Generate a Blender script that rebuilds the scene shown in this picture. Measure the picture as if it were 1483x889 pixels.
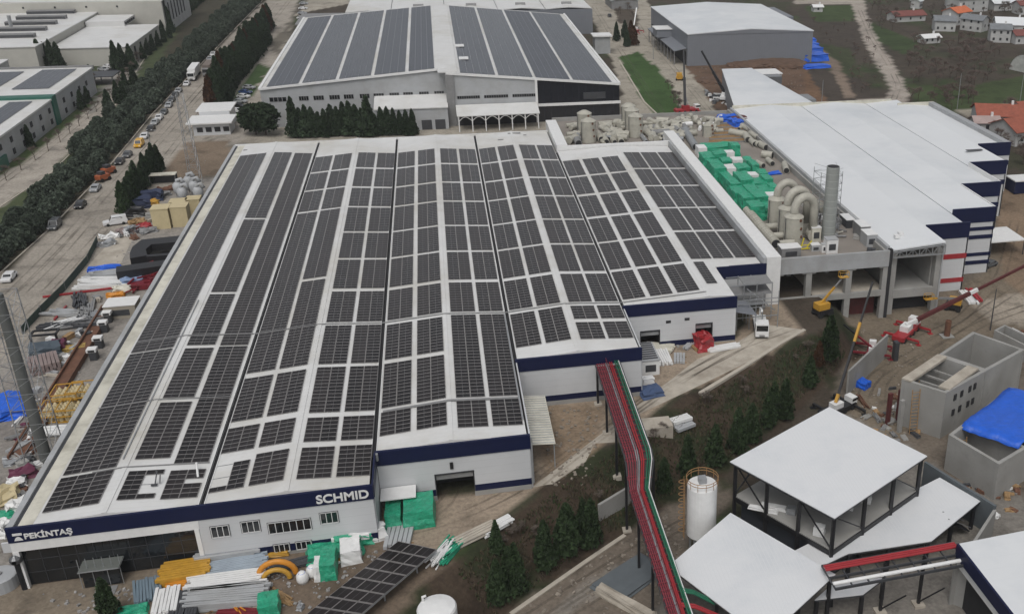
import bpy, bmesh, math, random
import numpy as np
from mathutils import Vector, Matrix
random.seed(7); RNG = np.random.RandomState(5)
for o in list(bpy.data.objects): bpy.data.objects.remove(o)
SC = bpy.context.scene
COL = SC.collection
R = math.radians
# ------------------------------------------------------------------ camera, sky, sun
FPX, YAW, PITCH, ROLL = 1471.37, .25235, .43103, .01988
CAM = Vector((52.88, -111.42, 81.94)); PX, PY = 1011.86, 444.38
fw = Vector((math.sin(YAW)*math.cos(PITCH), math.cos(YAW)*math.cos(PITCH), -math.sin(PITCH)))
rt0 = Vector((math.cos(YAW), -math.sin(YAW), 0)); up0 = rt0.cross(fw)
rt = rt0*math.cos(ROLL) + up0*math.sin(ROLL); up = -rt0*math.sin(ROLL) + up0*math.cos(ROLL)
cd = bpy.data.cameras.new('camera'); cam = bpy.data.objects.new('camera', cd); COL.objects.link(cam)
M = Matrix((rt, up, -fw)).transposed().to_4x4(); M.translation = CAM
cam.matrix_world = M
cd.sensor_width = 36; cd.lens = 36*FPX/1483; cd.shift_x = (741.5-PX)/1483; cd.shift_y = (PY-444.5)/1483
cd.clip_start = 1; cd.clip_end = 6000
SC.camera = cam
world = bpy.data.worlds.new('World'); SC.world = world; world.use_nodes = True
nt = world.node_tree; bg = nt.nodes['Background']
sky = nt.nodes.new('ShaderNodeTexSky'); sky.sky_type = 'NISHITA'; sky.sun_disc = False
SUN_EL, SUN_AZ = 58, 200
sky.sun_elevation = R(SUN_EL); sky.sun_rotation = R(SUN_AZ)
sky.air_density = 1.0; sky.dust_density = 3.5; sky.ozone_density = 1.0
hs = nt.nodes.new('ShaderNodeHueSaturation'); hs.inputs['Saturation'].default_value = .22   # cloud cover greys the sky
nt.links.new(sky.outputs[0], hs.inputs['Color']); nt.links.new(hs.outputs[0], bg.inputs[0])
bg.inputs[1].default_value = .10
sl = bpy.data.lights.new('sun', 'SUN'); so = bpy.data.objects.new('sun', sl); COL.objects.link(so)
sl.energy = 0.9; sl.angle = R(28); sl.color = (1, .97, .93)
az = R(SUN_AZ); el = R(SUN_EL)
dirv = Vector((math.sin(az)*math.cos(el), math.cos(az)*math.cos(el), math.sin(el)))
so.rotation_euler = dirv.to_track_quat('Z', 'Y').to_euler(); so.location = (50, 50, 200)
SC.view_settings.view_transform = 'Standard'; SC.view_settings.look = 'None'
SC.view_settings.gamma = 1; SC.view_settings.exposure = 0.28
SC.render.engine = 'CYCLES'
SC.cycles.max_bounces = 5

# ------------------------------------------------------------------ terrain and pixel -> place
def smooth(t):
    t = min(1, max(0, t)); return t*t*(3-2*t)
UA = [(-60, 42), (23.5, 37), (53.6, 32.6), (87.3, 32.3), (123, 37), (132, 30), (150, 6), (180, -10), (400, -30)]
LA = [(-60, 52), (36.9, 42.8), (63.9, 44), (77.9, 46.2), (100, 44.5), (116.7, 43), (126, 43), (139, 36), (150, 18), (180, 10), (400, 20)]
UA_x, UA_y = zip(*UA); LA_x, LA_y = zip(*LA)
def H(x, y):
    a = .778*x+.628*y; n = .628*x-.778*y
    u = float(np.interp(a, UA_x, UA_y)); l = float(np.interp(a, LA_x, LA_y))
    d = -6*smooth((n-u)/(l-u))
    d *= 1-smooth((a-195)/110)
    return d
def ray(x, y):
    d = fw*FPX + rt*(x-PX) - up*(y-PY); return d.normalized()
def at(x, y, z=0.0):
    d = ray(x, y); return CAM + d*((z-CAM.z)/d.z)
def aty(x, y, Y):
    d = ray(x, y); return CAM + d*((Y-CAM.y)/d.y)
def g(x, y):
    z = -3.0
    for i in range(40):
        p = at(x, y, z); z = .5*z + .5*H(p.x, p.y)
    return Vector((p.x, p.y, H(p.x, p.y)))

# ------------------------------------------------------------------ materials
MATS = {}
def mat(name, col, rough=.7, var=.12, scale=.35, metal=0, detail=4, bump=0, dirt=None, dscale=.08, spec=.5, stripe=None, coord='pos'):
    if name in MATS: return MATS[name]
    m = bpy.data.materials.new(name); m.use_nodes = True; t = m.node_tree; N = t.nodes; L = t.links
    b = N['Principled BSDF']; b.inputs['Roughness'].default_value = rough; b.inputs['Metallic'].default_value = metal
    b.inputs['Specular IOR Level'].default_value = spec
    if coord == 'pos':
        ge = N.new('ShaderNodeNewGeometry'); pos = ge.outputs['Position']
    else:
        ge = N.new('ShaderNodeTexCoord'); pos = ge.outputs['Object']
    no = N.new('ShaderNodeTexNoise'); no.inputs['Scale'].default_value = scale; no.inputs['Detail'].default_value = detail
    no.inputs['Roughness'].default_value = .65
    L.new(pos, no.inputs['Vector'])
    mr = N.new('ShaderNodeMapRange'); L.new(no.outputs['Fac'], mr.inputs['Value'])
    mr.inputs['From Min'].default_value = .3; mr.inputs['From Max'].default_value = .7
    mr.inputs['To Min'].default_value = 1-var; mr.inputs['To Max'].default_value = 1+var
    base = N.new('ShaderNodeRGB'); base.outputs[0].default_value = (*col, 1); src = base.outputs[0]
    if dirt:
        n2 = N.new('ShaderNodeTexNoise'); n2.inputs['Scale'].default_value = dscale; n2.inputs['Detail'].default_value = 6
        n2.inputs['Roughness'].default_value = .7
        L.new(pos, n2.inputs['Vector'])
        r2 = N.new('ShaderNodeMapRange'); L.new(n2.outputs['Fac'], r2.inputs['Value'])
        r2.inputs['From Min'].default_value = .45; r2.inputs['From Max'].default_value = .72
        mx = N.new('ShaderNodeMix'); mx.data_type = 'RGBA'; L.new(r2.outputs[0], mx.inputs['Factor'])
        L.new(src, mx.inputs['A']); mx.inputs['B'].default_value = (*dirt, 1); src = mx.outputs['Result']
    if stripe:                       # (axis, period, width, factor): seams in the sheet
        ax, per, wd, fac = stripe
        sp = N.new('ShaderNodeSeparateXYZ'); L.new(pos, sp.inputs[0])
        md = N.new('ShaderNodeMath'); md.operation = 'FLOORED_MODULO'; L.new(sp.outputs[ax], md.inputs[0]); md.inputs[1].default_value = per
        lt = N.new('ShaderNodeMath'); lt.operation = 'LESS_THAN'; L.new(md.outputs[0], lt.inputs[0]); lt.inputs[1].default_value = wd
        m3 = N.new('ShaderNodeMix'); m3.data_type = 'RGBA'; L.new(lt.outputs[0], m3.inputs['Factor']); L.new(src, m3.inputs['A'])
        m3.inputs['B'].default_value = (col[0]*fac, col[1]*fac, col[2]*fac, 1); src = m3.outputs['Result']
    mul = N.new('ShaderNodeVectorMath'); mul.operation = 'MULTIPLY'
    L.new(src, mul.inputs[0])
    cx_ = N.new('ShaderNodeCombineXYZ')
    for i in range(3): L.new(mr.outputs[0], cx_.inputs[i])
    L.new(cx_.outputs[0], mul.inputs[1]); L.new(mul.outputs[0], b.inputs['Base Color'])
    if bump:
        bp = N.new('ShaderNodeBump'); bp.inputs['Strength'].default_value = bump; bp.inputs['Distance'].default_value = .3
        L.new(no.outputs['Fac'], bp.inputs['Height']); L.new(bp.outputs[0], b.inputs['Normal'])
    MATS[name] = m; return m
def simple(name, col, **k): return mat(name, col, **k)
WROOF = mat('white sheet roof', (.62, .62, .61), .45, .05, .25, dirt=(.47, .45, .40), dscale=.045, stripe=(1, 1.0, .06, .88))
CREAM = mat('cream roof edge', (.58, .56, .48), .6, .08, .4, dirt=(.36, .34, .28), dscale=.25)
PROOF = mat('pale grey sheet roof', (.65, .665, .675), .4, .025, .06, dirt=(.47, .50, .53), dscale=.02, stripe=(1, 2.0, .05, .95))
PROOF2 = mat('pale ribbed roof', (.66, .67, .68), .45, .03, .1, stripe=(0, .5, .07, .955), dirt=(.54, .56, .58), dscale=.1)
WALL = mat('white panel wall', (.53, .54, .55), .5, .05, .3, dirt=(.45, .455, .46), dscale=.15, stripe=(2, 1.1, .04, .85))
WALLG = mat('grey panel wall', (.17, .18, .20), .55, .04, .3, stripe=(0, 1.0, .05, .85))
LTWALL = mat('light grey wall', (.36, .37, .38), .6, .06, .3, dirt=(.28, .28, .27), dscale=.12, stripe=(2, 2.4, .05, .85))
CREAMW = mat('cream wall', (.42, .41, .37), .7, .06, .3)
NAVY = mat('navy cladding', (.005, .009, .042), .5, .1, .4, spec=.3, stripe=(2, 1.15, .04, .6))
RED = mat('red paint', (.30, .022, .028), .45, .12, 1.5)
DRED = mat('dark red paint', (.16, .012, .02), .45, .15, 1.5)
PINKR = mat('red oxide grating', (.22, .035, .05), .6, .25, 2.5)
GREENP = mat('green pipe paint', (.012, .115, .06), .45, .15, 1.5)
GREENT = mat('green plastic wrap', (.018, .31, .175), .36, .22, 1.6, bump=1.0, dirt=(.05, .30, .19), dscale=.7)
BLUET = mat('blue tarpaulin', (.01, .10, .55), .4, .15, 1.0, bump=.6)
YEL = mat('yellow paint', (.46, .25, .03), .5, .15, 1.2)
PYEL = mat('pale yellow sheet', (.50, .42, .25), .55, .08, 1)
ORANGE = mat('orange plastic', (.55, .22, .02), .5, .12, 1.2)
BLACK = mat('black metal', (.012, .012, .014), .45, .2, 1)
DARK = mat('dark opening', (.02, .02, .022), .8, .2, .5)
DGREY = mat('dark grey metal', (.045, .047, .052), .5, .15, 1)
STEEL = mat('galvanised steel', (.32, .33, .34), .4, .12, 1, metal=.4)
GREY = mat('mid grey paint', (.20, .20, .20), .6, .12, 1)
CONC = mat('grey concrete', (.30, .295, .28), .85, .14, .6, dirt=(.20, .195, .18), dscale=.3, bump=.15)
CONCP = mat('pale concrete', (.42, .38, .32), .9, .12, .5, dirt=(.27, .235, .19), dscale=.18)
DUCT = mat('beige duct plastic', (.40, .385, .33), .55, .07, .8, dirt=(.29, .28, .24), dscale=.5)
STACKM = mat('grey stack sheet', (.27, .285, .27), .55, .06, .8, stripe=(2, 1.4, .09, 1.35))
WHITE = mat('white paint', (.68, .68, .67), .45, .06, 1)
GLASS = mat('dark glass', (.012, .014, .016), .08, .3, .12, spec=.6)
BROWN = mat('rusty steel', (.13, .06, .035), .8, .25, 1)
DARKRUST = mat('maroon painted steel', (.09, .02, .02), .6, .2, 1)
WOOD = mat('timber', (.30, .19, .09), .8, .25, 2)
TERRA = mat('terracotta roof', (.26, .075, .045), .8, .2, .8)
TERRAB = mat('bright orange roof', (.50, .13, .05), .8, .12, .8)
GREENR = mat('teal roof edge', (.02, .11, .08), .5, .1, .6)
BARK = mat('bark', (.07, .05, .038), .9, .2, 2, coord='obj')
KERB = mat('pale kerb stone', (.42, .38, .32), .9, .1, .7)
TYRE = mat('tyre rubber', (.015, .015, .015), .9, .1, 2)
LEAFD = mat('dark evergreen leaves', (.034, .054, .028), .85, .45, 1.2, coord='pos', spec=.2)
LEAFA = mat('blue green olive leaves', (.085, .108, .08), .85, .45, .9, coord='pos', spec=.2)
LEAFY = mat('mid green needles', (.034, .056, .024), .85, .45, 1.0, coord='pos', spec=.2)
LEAFR = mat('reddish brown leaves', (.07, .035, .018), .9, .35, 1.0, coord='pos', spec=.2)
TWIG = mat('bare twigs', (.15, .125, .105), .95, .25, .5, coord='pos', spec=.1)
TWIGR = mat('reddish bare twigs', (.15, .115, .10), .95, .25, .5, coord='pos', spec=.1)

def panel_mat(name, lo, fr, rough):
    m = bpy.data.materials.new(name); m.use_nodes = True; t = m.node_tree; N = t.nodes; L = t.links
    b = N['Principled BSDF']; b.inputs['Roughness'].default_value = rough; b.inputs['Specular IOR Level'].default_value = .27
    uv = N.new('ShaderNodeUVMap'); uv.uv_map = 'UV'; sp = N.new('ShaderNodeSeparateXYZ'); L.new(uv.outputs[0], sp.inputs[0])
    def band(sock, c, w):
        a = N.new('ShaderNodeMath'); a.operation = 'SUBTRACT'; L.new(sock, a.inputs[0]); a.inputs[1].default_value = c
        ab = N.new('ShaderNodeMath'); ab.operation = 'ABSOLUTE'; L.new(a.outputs[0], ab.inputs[0])
        l = N.new('ShaderNodeMath'); l.operation = 'LESS_THAN'; L.new(ab.outputs[0], l.inputs[0]); l.inputs[1].default_value = w
        return l.outputs[0]
    def mx(a, bb):
        q = N.new('ShaderNodeMath'); q.operation = 'MAXIMUM'; L.new(a, q.inputs[0]); L.new(bb, q.inputs[1]); return q.outputs[0]
    f = mx(mx(band(sp.outputs[0], 0, .028), band(sp.outputs[0], 1, .028)), mx(band(sp.outputs[1], 0, .055), band(sp.outputs[1], 1, .055)))
    mid = band(sp.outputs[0], .5, .012)
    ge = N.new('ShaderNodeNewGeometry')
    no = N.new('ShaderNodeTexNoise'); no.inputs['Scale'].default_value = .12; no.inputs['Detail'].default_value = 5; L.new(ge.outputs['Position'], no.inputs['Vector'])
    wn = N.new('ShaderNodeTexWhiteNoise'); wn.noise_dimensions = '3D'
    at_ = N.new('ShaderNodeAttribute'); at_.attribute_name = 'pid'; L.new(at_.outputs['Vector'], wn.inputs['Vector'])
    rp = N.new('ShaderNodeMath'); rp.operation = 'MULTIPLY_ADD'; L.new(wn.outputs['Value'], rp.inputs[0]); rp.inputs[1].default_value = .30
    oi = N.new('ShaderNodeObjectInfo'); r3 = N.new('ShaderNodeMath'); r3.operation = 'MULTIPLY_ADD'; L.new(oi.outputs['Random'], r3.inputs[0]); r3.inputs[1].default_value = .5; L.new(no.outputs['Fac'], r3.inputs[2]); r4 = N.new('ShaderNodeMath'); r4.operation = 'SUBTRACT'; L.new(r3.outputs[0], r4.inputs[0]); r4.inputs[1].default_value = .25; L.new(r4.outputs[0], rp.inputs[2])  # random tone per panel column paints in the lighter look of sky reflections
    rr_ = N.new('ShaderNodeMath'); rr_.operation = 'MULTIPLY_ADD'; L.new(oi.outputs['Random'], rr_.inputs[0]); rr_.inputs[1].default_value = .14; rr_.inputs[2].default_value = rough-.05; L.new(rr_.outputs[0], b.inputs['Roughness'])
    cr = N.new('ShaderNodeMix'); cr.data_type = 'RGBA'; L.new(rp.outputs[0], cr.inputs['Factor'])
    cr.inputs['A'].default_value = (*lo[0], 1); cr.inputs['B'].default_value = (*lo[1], 1)
    m1 = N.new('ShaderNodeMix'); m1.data_type = 'RGBA'; L.new(mid, m1.inputs['Factor']); L.new(cr.outputs['Result'], m1.inputs['A']); m1.inputs['B'].default_value = (.10, .10, .10, 1)
    m2 = N.new('ShaderNodeMix'); m2.data_type = 'RGBA'; L.new(f, m2.inputs['Factor']); L.new(m1.outputs['Result'], m2.inputs['A']); m2.inputs['B'].default_value = (*fr, 1)
    L.new(m2.outputs['Result'], b.inputs['Base Color'])
    return m
PANEL = panel_mat('solar cells', ((.004, .0035, .004), (.019, .015, .015)), (.20, .19, .185), .25)
PANELB = panel_mat('blue solar cells', ((.022, .026, .036), (.05, .055, .07)), (.16, .17, .19), .28)

# ------------------------------------------------------------------ mesh helpers
def wloc(o):
    v = Vector((0, 0, 0))
    while o: v += o.location; o = o.parent
    return v
class MB:
    def __init__(s): s.v = []; s.f = []; s.m = []
    def add(s, vs, fs, mi=0):
        n = len(s.v); s.v += [tuple(v) for v in vs]; s.f += [[i+n for i in f] for f in fs]; s.m += [mi]*len(fs); return s
    def box(s, x0, x1, y0, y1, z0, z1, mi=0):
        return s.add([(x0, y0, z0), (x1, y0, z0), (x1, y1, z0), (x0, y1, z0), (x0, y0, z1), (x1, y0, z1), (x1, y1, z1), (x0, y1, z1)],
                     [(0, 3, 2, 1), (4, 5, 6, 7), (0, 1, 5, 4), (1, 2, 6, 5), (2, 3, 7, 6), (3, 0, 4, 7)], mi)
    def obox(s, c, size, rz=0, mi=0, rx=0, ry=0):
        h = [q/2 for q in size]; m = Matrix.Rotation(rz, 3, 'Z') @ Matrix.Rotation(ry, 3, 'Y') @ Matrix.Rotation(rx, 3, 'X')
        vs = [Vector(c) + m @ Vector((a*h[0], b*h[1], d*h[2])) for d in (-1, 1) for a, b in ((-1, -1), (1, -1), (1, 1), (-1, 1))]
        return s.add(vs, [(0, 3, 2, 1), (4, 5, 6, 7), (0, 1, 5, 4), (1, 2, 6, 5), (2, 3, 7, 6), (3, 0, 4, 7)], mi)
    def beam(s, a, b, w=.1, h=None, mi=0):
        a = Vector(a); b = Vector(b); d = b-a; L = d.length
        if L < 1e-5: return s
        d.normalize(); u = Vector((0, 0, 1)) if abs(d.z) < .95 else Vector((1, 0, 0))
        p = d.cross(u).normalized(); q = p.cross(d); h = h or w
        vs = [e + p*(i*w/2) + q*(j*h/2) for e in (a, b) for i, j in ((-1, -1), (1, -1), (1, 1), (-1, 1))]
        return s.add(vs, [(0, 3, 2, 1), (4, 5, 6, 7), (0, 1, 5, 4), (1, 2, 6, 5), (2, 3, 7, 6), (3, 0, 4, 7)], mi)
    def tube(s, pts, r, n=10, mi=0, cap=True):
        pts = [Vector(p) for p in pts]; rr = r if isinstance(r, (list, tuple)) else [r]*len(pts)
        n0 = len(s.v); prev = None
        for i, p in enumerate(pts):
            d = (pts[min(i+1, len(pts)-1)]-pts[max(i-1, 0)]).normalized()
            if prev is None:
                u = Vector((0, 0, 1)) if abs(d.z) < .9 else Vector((1, 0, 0)); a = d.cross(u).normalized()
            else: a = (prev - d*prev.dot(d)).normalized()
            prev = a; b = d.cross(a)
            s.v += [tuple(p + (a*math.cos(t) + b*math.sin(t))*rr[i]) for t in [k*2*math.pi/n for k in range(n)]]
        for i in range(len(pts)-1):
            for k in range(n):
                a0 = n0+i*n+k; a1 = n0+i*n+(k+1) % n; s.f.append([a0, a1, a1+n, a0+n]); s.m.append(mi)
        if cap:
            s.f.append([n0+k for k in range(n)][::-1]); s.m.append(mi); s.f.append([n0+(len(pts)-1)*n+k for k in range(n)]); s.m.append(mi)
        return s
    def lathe(s, c, prof, n=20, mi=0):
        n0 = len(s.v)
        for r, z in prof: s.v += [(c[0]+r*math.cos(k*2*math.pi/n), c[1]+r*math.sin(k*2*math.pi/n), c[2]+z) for k in range(n)]
        for i in range(len(prof)-1):
            for k in range(n):
                a0 = n0+i*n+k; a1 = n0+i*n+(k+1) % n; s.f.append([a0, a1, a1+n, a0+n]); s.m.append(mi)
        s.f.append([n0+k for k in range(n)][::-1]); s.m.append(mi); s.f.append([n0+(len(prof)-1)*n+k for k in range(n)]); s.m.append(mi)
        return s
    def slab(s, poly, z0, z1, mi=0):
        """poly: list of (x,y) or (x,y,z) ccw; vertical prism (z1 added to own z when 3d)"""
        n = len(poly); b = [(p[0], p[1], (p[2] if len(p) > 2 else 0)+z0) for p in poly]; t = [(p[0], p[1], (p[2] if len(p) > 2 else 0)+z1) for p in poly]
        a = sum(poly[i][0]*poly[(i+1) % n][1]-poly[(i+1) % n][0]*poly[i][1] for i in range(n))
        if a < 0: b.reverse(); t.reverse()
        return s.add(b+t, [list(range(n))[::-1], list(range(n, 2*n))] + [[i, (i+1) % n, n+(i+1) % n, n+i] for i in range(n)], mi)
    def build(s, name, mats, parent=None, smooth=False, label=None, local=False):
        me = bpy.data.meshes.new(name)
        off = Vector((0, 0, 0)) if (parent is None or local) else wloc(parent)
        vs = [(v[0]-off.x, v[1]-off.y, v[2]-off.z) for v in s.v]
        me.from_pydata(vs, [], s.f)
        for m in (mats if isinstance(mats, (list, tuple)) else [mats]): me.materials.append(m)
        me.polygons.foreach_set('material_index', s.m)
        if smooth: me.polygons.foreach_set('use_smooth', [True]*len(s.f))
        me.update(); o = bpy.data.objects.new(name, me); COL.objects.link(o)
        if parent: o.parent = parent
        if label: o['label'] = label
        return o
def thing(name, label, cat, loc=(0, 0, 0), group=None):
    o = bpy.data.objects.new(name, None); COL.objects.link(o); o.location = loc; o.empty_display_size = .5
    o['label'] = label; o['category'] = cat
    if group: o['group'] = group
    return o
def tag(o, label, cat, group=None):
    o['label'] = label; o['category'] = cat
    if group: o['group'] = group
    return o
def dup(root, loc, rz=0, sc=1, label=None, group=None, name=None):
    r = root.copy(); COL.objects.link(r); r.location = loc; r.rotation_euler = (0, 0, rz)
    r.scale = (sc, sc, sc) if not isinstance(sc, (tuple, list)) else sc
    if label: r['label'] = label
    if group: r['group'] = group
    for ch in root.children:
        c = ch.copy(); COL.objects.link(c); c.parent = r
        for q in ch.children:
            d = q.copy(); COL.objects.link(d); d.parent = c
    return r
def text_mesh(txt, size, depth=.1, bold=.02):
    cu = bpy.data.curves.new('lettering', 'FONT'); cu.body = txt; cu.size = size; cu.extrude = depth/2; cu.offset = bold
    ob = bpy.data.objects.new('lettering', cu); COL.objects.link(ob)
    dg = bpy.context.evaluated_depsgraph_get(); me = bpy.data.meshes.new_from_object(ob.evaluated_get(dg))
    bpy.data.objects.remove(ob); bpy.data.curves.remove(cu); return me
def place_text(txt, x0, x1, z0, z1, y, m, parent, name='lettering'):
    """text on a wall facing -y, fitted in x0..x1, z0..z1"""
    me = text_mesh(txt, 1, .08, .025); co = np.array([v.co[:] for v in me.vertices])
    mn = co.min(0); mxx = co.max(0); off = wloc(parent)
    for v in me.vertices:
        v.co = ((v.co.x-mn[0])/(mxx[0]-mn[0])*(x1-x0)+x0-off.x, y-.02-(v.co.z-mn[2])*1.0-off.y, (v.co.y-mn[1])/(mxx[1]-mn[1])*(z1-z0)+z0-off.z)
    me.materials.clear(); me.materials.append(m); o = bpy.data.objects.new(name, me); COL.objects.link(o); o.parent = parent
    return o
# ------------------------------------------------------------------ ground sheet
def wpoly(px, z=0.0): return [tuple(at(x, y, z)[:2]) for x, y in px]
def inpoly(X, Y, poly):
    ins = np.zeros(X.shape, bool); n = len(poly)
    for i in range(n):
        x0, y0 = poly[i]; x1, y1 = poly[(i+1) % n]
        if y0 == y1: continue
        c = ((Y > y0) != (Y > y1)) & (X < (x1-x0)*(Y-y0)/(y1-y0)+x0); ins ^= c
    return ins
def lines(segs):
    out = [segs[0][0]]
    for a, b, st in segs:
        n = max(1, int(round((b-a)/st))); out += [a+(b-a)*(i+1)/n for i in range(n)]
    return np.array(out)
gx = lines([(-1800, -250, 150), (-250, -60, 4), (-60, 200, 1.5), (200, 340, 2.2), (340, 480, 4), (480, 2200, 150)])
gy = lines([(-900, -60, 80), (-60, 130, 1.5), (130, 330, 2.5), (330, 560, 4), (560, 2600, 170)])
X, Y = np.meshgrid(gx, gy)
def Hn(X, Y):
    a = .778*X+.628*Y; n = .628*X-.778*Y
    u = np.interp(a, UA_x, UA_y); l = np.interp(a, LA_x, LA_y)
    def sm(t): t = np.clip(t, 0, 1); return t*t*(3-2*t)
    return -6*sm((n-u)/(l-u))*(1-sm((a-195)/110))
Z = Hn(X, Y)
def vnoise(X, Y, s, seed):
    r = np.random.RandomState(seed); G = r.rand(256, 256); x = X/s; y = Y/s; xi = np.floor(x).astype(int); yi = np.floor(y).astype(int)
    fx = x-xi; fy = y-yi; fx = fx*fx*(3-2*fx); fy = fy*fy*(3-2*fy)
    q = lambda a, b: G[a % 256, b % 256]
    return (q(xi, yi)*(1-fx)*(1-fy)+q(xi+1, yi)*fx*(1-fy)+q(xi, yi+1)*(1-fx)*fy+q(xi+1, yi+1)*fx*fy)
BASE = (.062, .050, .038)
C3 = np.empty(X.shape+(3,)); C3[:] = BASE
n1 = vnoise(X, Y, 17, 1)*.6+vnoise(X, Y, 6, 2)*.4
C3[n1 > .55] = (.050, .050, .030)
C3[n1 > .75] = (.042, .058, .024)
# pixel polygons on the ground plane (z in last place), colour of the surface itself
ZON = [
 ([(-400, 0), (-400, 889), (0, 889), (12, 765), (343, 211), (420, 60), (440, -40), (-400, -40)], (.15, .135, .11), 0),
 # park side grass
 ([(-300, 250), (0, 225), (120, 130), (235, 0), (260, -40), (100, -40), (-300, -40)], (.055, .07, .035), 0),
 ([(-120, 330), (0, 235), (60, 215), (140, 140), (250, -10), (290, -60), (322, -60), (272, 0), (170, 168), (82, 254), (0, 308), (-120, 400)], (.36, .325, .28), 0),
 ([(0, 115), (60, 98), (160, 108), (190, 70), (245, 60), (240, 100), (150, 140), (130, 165), (100, 120), (0, 130)], (.25, .235, .21), 0),
 ([(50, 225), (0, 255), (0, 230), (140, 140), (130, 130), (140, 120), (150, 135)], (.06, .085, .03), 0),
 ([(210, 20), (320, 12), (300, -10), (235, -15)], (.06, .085, .03), 0),
 ([(240, 18), (292, 17), (250, 55), (222, 40)], (.06, .085, .03), 0),
 # hedge bed
 ([(0, 300), (75, 250), (160, 165), (262, 0), (300, -50), (420, -50), (385, 0), (300, 88), (222, 168), (150, 255), (75, 333), (0, 400), (-350, 690), (-350, 560)], (.05, .045, .03), 0),
 ([(-60, 350), (0, 300), (75, 250), (160, 165), (262, 0), (290, -40), (312, -40), (278, 15), (185, 160), (95, 262), (0, 335), (-60, 390)], (.06, .075, .035), 0),
 # left dirt road and factory yards
 ([(-350, 860), (-350, 690), (0, 400), (75, 333), (150, 255), (222, 168), (300, 88), (385, 0), (400, -30), (450, -30), (410, 45), (345, 95), (318, 130), (300, 150), (285, 195), (335, 215), (300, 235), (240, 290), (150, 385), (70, 470), (0, 530)], (.31, .28, .24), 0),
 ([(285, 195), (278, 165), (345, 95), (325, 90), (380, 60), (400, 80), (385, 200), (343, 211)], (.33, .30, .26), 0),
 ([(272, 205), (330, 205), (338, 222), (322, 255), (240, 262), (240, 245)], (.19, .145, .105), 0),
 ([(372, 92), (392, 97), (340, 175), (318, 178), (330, 150)], (.05, .085, .03), 0),
 ([(-300, 800), (0, 530), (70, 470), (120, 410), (150, 385), (190, 340), (240, 290), (262, 262), (322, 255), (345, 211), (10, 780), (37, 851), (-60, 870)], (.27, .25, .225), 0),
 ([(0, 560), (60, 500), (40, 760), (0, 760)], (.24, .22, .20), 0),
 # front strip
 ([(-300, 830), (37, 840), (553, 780), (600, 755), (700, 840), (560, 960), (-300, 1050)], (.15, .115, .085), 0),
 ([(-60, 828), (33, 848), (300, 812), (420, 815), (330, 850), (160, 880), (60, 960), (-60, 960)], (.20, .165, .125), 0),
 # yard to the right of the front
 ([(540, 730), (770, 700), (760, 680), (790, 560), (930, 560), (925, 500), (1062, 490), (1108, 440), (1125, 425), (1165, 478), (1100, 518), (1000, 567), (950, 590), (890, 640), (860, 640), (790, 700), (740, 740), (690, 770), (650, 800), (560, 790)], (.31, .25, .19), 0),
 ([(780, 580), (870, 590), (860, 690), (840, 690), (790, 700)], (.24, .18, .125), 0),
 # rear yards
 ([(343, 211), (372, 185), (400, 100), (420, 45), (460, -30), (560, -30), (540, 0), (430, 20), (400, 90), (400, 135), (650, 150), (905, 140), (880, 75), (845, 0), (900, -20), (935, 0), (1000, 70), (1040, 170), (900, 220), (600, 220)], (.33, .30, .25), 0),
 ([(896, 84), (925, 75), (945, 92), (975, 125), (988, 163), (953, 166), (932, 148)], (.045, .085, .025), 0),
 ([(884, 0), (905, 0), (925, 25), (920, 60), (895, 30)], (.08, .065, .05), 0),
 ([(985, 88), (1165, 92), (1175, 150), (1060, 158), (1040, 160), (1020, 130)], (.125, .08, .055), 0),
 ([(1163, 92), (1210, 130), (1270, 150), (1170, 155)], (.15, .09, .055), 0),
 # right country
 ([(1160, -30), (1240, -30), (1250, 45), (1240, 110), (1290, 150), (1200, 150), (1160, 90)], (.058, .047, .038), 0),
 ([(1165, 10), (1235, 8), (1240, 30), (1180, 32)], (.045, .065, .024), 0), ([(1165, 60), (1230, 70), (1250, 115), (1200, 105)], (.046, .055, .026), 0),
 ([(1255, 30), (1300, 50), (1330, 60), (1310, 80), (1270, 60)], (.04, .06, .022), 0),
 ([(1310, 120), (1380, 130), (1483, 110), (1560, 120), (1560, 180), (1400, 165), (1330, 160)], (.046, .064, .024), 0),
 ([(1385, 160), (1483, 148), (1560, 150), (1560, 158), (1483, 158), (1400, 172)], (.30, .27, .22), 0),
 # dirt track
 ([(1150, 0), (1250, -6), (1258, 30), (1272, 60), (1298, 100), (1317, 135), (1312, 152), (1280, 160), (1205, 165), (1160, 168), (1240, 145), (1285, 142), (1290, 130), (1272, 98), (1252, 60), (1240, 25), (1232, 6), (1150, 7)], (.34, .30, .26), 0),
 ([(1185, 70), (1215, 90), (1240, 143), (1225, 143), (1205, 105), (1180, 80)], (.20, .155, .12), 0),
 ([(1225, 455), (1300, 440), (1600, 250), (1600, 980), (880, 980), (1060, 760), (1200, 620)], (.15, .125, .10), -6),
 # lower yard on the right
 ([(1230, 462), (1290, 450), (1420, 400), (1445, 300), (1560, 300), (1560, 480), (1483, 500), (1380, 560), (1300, 640), (1225, 600), (1235, 520)], (.165, .135, .10), -6),
 ([(1400, 440), (1483, 420), (1560, 430), (1560, 470), (1440, 470)], (.30, .26, .21), -6),
 ([(1440, 280), (1560, 250), (1560, 400), (1483, 430), (1455, 410), (1445, 350)], (.20, .145, .10), -6),
 ([(1225, 600), (1300, 640), (1380, 700), (1483, 720), (1560, 740), (1560, 960), (900, 960), (960, 820), (1060, 760), (1200, 620)], (.19, .175, .155), -6),
 ([(560, 980), (740, 880), (850, 808), (950, 742), (1030, 695), (1062, 715), (1000, 790), (960, 860), (900, 980)], (.15, .125, .10), -6),
 ([(700, 960), (800, 880), (900, 812), (905, 835), (830, 890), (760, 960)], (.20, .18, .155), -6),
]
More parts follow.
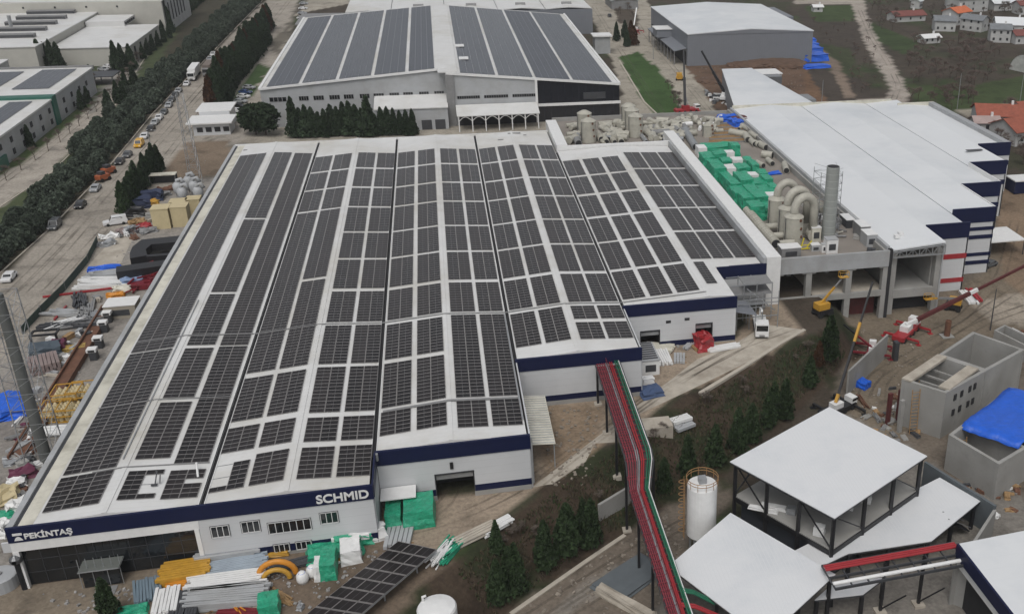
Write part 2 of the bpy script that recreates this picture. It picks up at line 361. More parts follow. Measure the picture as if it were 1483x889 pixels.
for px, c, z in ZON:
    C3[inpoly(X+ (vnoise(X, Y, 5, 9)-.5)*1.2, Y+(vnoise(X, Y, 5, 10)-.5)*1.2, wpoly(px, z))] = c
# embankment face (between its two edges)
a_ = .778*X+.628*Y; nn = .628*X-.778*Y
uu = np.interp(a_, UA_x, UA_y); ll = np.interp(a_, LA_x, LA_y)
bank = (nn > uu+.3) & (nn < ll-.2) & (a_ > 15) & (a_ < 136)
nb = vnoise(X, Y, 7, 21)*.6+vnoise(X, Y, 3, 22)*.4
bc = np.where(nb[..., None] > .56, np.array((.030, .035, .017)), np.array((.055, .040, .028)))
C3[bank] = bc[bank]
me = bpy.data.meshes.new('ground'); nx, ny = len(gx), len(gy)
me.from_pydata(np.stack([X, Y, Z], -1).reshape(-1, 3).tolist(), [], [(j*nx+i, j*nx+i+1, (j+1)*nx+i+1, (j+1)*nx+i) for j in range(ny-1) for i in range(nx-1)])
ca = me.color_attributes.new('soil', 'FLOAT_COLOR', 'POINT')
ca.data.foreach_set('color', np.concatenate([C3, np.ones(C3.shape[:2]+(1,))], -1).reshape(-1))
gm = bpy.data.materials.new('mixed ground'); gm.use_nodes = True; t = gm.node_tree; N = t.nodes; L = t.links; b = N['Principled BSDF']
b.inputs['Roughness'].default_value = .92; b.inputs['Specular IOR Level'].default_value = .2
vc = N.new('ShaderNodeVertexColor'); vc.layer_name = 'soil'; ge = N.new('ShaderNodeNewGeometry')
def nz(scale, det, lo, hi, a, c_, dist=0):
    n = N.new('ShaderNodeTexNoise'); n.inputs['Scale'].default_value = scale; n.inputs['Detail'].default_value = det; n.inputs['Roughness'].default_value = .7; n.inputs['Distortion'].default_value = dist
    L.new(ge.outputs['Position'], n.inputs['Vector']); m = N.new('ShaderNodeMapRange'); L.new(n.outputs['Fac'], m.inputs['Value'])
    m.inputs['From Min'].default_value = lo; m.inputs['From Max'].default_value = hi; m.inputs['To Min'].default_value = a; m.inputs['To Max'].default_value = c_; return m.outputs[0], n
f1, _ = nz(.05, 8, .35, .65, .82, 1.15, .6); f2, n2_ = nz(1.7, 9, .3, .7, .72, 1.28); f3, _ = nz(.16, 10, .50, .64, 1, .66, .3)
p = N.new('ShaderNodeMath'); p.operation = 'MULTIPLY'; L.new(f1, p.inputs[0]); L.new(f2, p.inputs[1])
p2 = N.new('ShaderNodeMath'); p2.operation = 'MULTIPLY'; L.new(p.outputs[0], p2.inputs[0]); L.new(f3, p2.inputs[1])
cx_ = N.new('ShaderNodeCombineXYZ'); [L.new(p2.outputs[0], cx_.inputs[i]) for i in range(3)]
mu = N.new('ShaderNodeVectorMath'); mu.operation = 'MULTIPLY'; L.new(vc.outputs[0], mu.inputs[0]); L.new(cx_.outputs[0], mu.inputs[1]); L.new(mu.outputs[0], b.inputs['Base Color'])
bp = N.new('ShaderNodeBump'); bp.inputs['Strength'].default_value = .4; bp.inputs['Distance'].default_value = .25; L.new(n2_.outputs['Fac'], bp.inputs['Height']); L.new(bp.outputs[0], b.inputs['Normal'])
me.materials.append(gm); me.polygons.foreach_set('use_smooth', [True]*len(me.polygons))
go = bpy.data.objects.new('ground', me); COL.objects.link(go); go['kind'] = 'structure'

def sheet(name, px, m, z=0.0, lift=.02):
    mb = MB(); mb.slab(wpoly(px, z), z+lift-.3, z+lift); o = mb.build(name, m); o['kind'] = 'structure'; return o
# crisp concrete aprons
sheet('yard_apron', [(553, 783), (640, 772), (770, 706), (1010, 520), (1062, 499), (1110, 470), (1166, 478), (1100, 516), (1005, 562), (950, 588), (925, 600), (890, 640), (862, 642), (848, 668), (800, 700), (740, 742), (640, 785)][2:-2], MATS['pale concrete'])
def track(name, px, z=0, off=.85, w=.38, col=(.13, .105, .08), lift=.03):
    m = bpy.data.materials.get('wheel marks')
    if m is None:
        m = bpy.data.materials.new('wheel marks'); m.use_nodes = True; t = m.node_tree; b = t.nodes['Principled BSDF']; b.inputs['Base Color'].default_value = (*col, 1); b.inputs['Roughness'].default_value = .9
        ge = t.nodes.new('ShaderNodeNewGeometry'); n = t.nodes.new('ShaderNodeTexNoise'); n.inputs['Scale'].default_value = .09; n.inputs['Detail'].default_value = 5; t.links.new(ge.outputs['Position'], n.inputs['Vector'])
        r = t.nodes.new('ShaderNodeMapRange'); t.links.new(n.outputs['Fac'], r.inputs['Value']); r.inputs['From Min'].default_value = .36; r.inputs['From Max'].default_value = .66; r.inputs['To Max'].default_value = .42; t.links.new(r.outputs[0], b.inputs['Alpha'])
    pts = [(g(x, y) if z is None else at(x, y, z)) for x, y in px]; fine = []
    for a, b in zip(pts, pts[1:]):
        n = max(1, int((b-a).length/2)); fine += [a+(b-a)*i/n for i in range(n)]
    fine.append(pts[-1]); mb = MB()
    # smooth the path
    for _ in range(6): fine = [fine[0]]+[(fine[i-1]+fine[i]*2+fine[i+1])/4 for i in range(1, len(fine)-1)]+[fine[-1]]
    for s in (-off, off):
        V = []; F = []
        for i, p in enumerate(fine):
            d = fine[min(i+1, len(fine)-1)]-fine[max(i-1, 0)]; d.z = 0; d.normalize(); nn = Vector((-d.y, d.x, 0))
            for k in (-w/2, w/2): q = p+nn*(s+k); V.append((q.x, q.y, H(q.x, q.y)+lift))
        for i in range(len(fine)-1): F.append((2*i, 2*i+1, 2*i+3, 2*i+2))
        mb.add(V, F)
    o = mb.build(name, m); o['kind'] = 'structure'; return o
track('street_wheel_marks', [(0, 440), (90, 350), (170, 262), (245, 180), (320, 95), (400, 5)])
track('street_wheel_marks', [(-20, 500), (60, 430), (140, 345), (215, 260), (270, 190), (340, 100), (420, 0)])
track('street_wheel_marks', [(0, 455), (85, 372), (165, 280), (240, 195), (322, 100)], off=.8)
track('yard_wheel_marks', [(560, 775), (640, 760), (740, 715), (850, 640), (960, 560), (1080, 500), (1110, 465)])
track('yard_wheel_marks', [(575, 765), (650, 740), (660, 700)]); track('yard_wheel_marks', [(780, 700), (850, 645), (940, 580), (1050, 510), (1160, 470)])
track('site_wheel_marks', [(1240, 600), (1262, 545), (1310, 520), (1380, 480), (1440, 440), (1500, 400)], None, 1.0, .5)
track('site_wheel_marks', [(1290, 600), (1290, 550), (1340, 520), (1420, 468), (1500, 440)], None, 1.0, .5)
track('site_wheel_marks', [(1240, 500), (1300, 505), (1390, 465), (1450, 400), (1470, 320)], None, 1.0, .5)
track('lower_road_marks', [(760, 900), (860, 835), (950, 780), (1020, 740)], None, .9, .45); track('lower_road_marks', [(800, 900), (880, 850), (960, 795)], None, .9, .45)
track('rear_yard_marks', [(960, 165), (900, 75), (860, 10)]); track('rear_yard_marks', [(1030, 165), (985, 110), (930, 45), (900, 0)])
track('park_road_marks', [(-30, 290), (70, 215), (160, 140), (262, 0)], off=.9)
track('track_ruts', [(1290, 155), (1302, 125), (1285, 90), (1262, 55), (1245, 15)], 0, .9, .5)
def kerb(name, px, z=0, w=.3, h=.14, m=None):
    mb = MB(); P = [at(x, y, z) for x, y in px]
    for a, b in zip(P, P[1:]): mb.beam((a.x, a.y, z+h/2), (b.x, b.y, z+h/2), w, h)
    o = mb.build(name, m or KERB); o['kind'] = 'structure'; return o
kerb('road_kerb', [(0, 396), (75, 329), (150, 251), (222, 164), (300, 84), (385, -4)])
kerb('lawn_kerb', [(897, 88), (933, 148), (952, 166)], w=.5)
kerb('park_kerb', [(0, 300), (75, 250), (160, 165), (262, 0)], w=.3)
kerb('strip_kerb', [(1014, 572), (1080, 532), (1130, 500), (1165, 480)], z=-.3, w=.7, h=.5)
kerb('lower_kerb', [(740, 889), (850, 812), (905, 775)], z=-6, w=.6, h=.15)
# ------------------------------------------------------------------ main factory
HT = 8.67; MX = [0, 20.6, 40.2, 60.3, 80.0, 110.0]; RG = [10.2, 30.3, 50.1, 70.0, 95.3]
FY = [0, 0, 7.55, 29.7, 45.8]; BY = [163.5, 163.5, 163.5, 163.5, 144.0]
fac = thing('factory_building', 'huge white factory with stepped navy fascia under solar arrays, lettering on its front left', 'factory', (0, 0, 0))
def roofz(x, k=None):
    if k is None: k = max(i for i in range(5) if MX[i] <= x+1e-6) if x < 110 else 4
    v, r, e = MX[k], RG[k], MX[k+1]
    return 8.3+.75*((x-v)/(r-v) if x < r else (e-x)/(e-r))
for k in range(5):
    x0, r, x1 = MX[k]+.28, RG[k], MX[k+1]-.28; y0, y1 = FY[k]+.25, BY[k]-.4
    mb = MB()
    def prism(xa, xb, ya, yb):
        za, zb = roofz(xa, k), roofz(xb, k)
        mb.add([(xa, ya, za-.4), (xb, ya, zb-.4), (xb, yb, zb-.4), (xa, yb, za-.4), (xa, ya, za), (xb, ya, zb), (xb, yb, zb), (xa, yb, za)],
               [(0, 3, 2, 1), (4, 5, 6, 7), (0, 1, 5, 4), (1, 2, 6, 5), (2, 3, 7, 6), (3, 0, 4, 7)])
    if k < 4: prism(x0, r, y0, y1); prism(r, x1, y0, y1)
    else:
        prism(x0, r, y0, y1); prism(r, 100.0, y0, 59.6); prism(r, 109.3, 59.6, y1)
    mb.build('roof', WROOF, fac)
    ms = MB(); ms.box(r-.28, r+.28, y0, y1, roofz(r, k)+.0, roofz(r, k)+.06); ms.build('ridge_cap', WROOF, fac)
# valley gutters (dark) between bays
mb = MB()
for k in (1, 2, 3, 4): mb.box(MX[k]-.3, MX[k]+.3, FY[k]-.0 if k > 1 else 0.3, BY[k]-.2, 7.6, 7.95)
mb.build('valley_gutter', DARK, fac)
mb = MB()
for k in (1, 2, 3, 4):
    for s in (-1, 1): mb.box(MX[k]+s*.33-.05, MX[k]+s*.33+.05, max(.3, FY[k]), BY[k]-.5, 8.2, 8.42)
mb.build('gutter_edge', WHITE, fac)
# walls
def wall_y(x0, x1, y, z0, z1, m, name, holes=(), th=.3):
    """wall facing -y at y..y+th with rectangular holes (xa,xb,za,zb)"""
    mb = MB(); xs = sorted({x0, x1, *[h[0] for h in holes], *[h[1] for h in holes]})
    for a, b in zip(xs, xs[1:]):
        hs_ = sorted([(h[2], h[3]) for h in holes if h[0] < b-1e-6 and h[1] > a+1e-6]); z = z0
        for (c, d) in hs_:
            if c > z+.01: mb.box(a, b, y, y+th, z, c)
            z = d
        if z < z1-.01: mb.box(a, b, y, y+th, z, z1)
    return mb.build(name, m, fac)
GX1 = 19.4
doorA = [(.9, GX1, .0, 5.2)]
winA = [(at(x, y, 0), 0) for x, y in ()]
def WX(px, py, Y): p = aty(px, py, Y); return p.x, p.z
upper_w = [(305, 764, 333, 773), (349, 757, 377, 766), (386, 748, 451, 763), (463, 742, 490, 753)]
low_w = [(396, 786, 420, 795), (428, 782, 452, 792)]
hl = []
for a in upper_w+low_w:
    xa, za = WX(a[0], a[1], 0); xb, zb = WX(a[2], a[3], 0); zc = (za+zb)/2
    hl.append([xa, xb, max(.5, zb-.15), zb+1.35] if a in upper_w else [xa, xb, .55, 1.6])
wall_y(0, 40.2, 0, 1.5, 6.65, WALL, 'front_wall', [(-1, GX1, 0, 5.35)]+[h for h in hl if h[2] > 1.5])
mb = MB(); mb.box(GX1+.5, 40.2, -.03, .3, .45, 1.5); mb.build('plinth_band', NAVY, fac)
mb = MB(); mb.box(GX1+.5, 40.2, -.06, .3, 0, .45); mb.build('plinth', CONC, fac)
mb = MB(); mb.box(-.15, 40.35, -.12, .25, 6.65, HT); mb.build('fascia', NAVY, fac)
mb = MB(); mb.box(-.1, GX1+.6, -.06, .3, 5.35, 6.65); mb.build('lintel_band', WHITE, fac)
mb = MB(); mb.box(-.1, .55, -.1, .4, 0, 5.35); mb.box(GX1, GX1+.5, -.1, .4, 0, 5.35); mb.build('portal_frame', WHITE, fac)
mb = MB(); mb.box(.55, GX1, .55, .65, .1, 5.35); mb.build('glass_front', GLASS, fac)
mb = MB()
for i in range(1, 10): mb.box(.55+i*1.885-.03, .55+i*1.885+.03, .5, .56, .1, 5.35)
for z in (1.8, 3.6): mb.box(.55, GX1, .5, .56, z, z+.05)
mb.build('glazing_bars', DGREY, fac)
# entrance vestibule with glass canopy
ex0, _ = WX(141, 833, -2); ex1, _ = WX(202, 828, -2)
ex0, ex1 = 6.6, 11.0
mb = MB(); mb.box(ex0, ex1, -1.9, .4, 2.55, 2.62); ca_ = mb.build('entrance_canopy', mat('hazy canopy glass', (.13, .14, .13), .25, .1, 1), fac)
mb = MB()
for i in range(6):
    x = ex0+(ex1-ex0)*i/5; mb.beam((x, -1.2, 2.6), (x, -1.2, 4.0), .07); mb.beam((x, -1.9, 2.5), (x, .4, 2.5), .07)
for i in (0, 1.6, 3.4, 5):
    x = ex0+(ex1-ex0)*i/5; mb.beam((x, -1.5, 0), (x, -1.5, 2.5), .07)
mb.beam((ex0, -1.9, 2.58), (ex1, -1.9, 2.58), .1); mb.build('canopy_frame', STEEL, ca_)
mb = MB(); mb.box(ex0+.2, ex1-.2, -1.46, -1.4, .05, 2.4); mb.build('entrance_glass', MATS['dark glass'], fac)
mb = MB(); mb.box(ex0+1.5, ex1-.6, -3.4, -1.7, 0.02, .07); mb.build('door_mat', GREY, fac)
for h in hl:
    mb = MB(); mb.box(h[0]-.12, h[1]+.12, -.07, .0, h[2]-.12, h[3]+.12)
    n = 3 if h[1]-h[0] < 3 else 6
    fr = mb.build('window', DGREY, fac)
    mb = MB(); w = (h[1]-h[0])/n
    for i in range(n): mb.box(h[0]+i*w+.06, h[0]+(i+1)*w-.06, -.09, -.075, h[2]+.05, h[3]-.05)
    mb.build('pane', GLASS, fr)
    mb = MB()
    for i in range(n+1): mb.box(h[0]+i*w-.035, h[0]+i*w+.035, -.11, -.07, h[2]-.05, h[3]+.05)
    mb.box(h[0]-.05, h[1]+.05, -.11, -.07, h[2]-.1, h[2]); mb.box(h[0]-.05, h[1]+.05, -.11, -.07, h[3], h[3]+.06); mb.build('frame', WHITE, fr)
# small meter boxes along the plinth
for px, py in ((485, 775), (513, 772), (528, 771)):
    x, z = WX(px, py, -.2); MB().box(x-.5, x+.5, -.35, -.06, .9, 1.6).build('meter_box', WHITE, fac)
# fronts of bays 3-5 : fascia, wall, band, plinth
dC = [WX(629, 684, 7.55), WX(684, 678, 7.55)]
def front(k, x0, x1, y, top, doors, zb=0.0):
    holes = [(a, b, zb, c) for a, b, c in doors]
    wall_y(x0, x1, y, zb+1.75, top-2.15, WALL, 'front_wall', [h for h in holes if h[3] > zb+1.75])
    MB().box(x0-.1, x1+.12, y-.12, y+.3, top-2.15, top).build('fascia', NAVY, fac)
    def strips(z0, z1, m, name, pr):
        mb = MB(); x = x0
        for a, b, c in sorted(doors):
            if a > x: mb.box(x, a, y-pr, y+.3, z0, z1)
            x = b
        if x < x1: mb.box(x, x1, y-pr, y+.3, z0, z1)
        mb.build(name, m, fac)
    strips(zb+.75, zb+1.75, NAVY, 'plinth_band', .03); strips(zb-.3, zb+.75, CONC, 'plinth', .06)
    for a, b, c in doors:
        mb = MB(); mb.box(a, b, y+4, y+4.1, zb, c); mb.box(a-.1, a, y, y+4, zb, c); mb.box(b, b+.1, y, y+4, zb, c); mb.box(a, b, y+.3, y+4, c, c+.1)
        mb.build('door_recess', DARK, fac)
        mb = MB(); mb.box(a+.05, b-.05, y+.35, y+.6, c-1.0, c-.35); mb.build('roller_shutter', STEEL, fac)
        mb = MB(); mb.box(a-.12, a, y-.05, y, zb, c+.1); mb.box(b, b+.12, y-.05, y, zb, c+.1); mb.box(a-.12, b+.12, y-.05, y, c, c+.15); mb.build('door_frame', DGREY, fac)
front(2, 40.4, 60.3, 7.55, HT, [(WX(630, 685, 7.55)[0], WX(685, 680, 7.55)[0], 4.0)])
front(3, 60.3, 80.0, 29.7, HT, [])
front(4, 80.0, 100.3, 45.8, HT, [(WX(928, 490, 45.8)[0], WX(955, 488, 45.8)[0], 3.4), (WX(1008, 483, 45.8)[0], WX(1031, 480, 45.8)[0], 3.9)], -.6)
xn, zn = WX(654, 674, 7.5)
place_text('1', xn-.22, xn+.22, zn-.5, zn+.55, 7.5, BLACK, fac, 'bay_number')
# vents in the walls
for px, py, yy in ((968, 466, 45.8), (995, 462, 45.8)):
    x, z = WX(px, py, yy); MB().box(x-.45, x+.45, yy-.06, yy, z-.25, z+.25).build('wall_vent', DARK, fac)
# side (x-facing) walls
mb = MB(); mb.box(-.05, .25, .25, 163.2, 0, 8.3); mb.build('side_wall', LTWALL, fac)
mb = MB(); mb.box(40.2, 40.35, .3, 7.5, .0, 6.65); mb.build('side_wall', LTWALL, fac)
mb = MB(); mb.box(40.2, 40.42, .25, 7.4, 6.65, HT); mb.build('side_fascia', NAVY, fac)
mb = MB(); mb.box(60.3, 60.5, 7.85, 29.6, 0, 8.2); mb.build('side_wall', WALL, fac)
mb = MB(); mb.box(80, 80.2, 30.0, 45.7, 0, 8.2); mb.build('side_wall', WALL, fac)
mb = MB(); mb.box(100.1, 100.3, 46.1, 59.5, -.6, 8.3); mb.build('side_wall', WALL, fac)
mb = MB(); mb.box(100.3, 110.4, 59.5, 59.8, 6.1, HT); mb.build('fascia', NAVY, fac)
mb = MB(); mb.box(100.3, 110.4, 59.62, 59.8, -.6, 6.1); mb.build('rear_step_wall', WALL, fac)
mb = MB(); mb.box(0, 80, 163.2, 163.5, 0, 8.6); mb.build('rear_wall', LTWALL, fac)
# left parapet with rounded cap and gutter, eave strip
mb = MB(); mb.box(-.15, .55, .25, 163.5, 8.25, 8.62); mb.build('parapet_cap', MATS['light grey wall'], fac)
mb = MB(); mb.box(.6, .9, .3, 163.0, 8.3, 8.42); mb.build('side_gutter', DGREY, fac)
mb = MB(); mb.add([(.95, .3, 8.39), (2.6, .3, 8.52), (2.6, 163, 8.52), (.95, 163, 8.39)], [(0, 1, 2, 3)]); mb.build('eave_strip', CREAM, fac)
mb = MB(); mb.box(.2, 80, 162.7, 163.5, 8.3, 8.75); mb.build('rear_parapet', WROOF, fac)
# white box parapet, rear parapet and long side parapet round bay five
mb = MB(); mb.box(80.2, 83.0, 144, 170, 0, 9.9); mb.build('parapet_block', WHITE, fac)
mb = MB(); mb.box(83.0, 110.2, 144.0, 144.7, 0, 9.55); mb.build('parapet_wall', WHITE, fac)
mb = MB(); mb.box(110.2, 113.0, 59.3, 153, 0, 9.9); mb.build('side_parapet', WHITE, fac)
mb = MB(); mb.box(109.55, 110.2, 59.6, 143.9, 7.9, 9.7); mb.build('parapet_lining', MATS['light grey wall'], fac)
# slope-edge flashing lines across the roof (cable trays)
def roof_line(xs, y, w, m, name='cable_tray', h=.1):
    mb = MB()
    for a, b in zip(xs, xs[1:]): mb.beam((a, y, roofz(a)+.12), (b, y, roofz(b-.01)+.12), w, h)
    mb.build(name, m, fac)
roof_line([3, 10.2, 20.4, 30.3, 40, 50.1, 60.1, 70, 79.8, 95.3], 47.9, .22, GREY)
roof_line([2.8, 10.2, 19.9], 27.2, .15, GREY)
roof_line([41, 50.1, 60], 18.3, .5, GREY)
roof_line([6.5, 10.2, 20.0], 9.9, .12, GREY)
mb = MB(); mb.beam((9.55, 12, 9.12), (9.55, 62, 9.12), .14, .1); mb.beam((59.85, 12, 8.6), (59.85, 47, 8.6), .2, .15); mb.build('cable_tray', STEEL, fac)
# downpipe and roof bits
mb = MB(); mb.tube([(40.5, 7.2, 8.6), (40.5, 7.2, 7.6)], .25, 8); mb.tube([(60.55, 7.4, 8.3), (60.55, 7.4, 1)], .12, 8); mb.build('downpipe', STEEL, fac)
# lettering
xa, za = WX(36, 778, -.12); xb, zb = WX(104, 765, -.12)
place_text('PEKİNTAŞ', xa, xb, 6.85, 8.05, -.12, WHITE, fac)
lx0, _ = WX(19, 778, -.12); lx1, _ = WX(33, 777, -.12); w_ = lx1-lx0
mb = MB()
mb.box(lx0, lx1, -.2, -.14, 7.65, 7.95)
def arch(cx0, cx1, zb_, zt_, n=14):
    vs = []; 
    for i in range(n+1):
        t_ = i/n; x = cx0+(cx1-cx0)*t_; vs.append((x, zb_+(zt_-zb_)*math.sin(math.pi*t_)**.7))
    m0 = len(mb.v); mb.add([(x, -.2, z) for x, z in vs], [list(range(n+1))])
arch(lx0+.05, lx1, 6.95, 7.5); mb.build('company_emblem', WHITE, fac)
xa, za = WX(458, 724, -.12); xb, zb = WX(534, 715, -.12)
place_text('SCHMID', xa, xb, 6.95, 8.2, -.12, WHITE, fac)
# white awning with slatted roof on the step between bays 3 and 4, small awning at the corner of bay 3
mb = MB(); mb.add([(60.6, 12, 4.2), (64.2, 12, 3.9), (64.2, 26, 3.9), (60.6, 26, 4.2), (60.6, 12, 4.32), (64.2, 12, 4.02), (64.2, 26, 4.02), (60.6, 26, 4.32)], [(0, 3, 2, 1), (4, 5, 6, 7), (0, 1, 5, 4), (1, 2, 6, 5), (2, 3, 7, 6), (3, 0, 4, 7)])
aw = thing('awning_shelter', 'cream slatted lean-to awning in the corner of the second and third stepped fronts', 'awning', (62, 19, 0))
mb.build('awning_roof', CREAM, aw)
mb = MB()
for y in (12.3, 19, 25.7): mb.beam((64, y, 0), (64, y, 3.9), .15)
mb.build('post', STEEL, aw)
mb = MB()
for i in range(20): mb.beam((60.7, 12.3+i*.7, 4.36), (64.1, 12.3+i*.7, 4.08), .08)
mb.build('slats', MATS['light grey wall'], aw)
mb = MB(); mb.box(40.5, 45.0, 4.6, 7.4, 2.9, 3.05); mb.build('door_awning', WHITE, fac)
# roof hatches and the two missing panel spots
mb = MB(); mb.beam((14.6, 5.4, 8.9), (14.7, 6.9, 9.9), .12); mb.beam((15.1, 5.6, 8.9), (15.1, 6.4, 9.6), .12); mb.box(14.2, 14.9, 5.1, 5.4, 8.9, 9.05); mb.build('roof_fitting', DGREY, fac)
mb = MB(); mb.tube([(19.2, 6.6, 8.5), (18.8, 8.6, 9.4)], .14, 8); mb.build('vent_pipe', WHITE, fac)
mb = MB(); mb.box(69, 72.4, 160.5, 161.3, 9.0, 9.1); mb.box(73, 73.8, 158.6, 159, 9.0, 9.06); mb.box(66, 67.5, 155.4, 155.8, 8.9, 8.96); mb.build('roof_scrap', GREY, fac)
mb = MB(); mb.box(2.9, 4.2, 158, 158.6, 8.5, 8.58); mb.build('roof_hatch', DGREY, fac)

# ------------------------------------------------------------------ solar arrays
PITCHY = 1.045
GN = 'solar arrays on the white factory roof'
protos = {}
def panel_field(nx_, ny_, slope, name, pw, m=PANEL):
    """nx_ x ny_ panels from local 0,0, falling/rising in x with slope; one mesh with UVs"""
    V = []; F = []; UVS = []; PID = []
    for i in range(nx_):
        for j in range(ny_):
            x0 = i*pw+.02; x1 = (i+1)*pw-.02; y0 = j*PITCHY+.015; y1 = (j+1)*PITCHY-.015
            n = len(V)
            for z in (.10, .14):
                V += [(x0, y0, z+x0*slope), (x1, y0, z+x1*slope), (x1, y1, z+x1*slope), (x0, y1, z+x0*slope)]
            F += [(n+4, n+5, n+6, n+7), (n, n+1, n+5, n+4), (n+1, n+2, n+6, n+5), (n+2, n+3, n+7, n+6), (n+3, n, n+4, n+7)]
            UVS += [(0, 0), (1, 0), (1, 1), (0, 1)] + [(0, 0)]*16
            PID += [(i*3.1+.1, j*1.7+.3, nx_)]*8
    me = bpy.data.meshes.new(name); me.from_pydata(V, [], F); uv = me.uv_layers.new(name='UV')
    uv.data.foreach_set('uv', np.array(UVS, float).reshape(-1))
    a = me.attributes.new('pid', 'FLOAT_VECTOR', 'POINT'); a.data.foreach_set('vector', np.array(PID, float).reshape(-1))
    me.materials.append(m); me.update(); return me
def add_array(x0, y0, nx_, ny_, k, label, strips=None, group=GN):
    s = .75/(RG[k]-MX[k]) if x0 < RG[k]-.5 else -.75/(MX[k+1]-RG[k])
    t_ = thing('solar_array', label, 'solar array', (x0, y0, roofz(x0+.01, k)), group)
    for i in range(nx_):
        c = strips[i] if strips else [(0, ny_)]
        for (a, b_) in c:
            key = (round(s, 4), b_-a)
            if key not in protos: protos[key] = panel_field(1, b_-a, s, 'panel_column', 2.05)
            o = bpy.data.objects.new('panel_column', protos[key]); COL.objects.link(o); o.parent = t_; o.location = (i*2.05, a*PITCHY, i*2.05*s)
    mb = MB()
    for y in (.25*PITCHY, ny_*PITCHY*.5, (ny_-.25)*PITCHY): mb.beam((0, y, .05), (nx_*2.05, y, .05+nx_*2.05*s), .06, .06)
    mb.build('mounting_rail', STEEL, t_, local=True)
    return t_
ORD = ['front', 'second', 'third', 'fourth', 'fifth', 'sixth', 'seventh', 'eighth', 'ninth', 'tenth', 'eleventh', 'twelfth']
BAYN = ['leftmost', 'second', 'third', 'fourth', 'rightmost']
def blocks(gaps, gw=1.25):
    """gaps: list of gap centres from front to back -> [(y0, rows)]"""
    out = []
    for a, b in zip(gaps, gaps[1:]):
        L_ = b-a-gw; n = int(L_/PITCHY+.35); out.append((a+(b-a-n*PITCHY)/2, n))
    return out
std = [33.3, 47.7, 62.1, 76.8, 91.4, 107.1, 120.9, 135.9, 149.9]
colsB = [20.95, 25.55, 30.95, 35.55]
def do_col(k, x0, nx_, gaps, side, gw=1.25):
    for r_, (y0, n) in enumerate(blocks(gaps, gw)):
        add_array(x0, y0, nx_, n, k, f'dark array, {side} column of the {BAYN[k]} roof bay, {ORD[r_]} block from the front')
do_col(0, 2.95, 3, [2.0, 10.2], 'wide left', .5); 
for r_, (y0, n) in enumerate(blocks([10.2, 43.9, 153.2], .5)):
    add_array(2.95, y0, 3, n, 0, f'long dark solar array three panels wide at the left edge of the roof, {("middle", "rear")[r_]} stretch')
do_col(0, 10.95, 2, [10.9, 26.9, 43.9, 64.6, 103.4, 153.6], 'middle', .9)
do_col(0, 15.75, 2, [9.9, 43.7, 152.9], 'right', .5)
add_array(10.95, 2.6, 2, 6, 0, 'front array of the leftmost bay missing four panels round a roof fitting', strips=[[(0, 6)], [(0, 1), (5, 6)]])
add_array(15.75, 2.2, 2, 6, 0, 'front array beside the first valley missing one panel next to a white vent pipe', strips=[[(0, 6)], [(0, 3), (4, 6)]])
for i, x in enumerate((20.95, 25.6)):
    gaps = [10.9, 18.9, 33.2, 106.9, 121.4, 135.6, 149.4] if i == 0 else [2.0, 10.9, 18.9, 33.2, 68.0, 106.9, 121.4, 135.6, 149.4]
    do_col(1, x, 2, gaps, ('outer left', 'inner left')[i])
add_array(20.95, 2.8, 2, 6, 1, 'L-shaped front array right of the first valley with most of its left column missing', strips=[[(0, 1)], [(0, 6)]])
for i, x in enumerate((31.2, 35.85)):
    do_col(1, x, 2, [2.0, 10.6, 18.4]+[33.2]+std[1:], ('inner right', 'outer right')[i])
for i, x in enumerate((40.75, 45.6)): do_col(2, x, 2, [11.0, 18.8, 33.3]+std[1:], ('outer left', 'inner left')[i])
for i, x in enumerate((51.05, 55.7)): do_col(2, x, 2, [10.2, 18.6, 47.7]+std[2:], ('inner right', 'outer right')[i])
for i, x in enumerate((60.75, 65.45)): do_col(3, x, 2, std, ('outer left', 'inner left')[i])
for i, x in enumerate((70.95, 75.5)): do_col(3, x, 2, [33.4, 40.8]+std[1:], ('inner right', 'outer right')[i])
for i, x in enumerate((80.5, 85.4, 90.3)): do_col(4, x, 2, [48.2, 62.4, 77, 91.7, 107.2, 121.2, 135.2], ('left', 'second', 'third')[i])
for i, x in enumerate((96.3, 100.75, 105.2)): do_col(4, x, 2, [62.9, 78.9, 93.7, 109.3, 123.2, 137.8], ('fourth', 'fifth', 'rightmost')[i])
add_array(96.3, 51.5, 1, 10, 4, 'single file of dark panels near the front corner of the rightmost roof bay')
# ------------------------------------------------------------------ rear factory
bk = thing('rear_factory', 'big factory behind the main one, dark panels covering both slopes of its roof', 'factory', (53, 270, 0))
XL, XR, XM, YR = .0, 107.5, 54.3, 347
zl, zr, zm = 11.9, 11.2, 16.3
def gable_roof(parent, x0, xm, x1, y0a, y0b, y1, za, zm_, zb, m, name='roof', th=.35):
    mb = MB()
    for (a, b, ya, z0, z1) in ((x0, xm, y0a, za, zm_), (xm, x1, y0b, zm_, zb)):
        mb.add([(a, ya, z0-th), (b, ya, z1-th), (b, y1, z1-th), (a, y1, z0-th), (a, ya, z0), (b, ya, z1), (b, y1, z1), (a, y1, z0)],
               [(0, 3, 2, 1), (4, 5, 6, 7), (0, 1, 5, 4), (1, 2, 6, 5), (2, 3, 7, 6), (3, 0, 4, 7)])
    return mb.build(name, m, parent)
gable_roof(bk, XL, XM, XR, 213.5, 206.5, YR, zl, zm, zr, WROOF)
def gable_wall(parent, x0, x1, y, z0, za, zb, m, name='gable_wall', th=.3):
    mb = MB(); mb.add([(x0, y, z0), (x1, y, z0), (x1, y, zb), (x0, y, za), (x0, y+th, z0), (x1, y+th, z0), (x1, y+th, zb), (x0, y+th, za)],
           [(0, 1, 2, 3), (5, 4, 7, 6), (3, 2, 6, 7), (1, 5, 6, 2), (4, 0, 3, 7), (0, 4, 5, 1)]); return mb.build(name, m, parent)
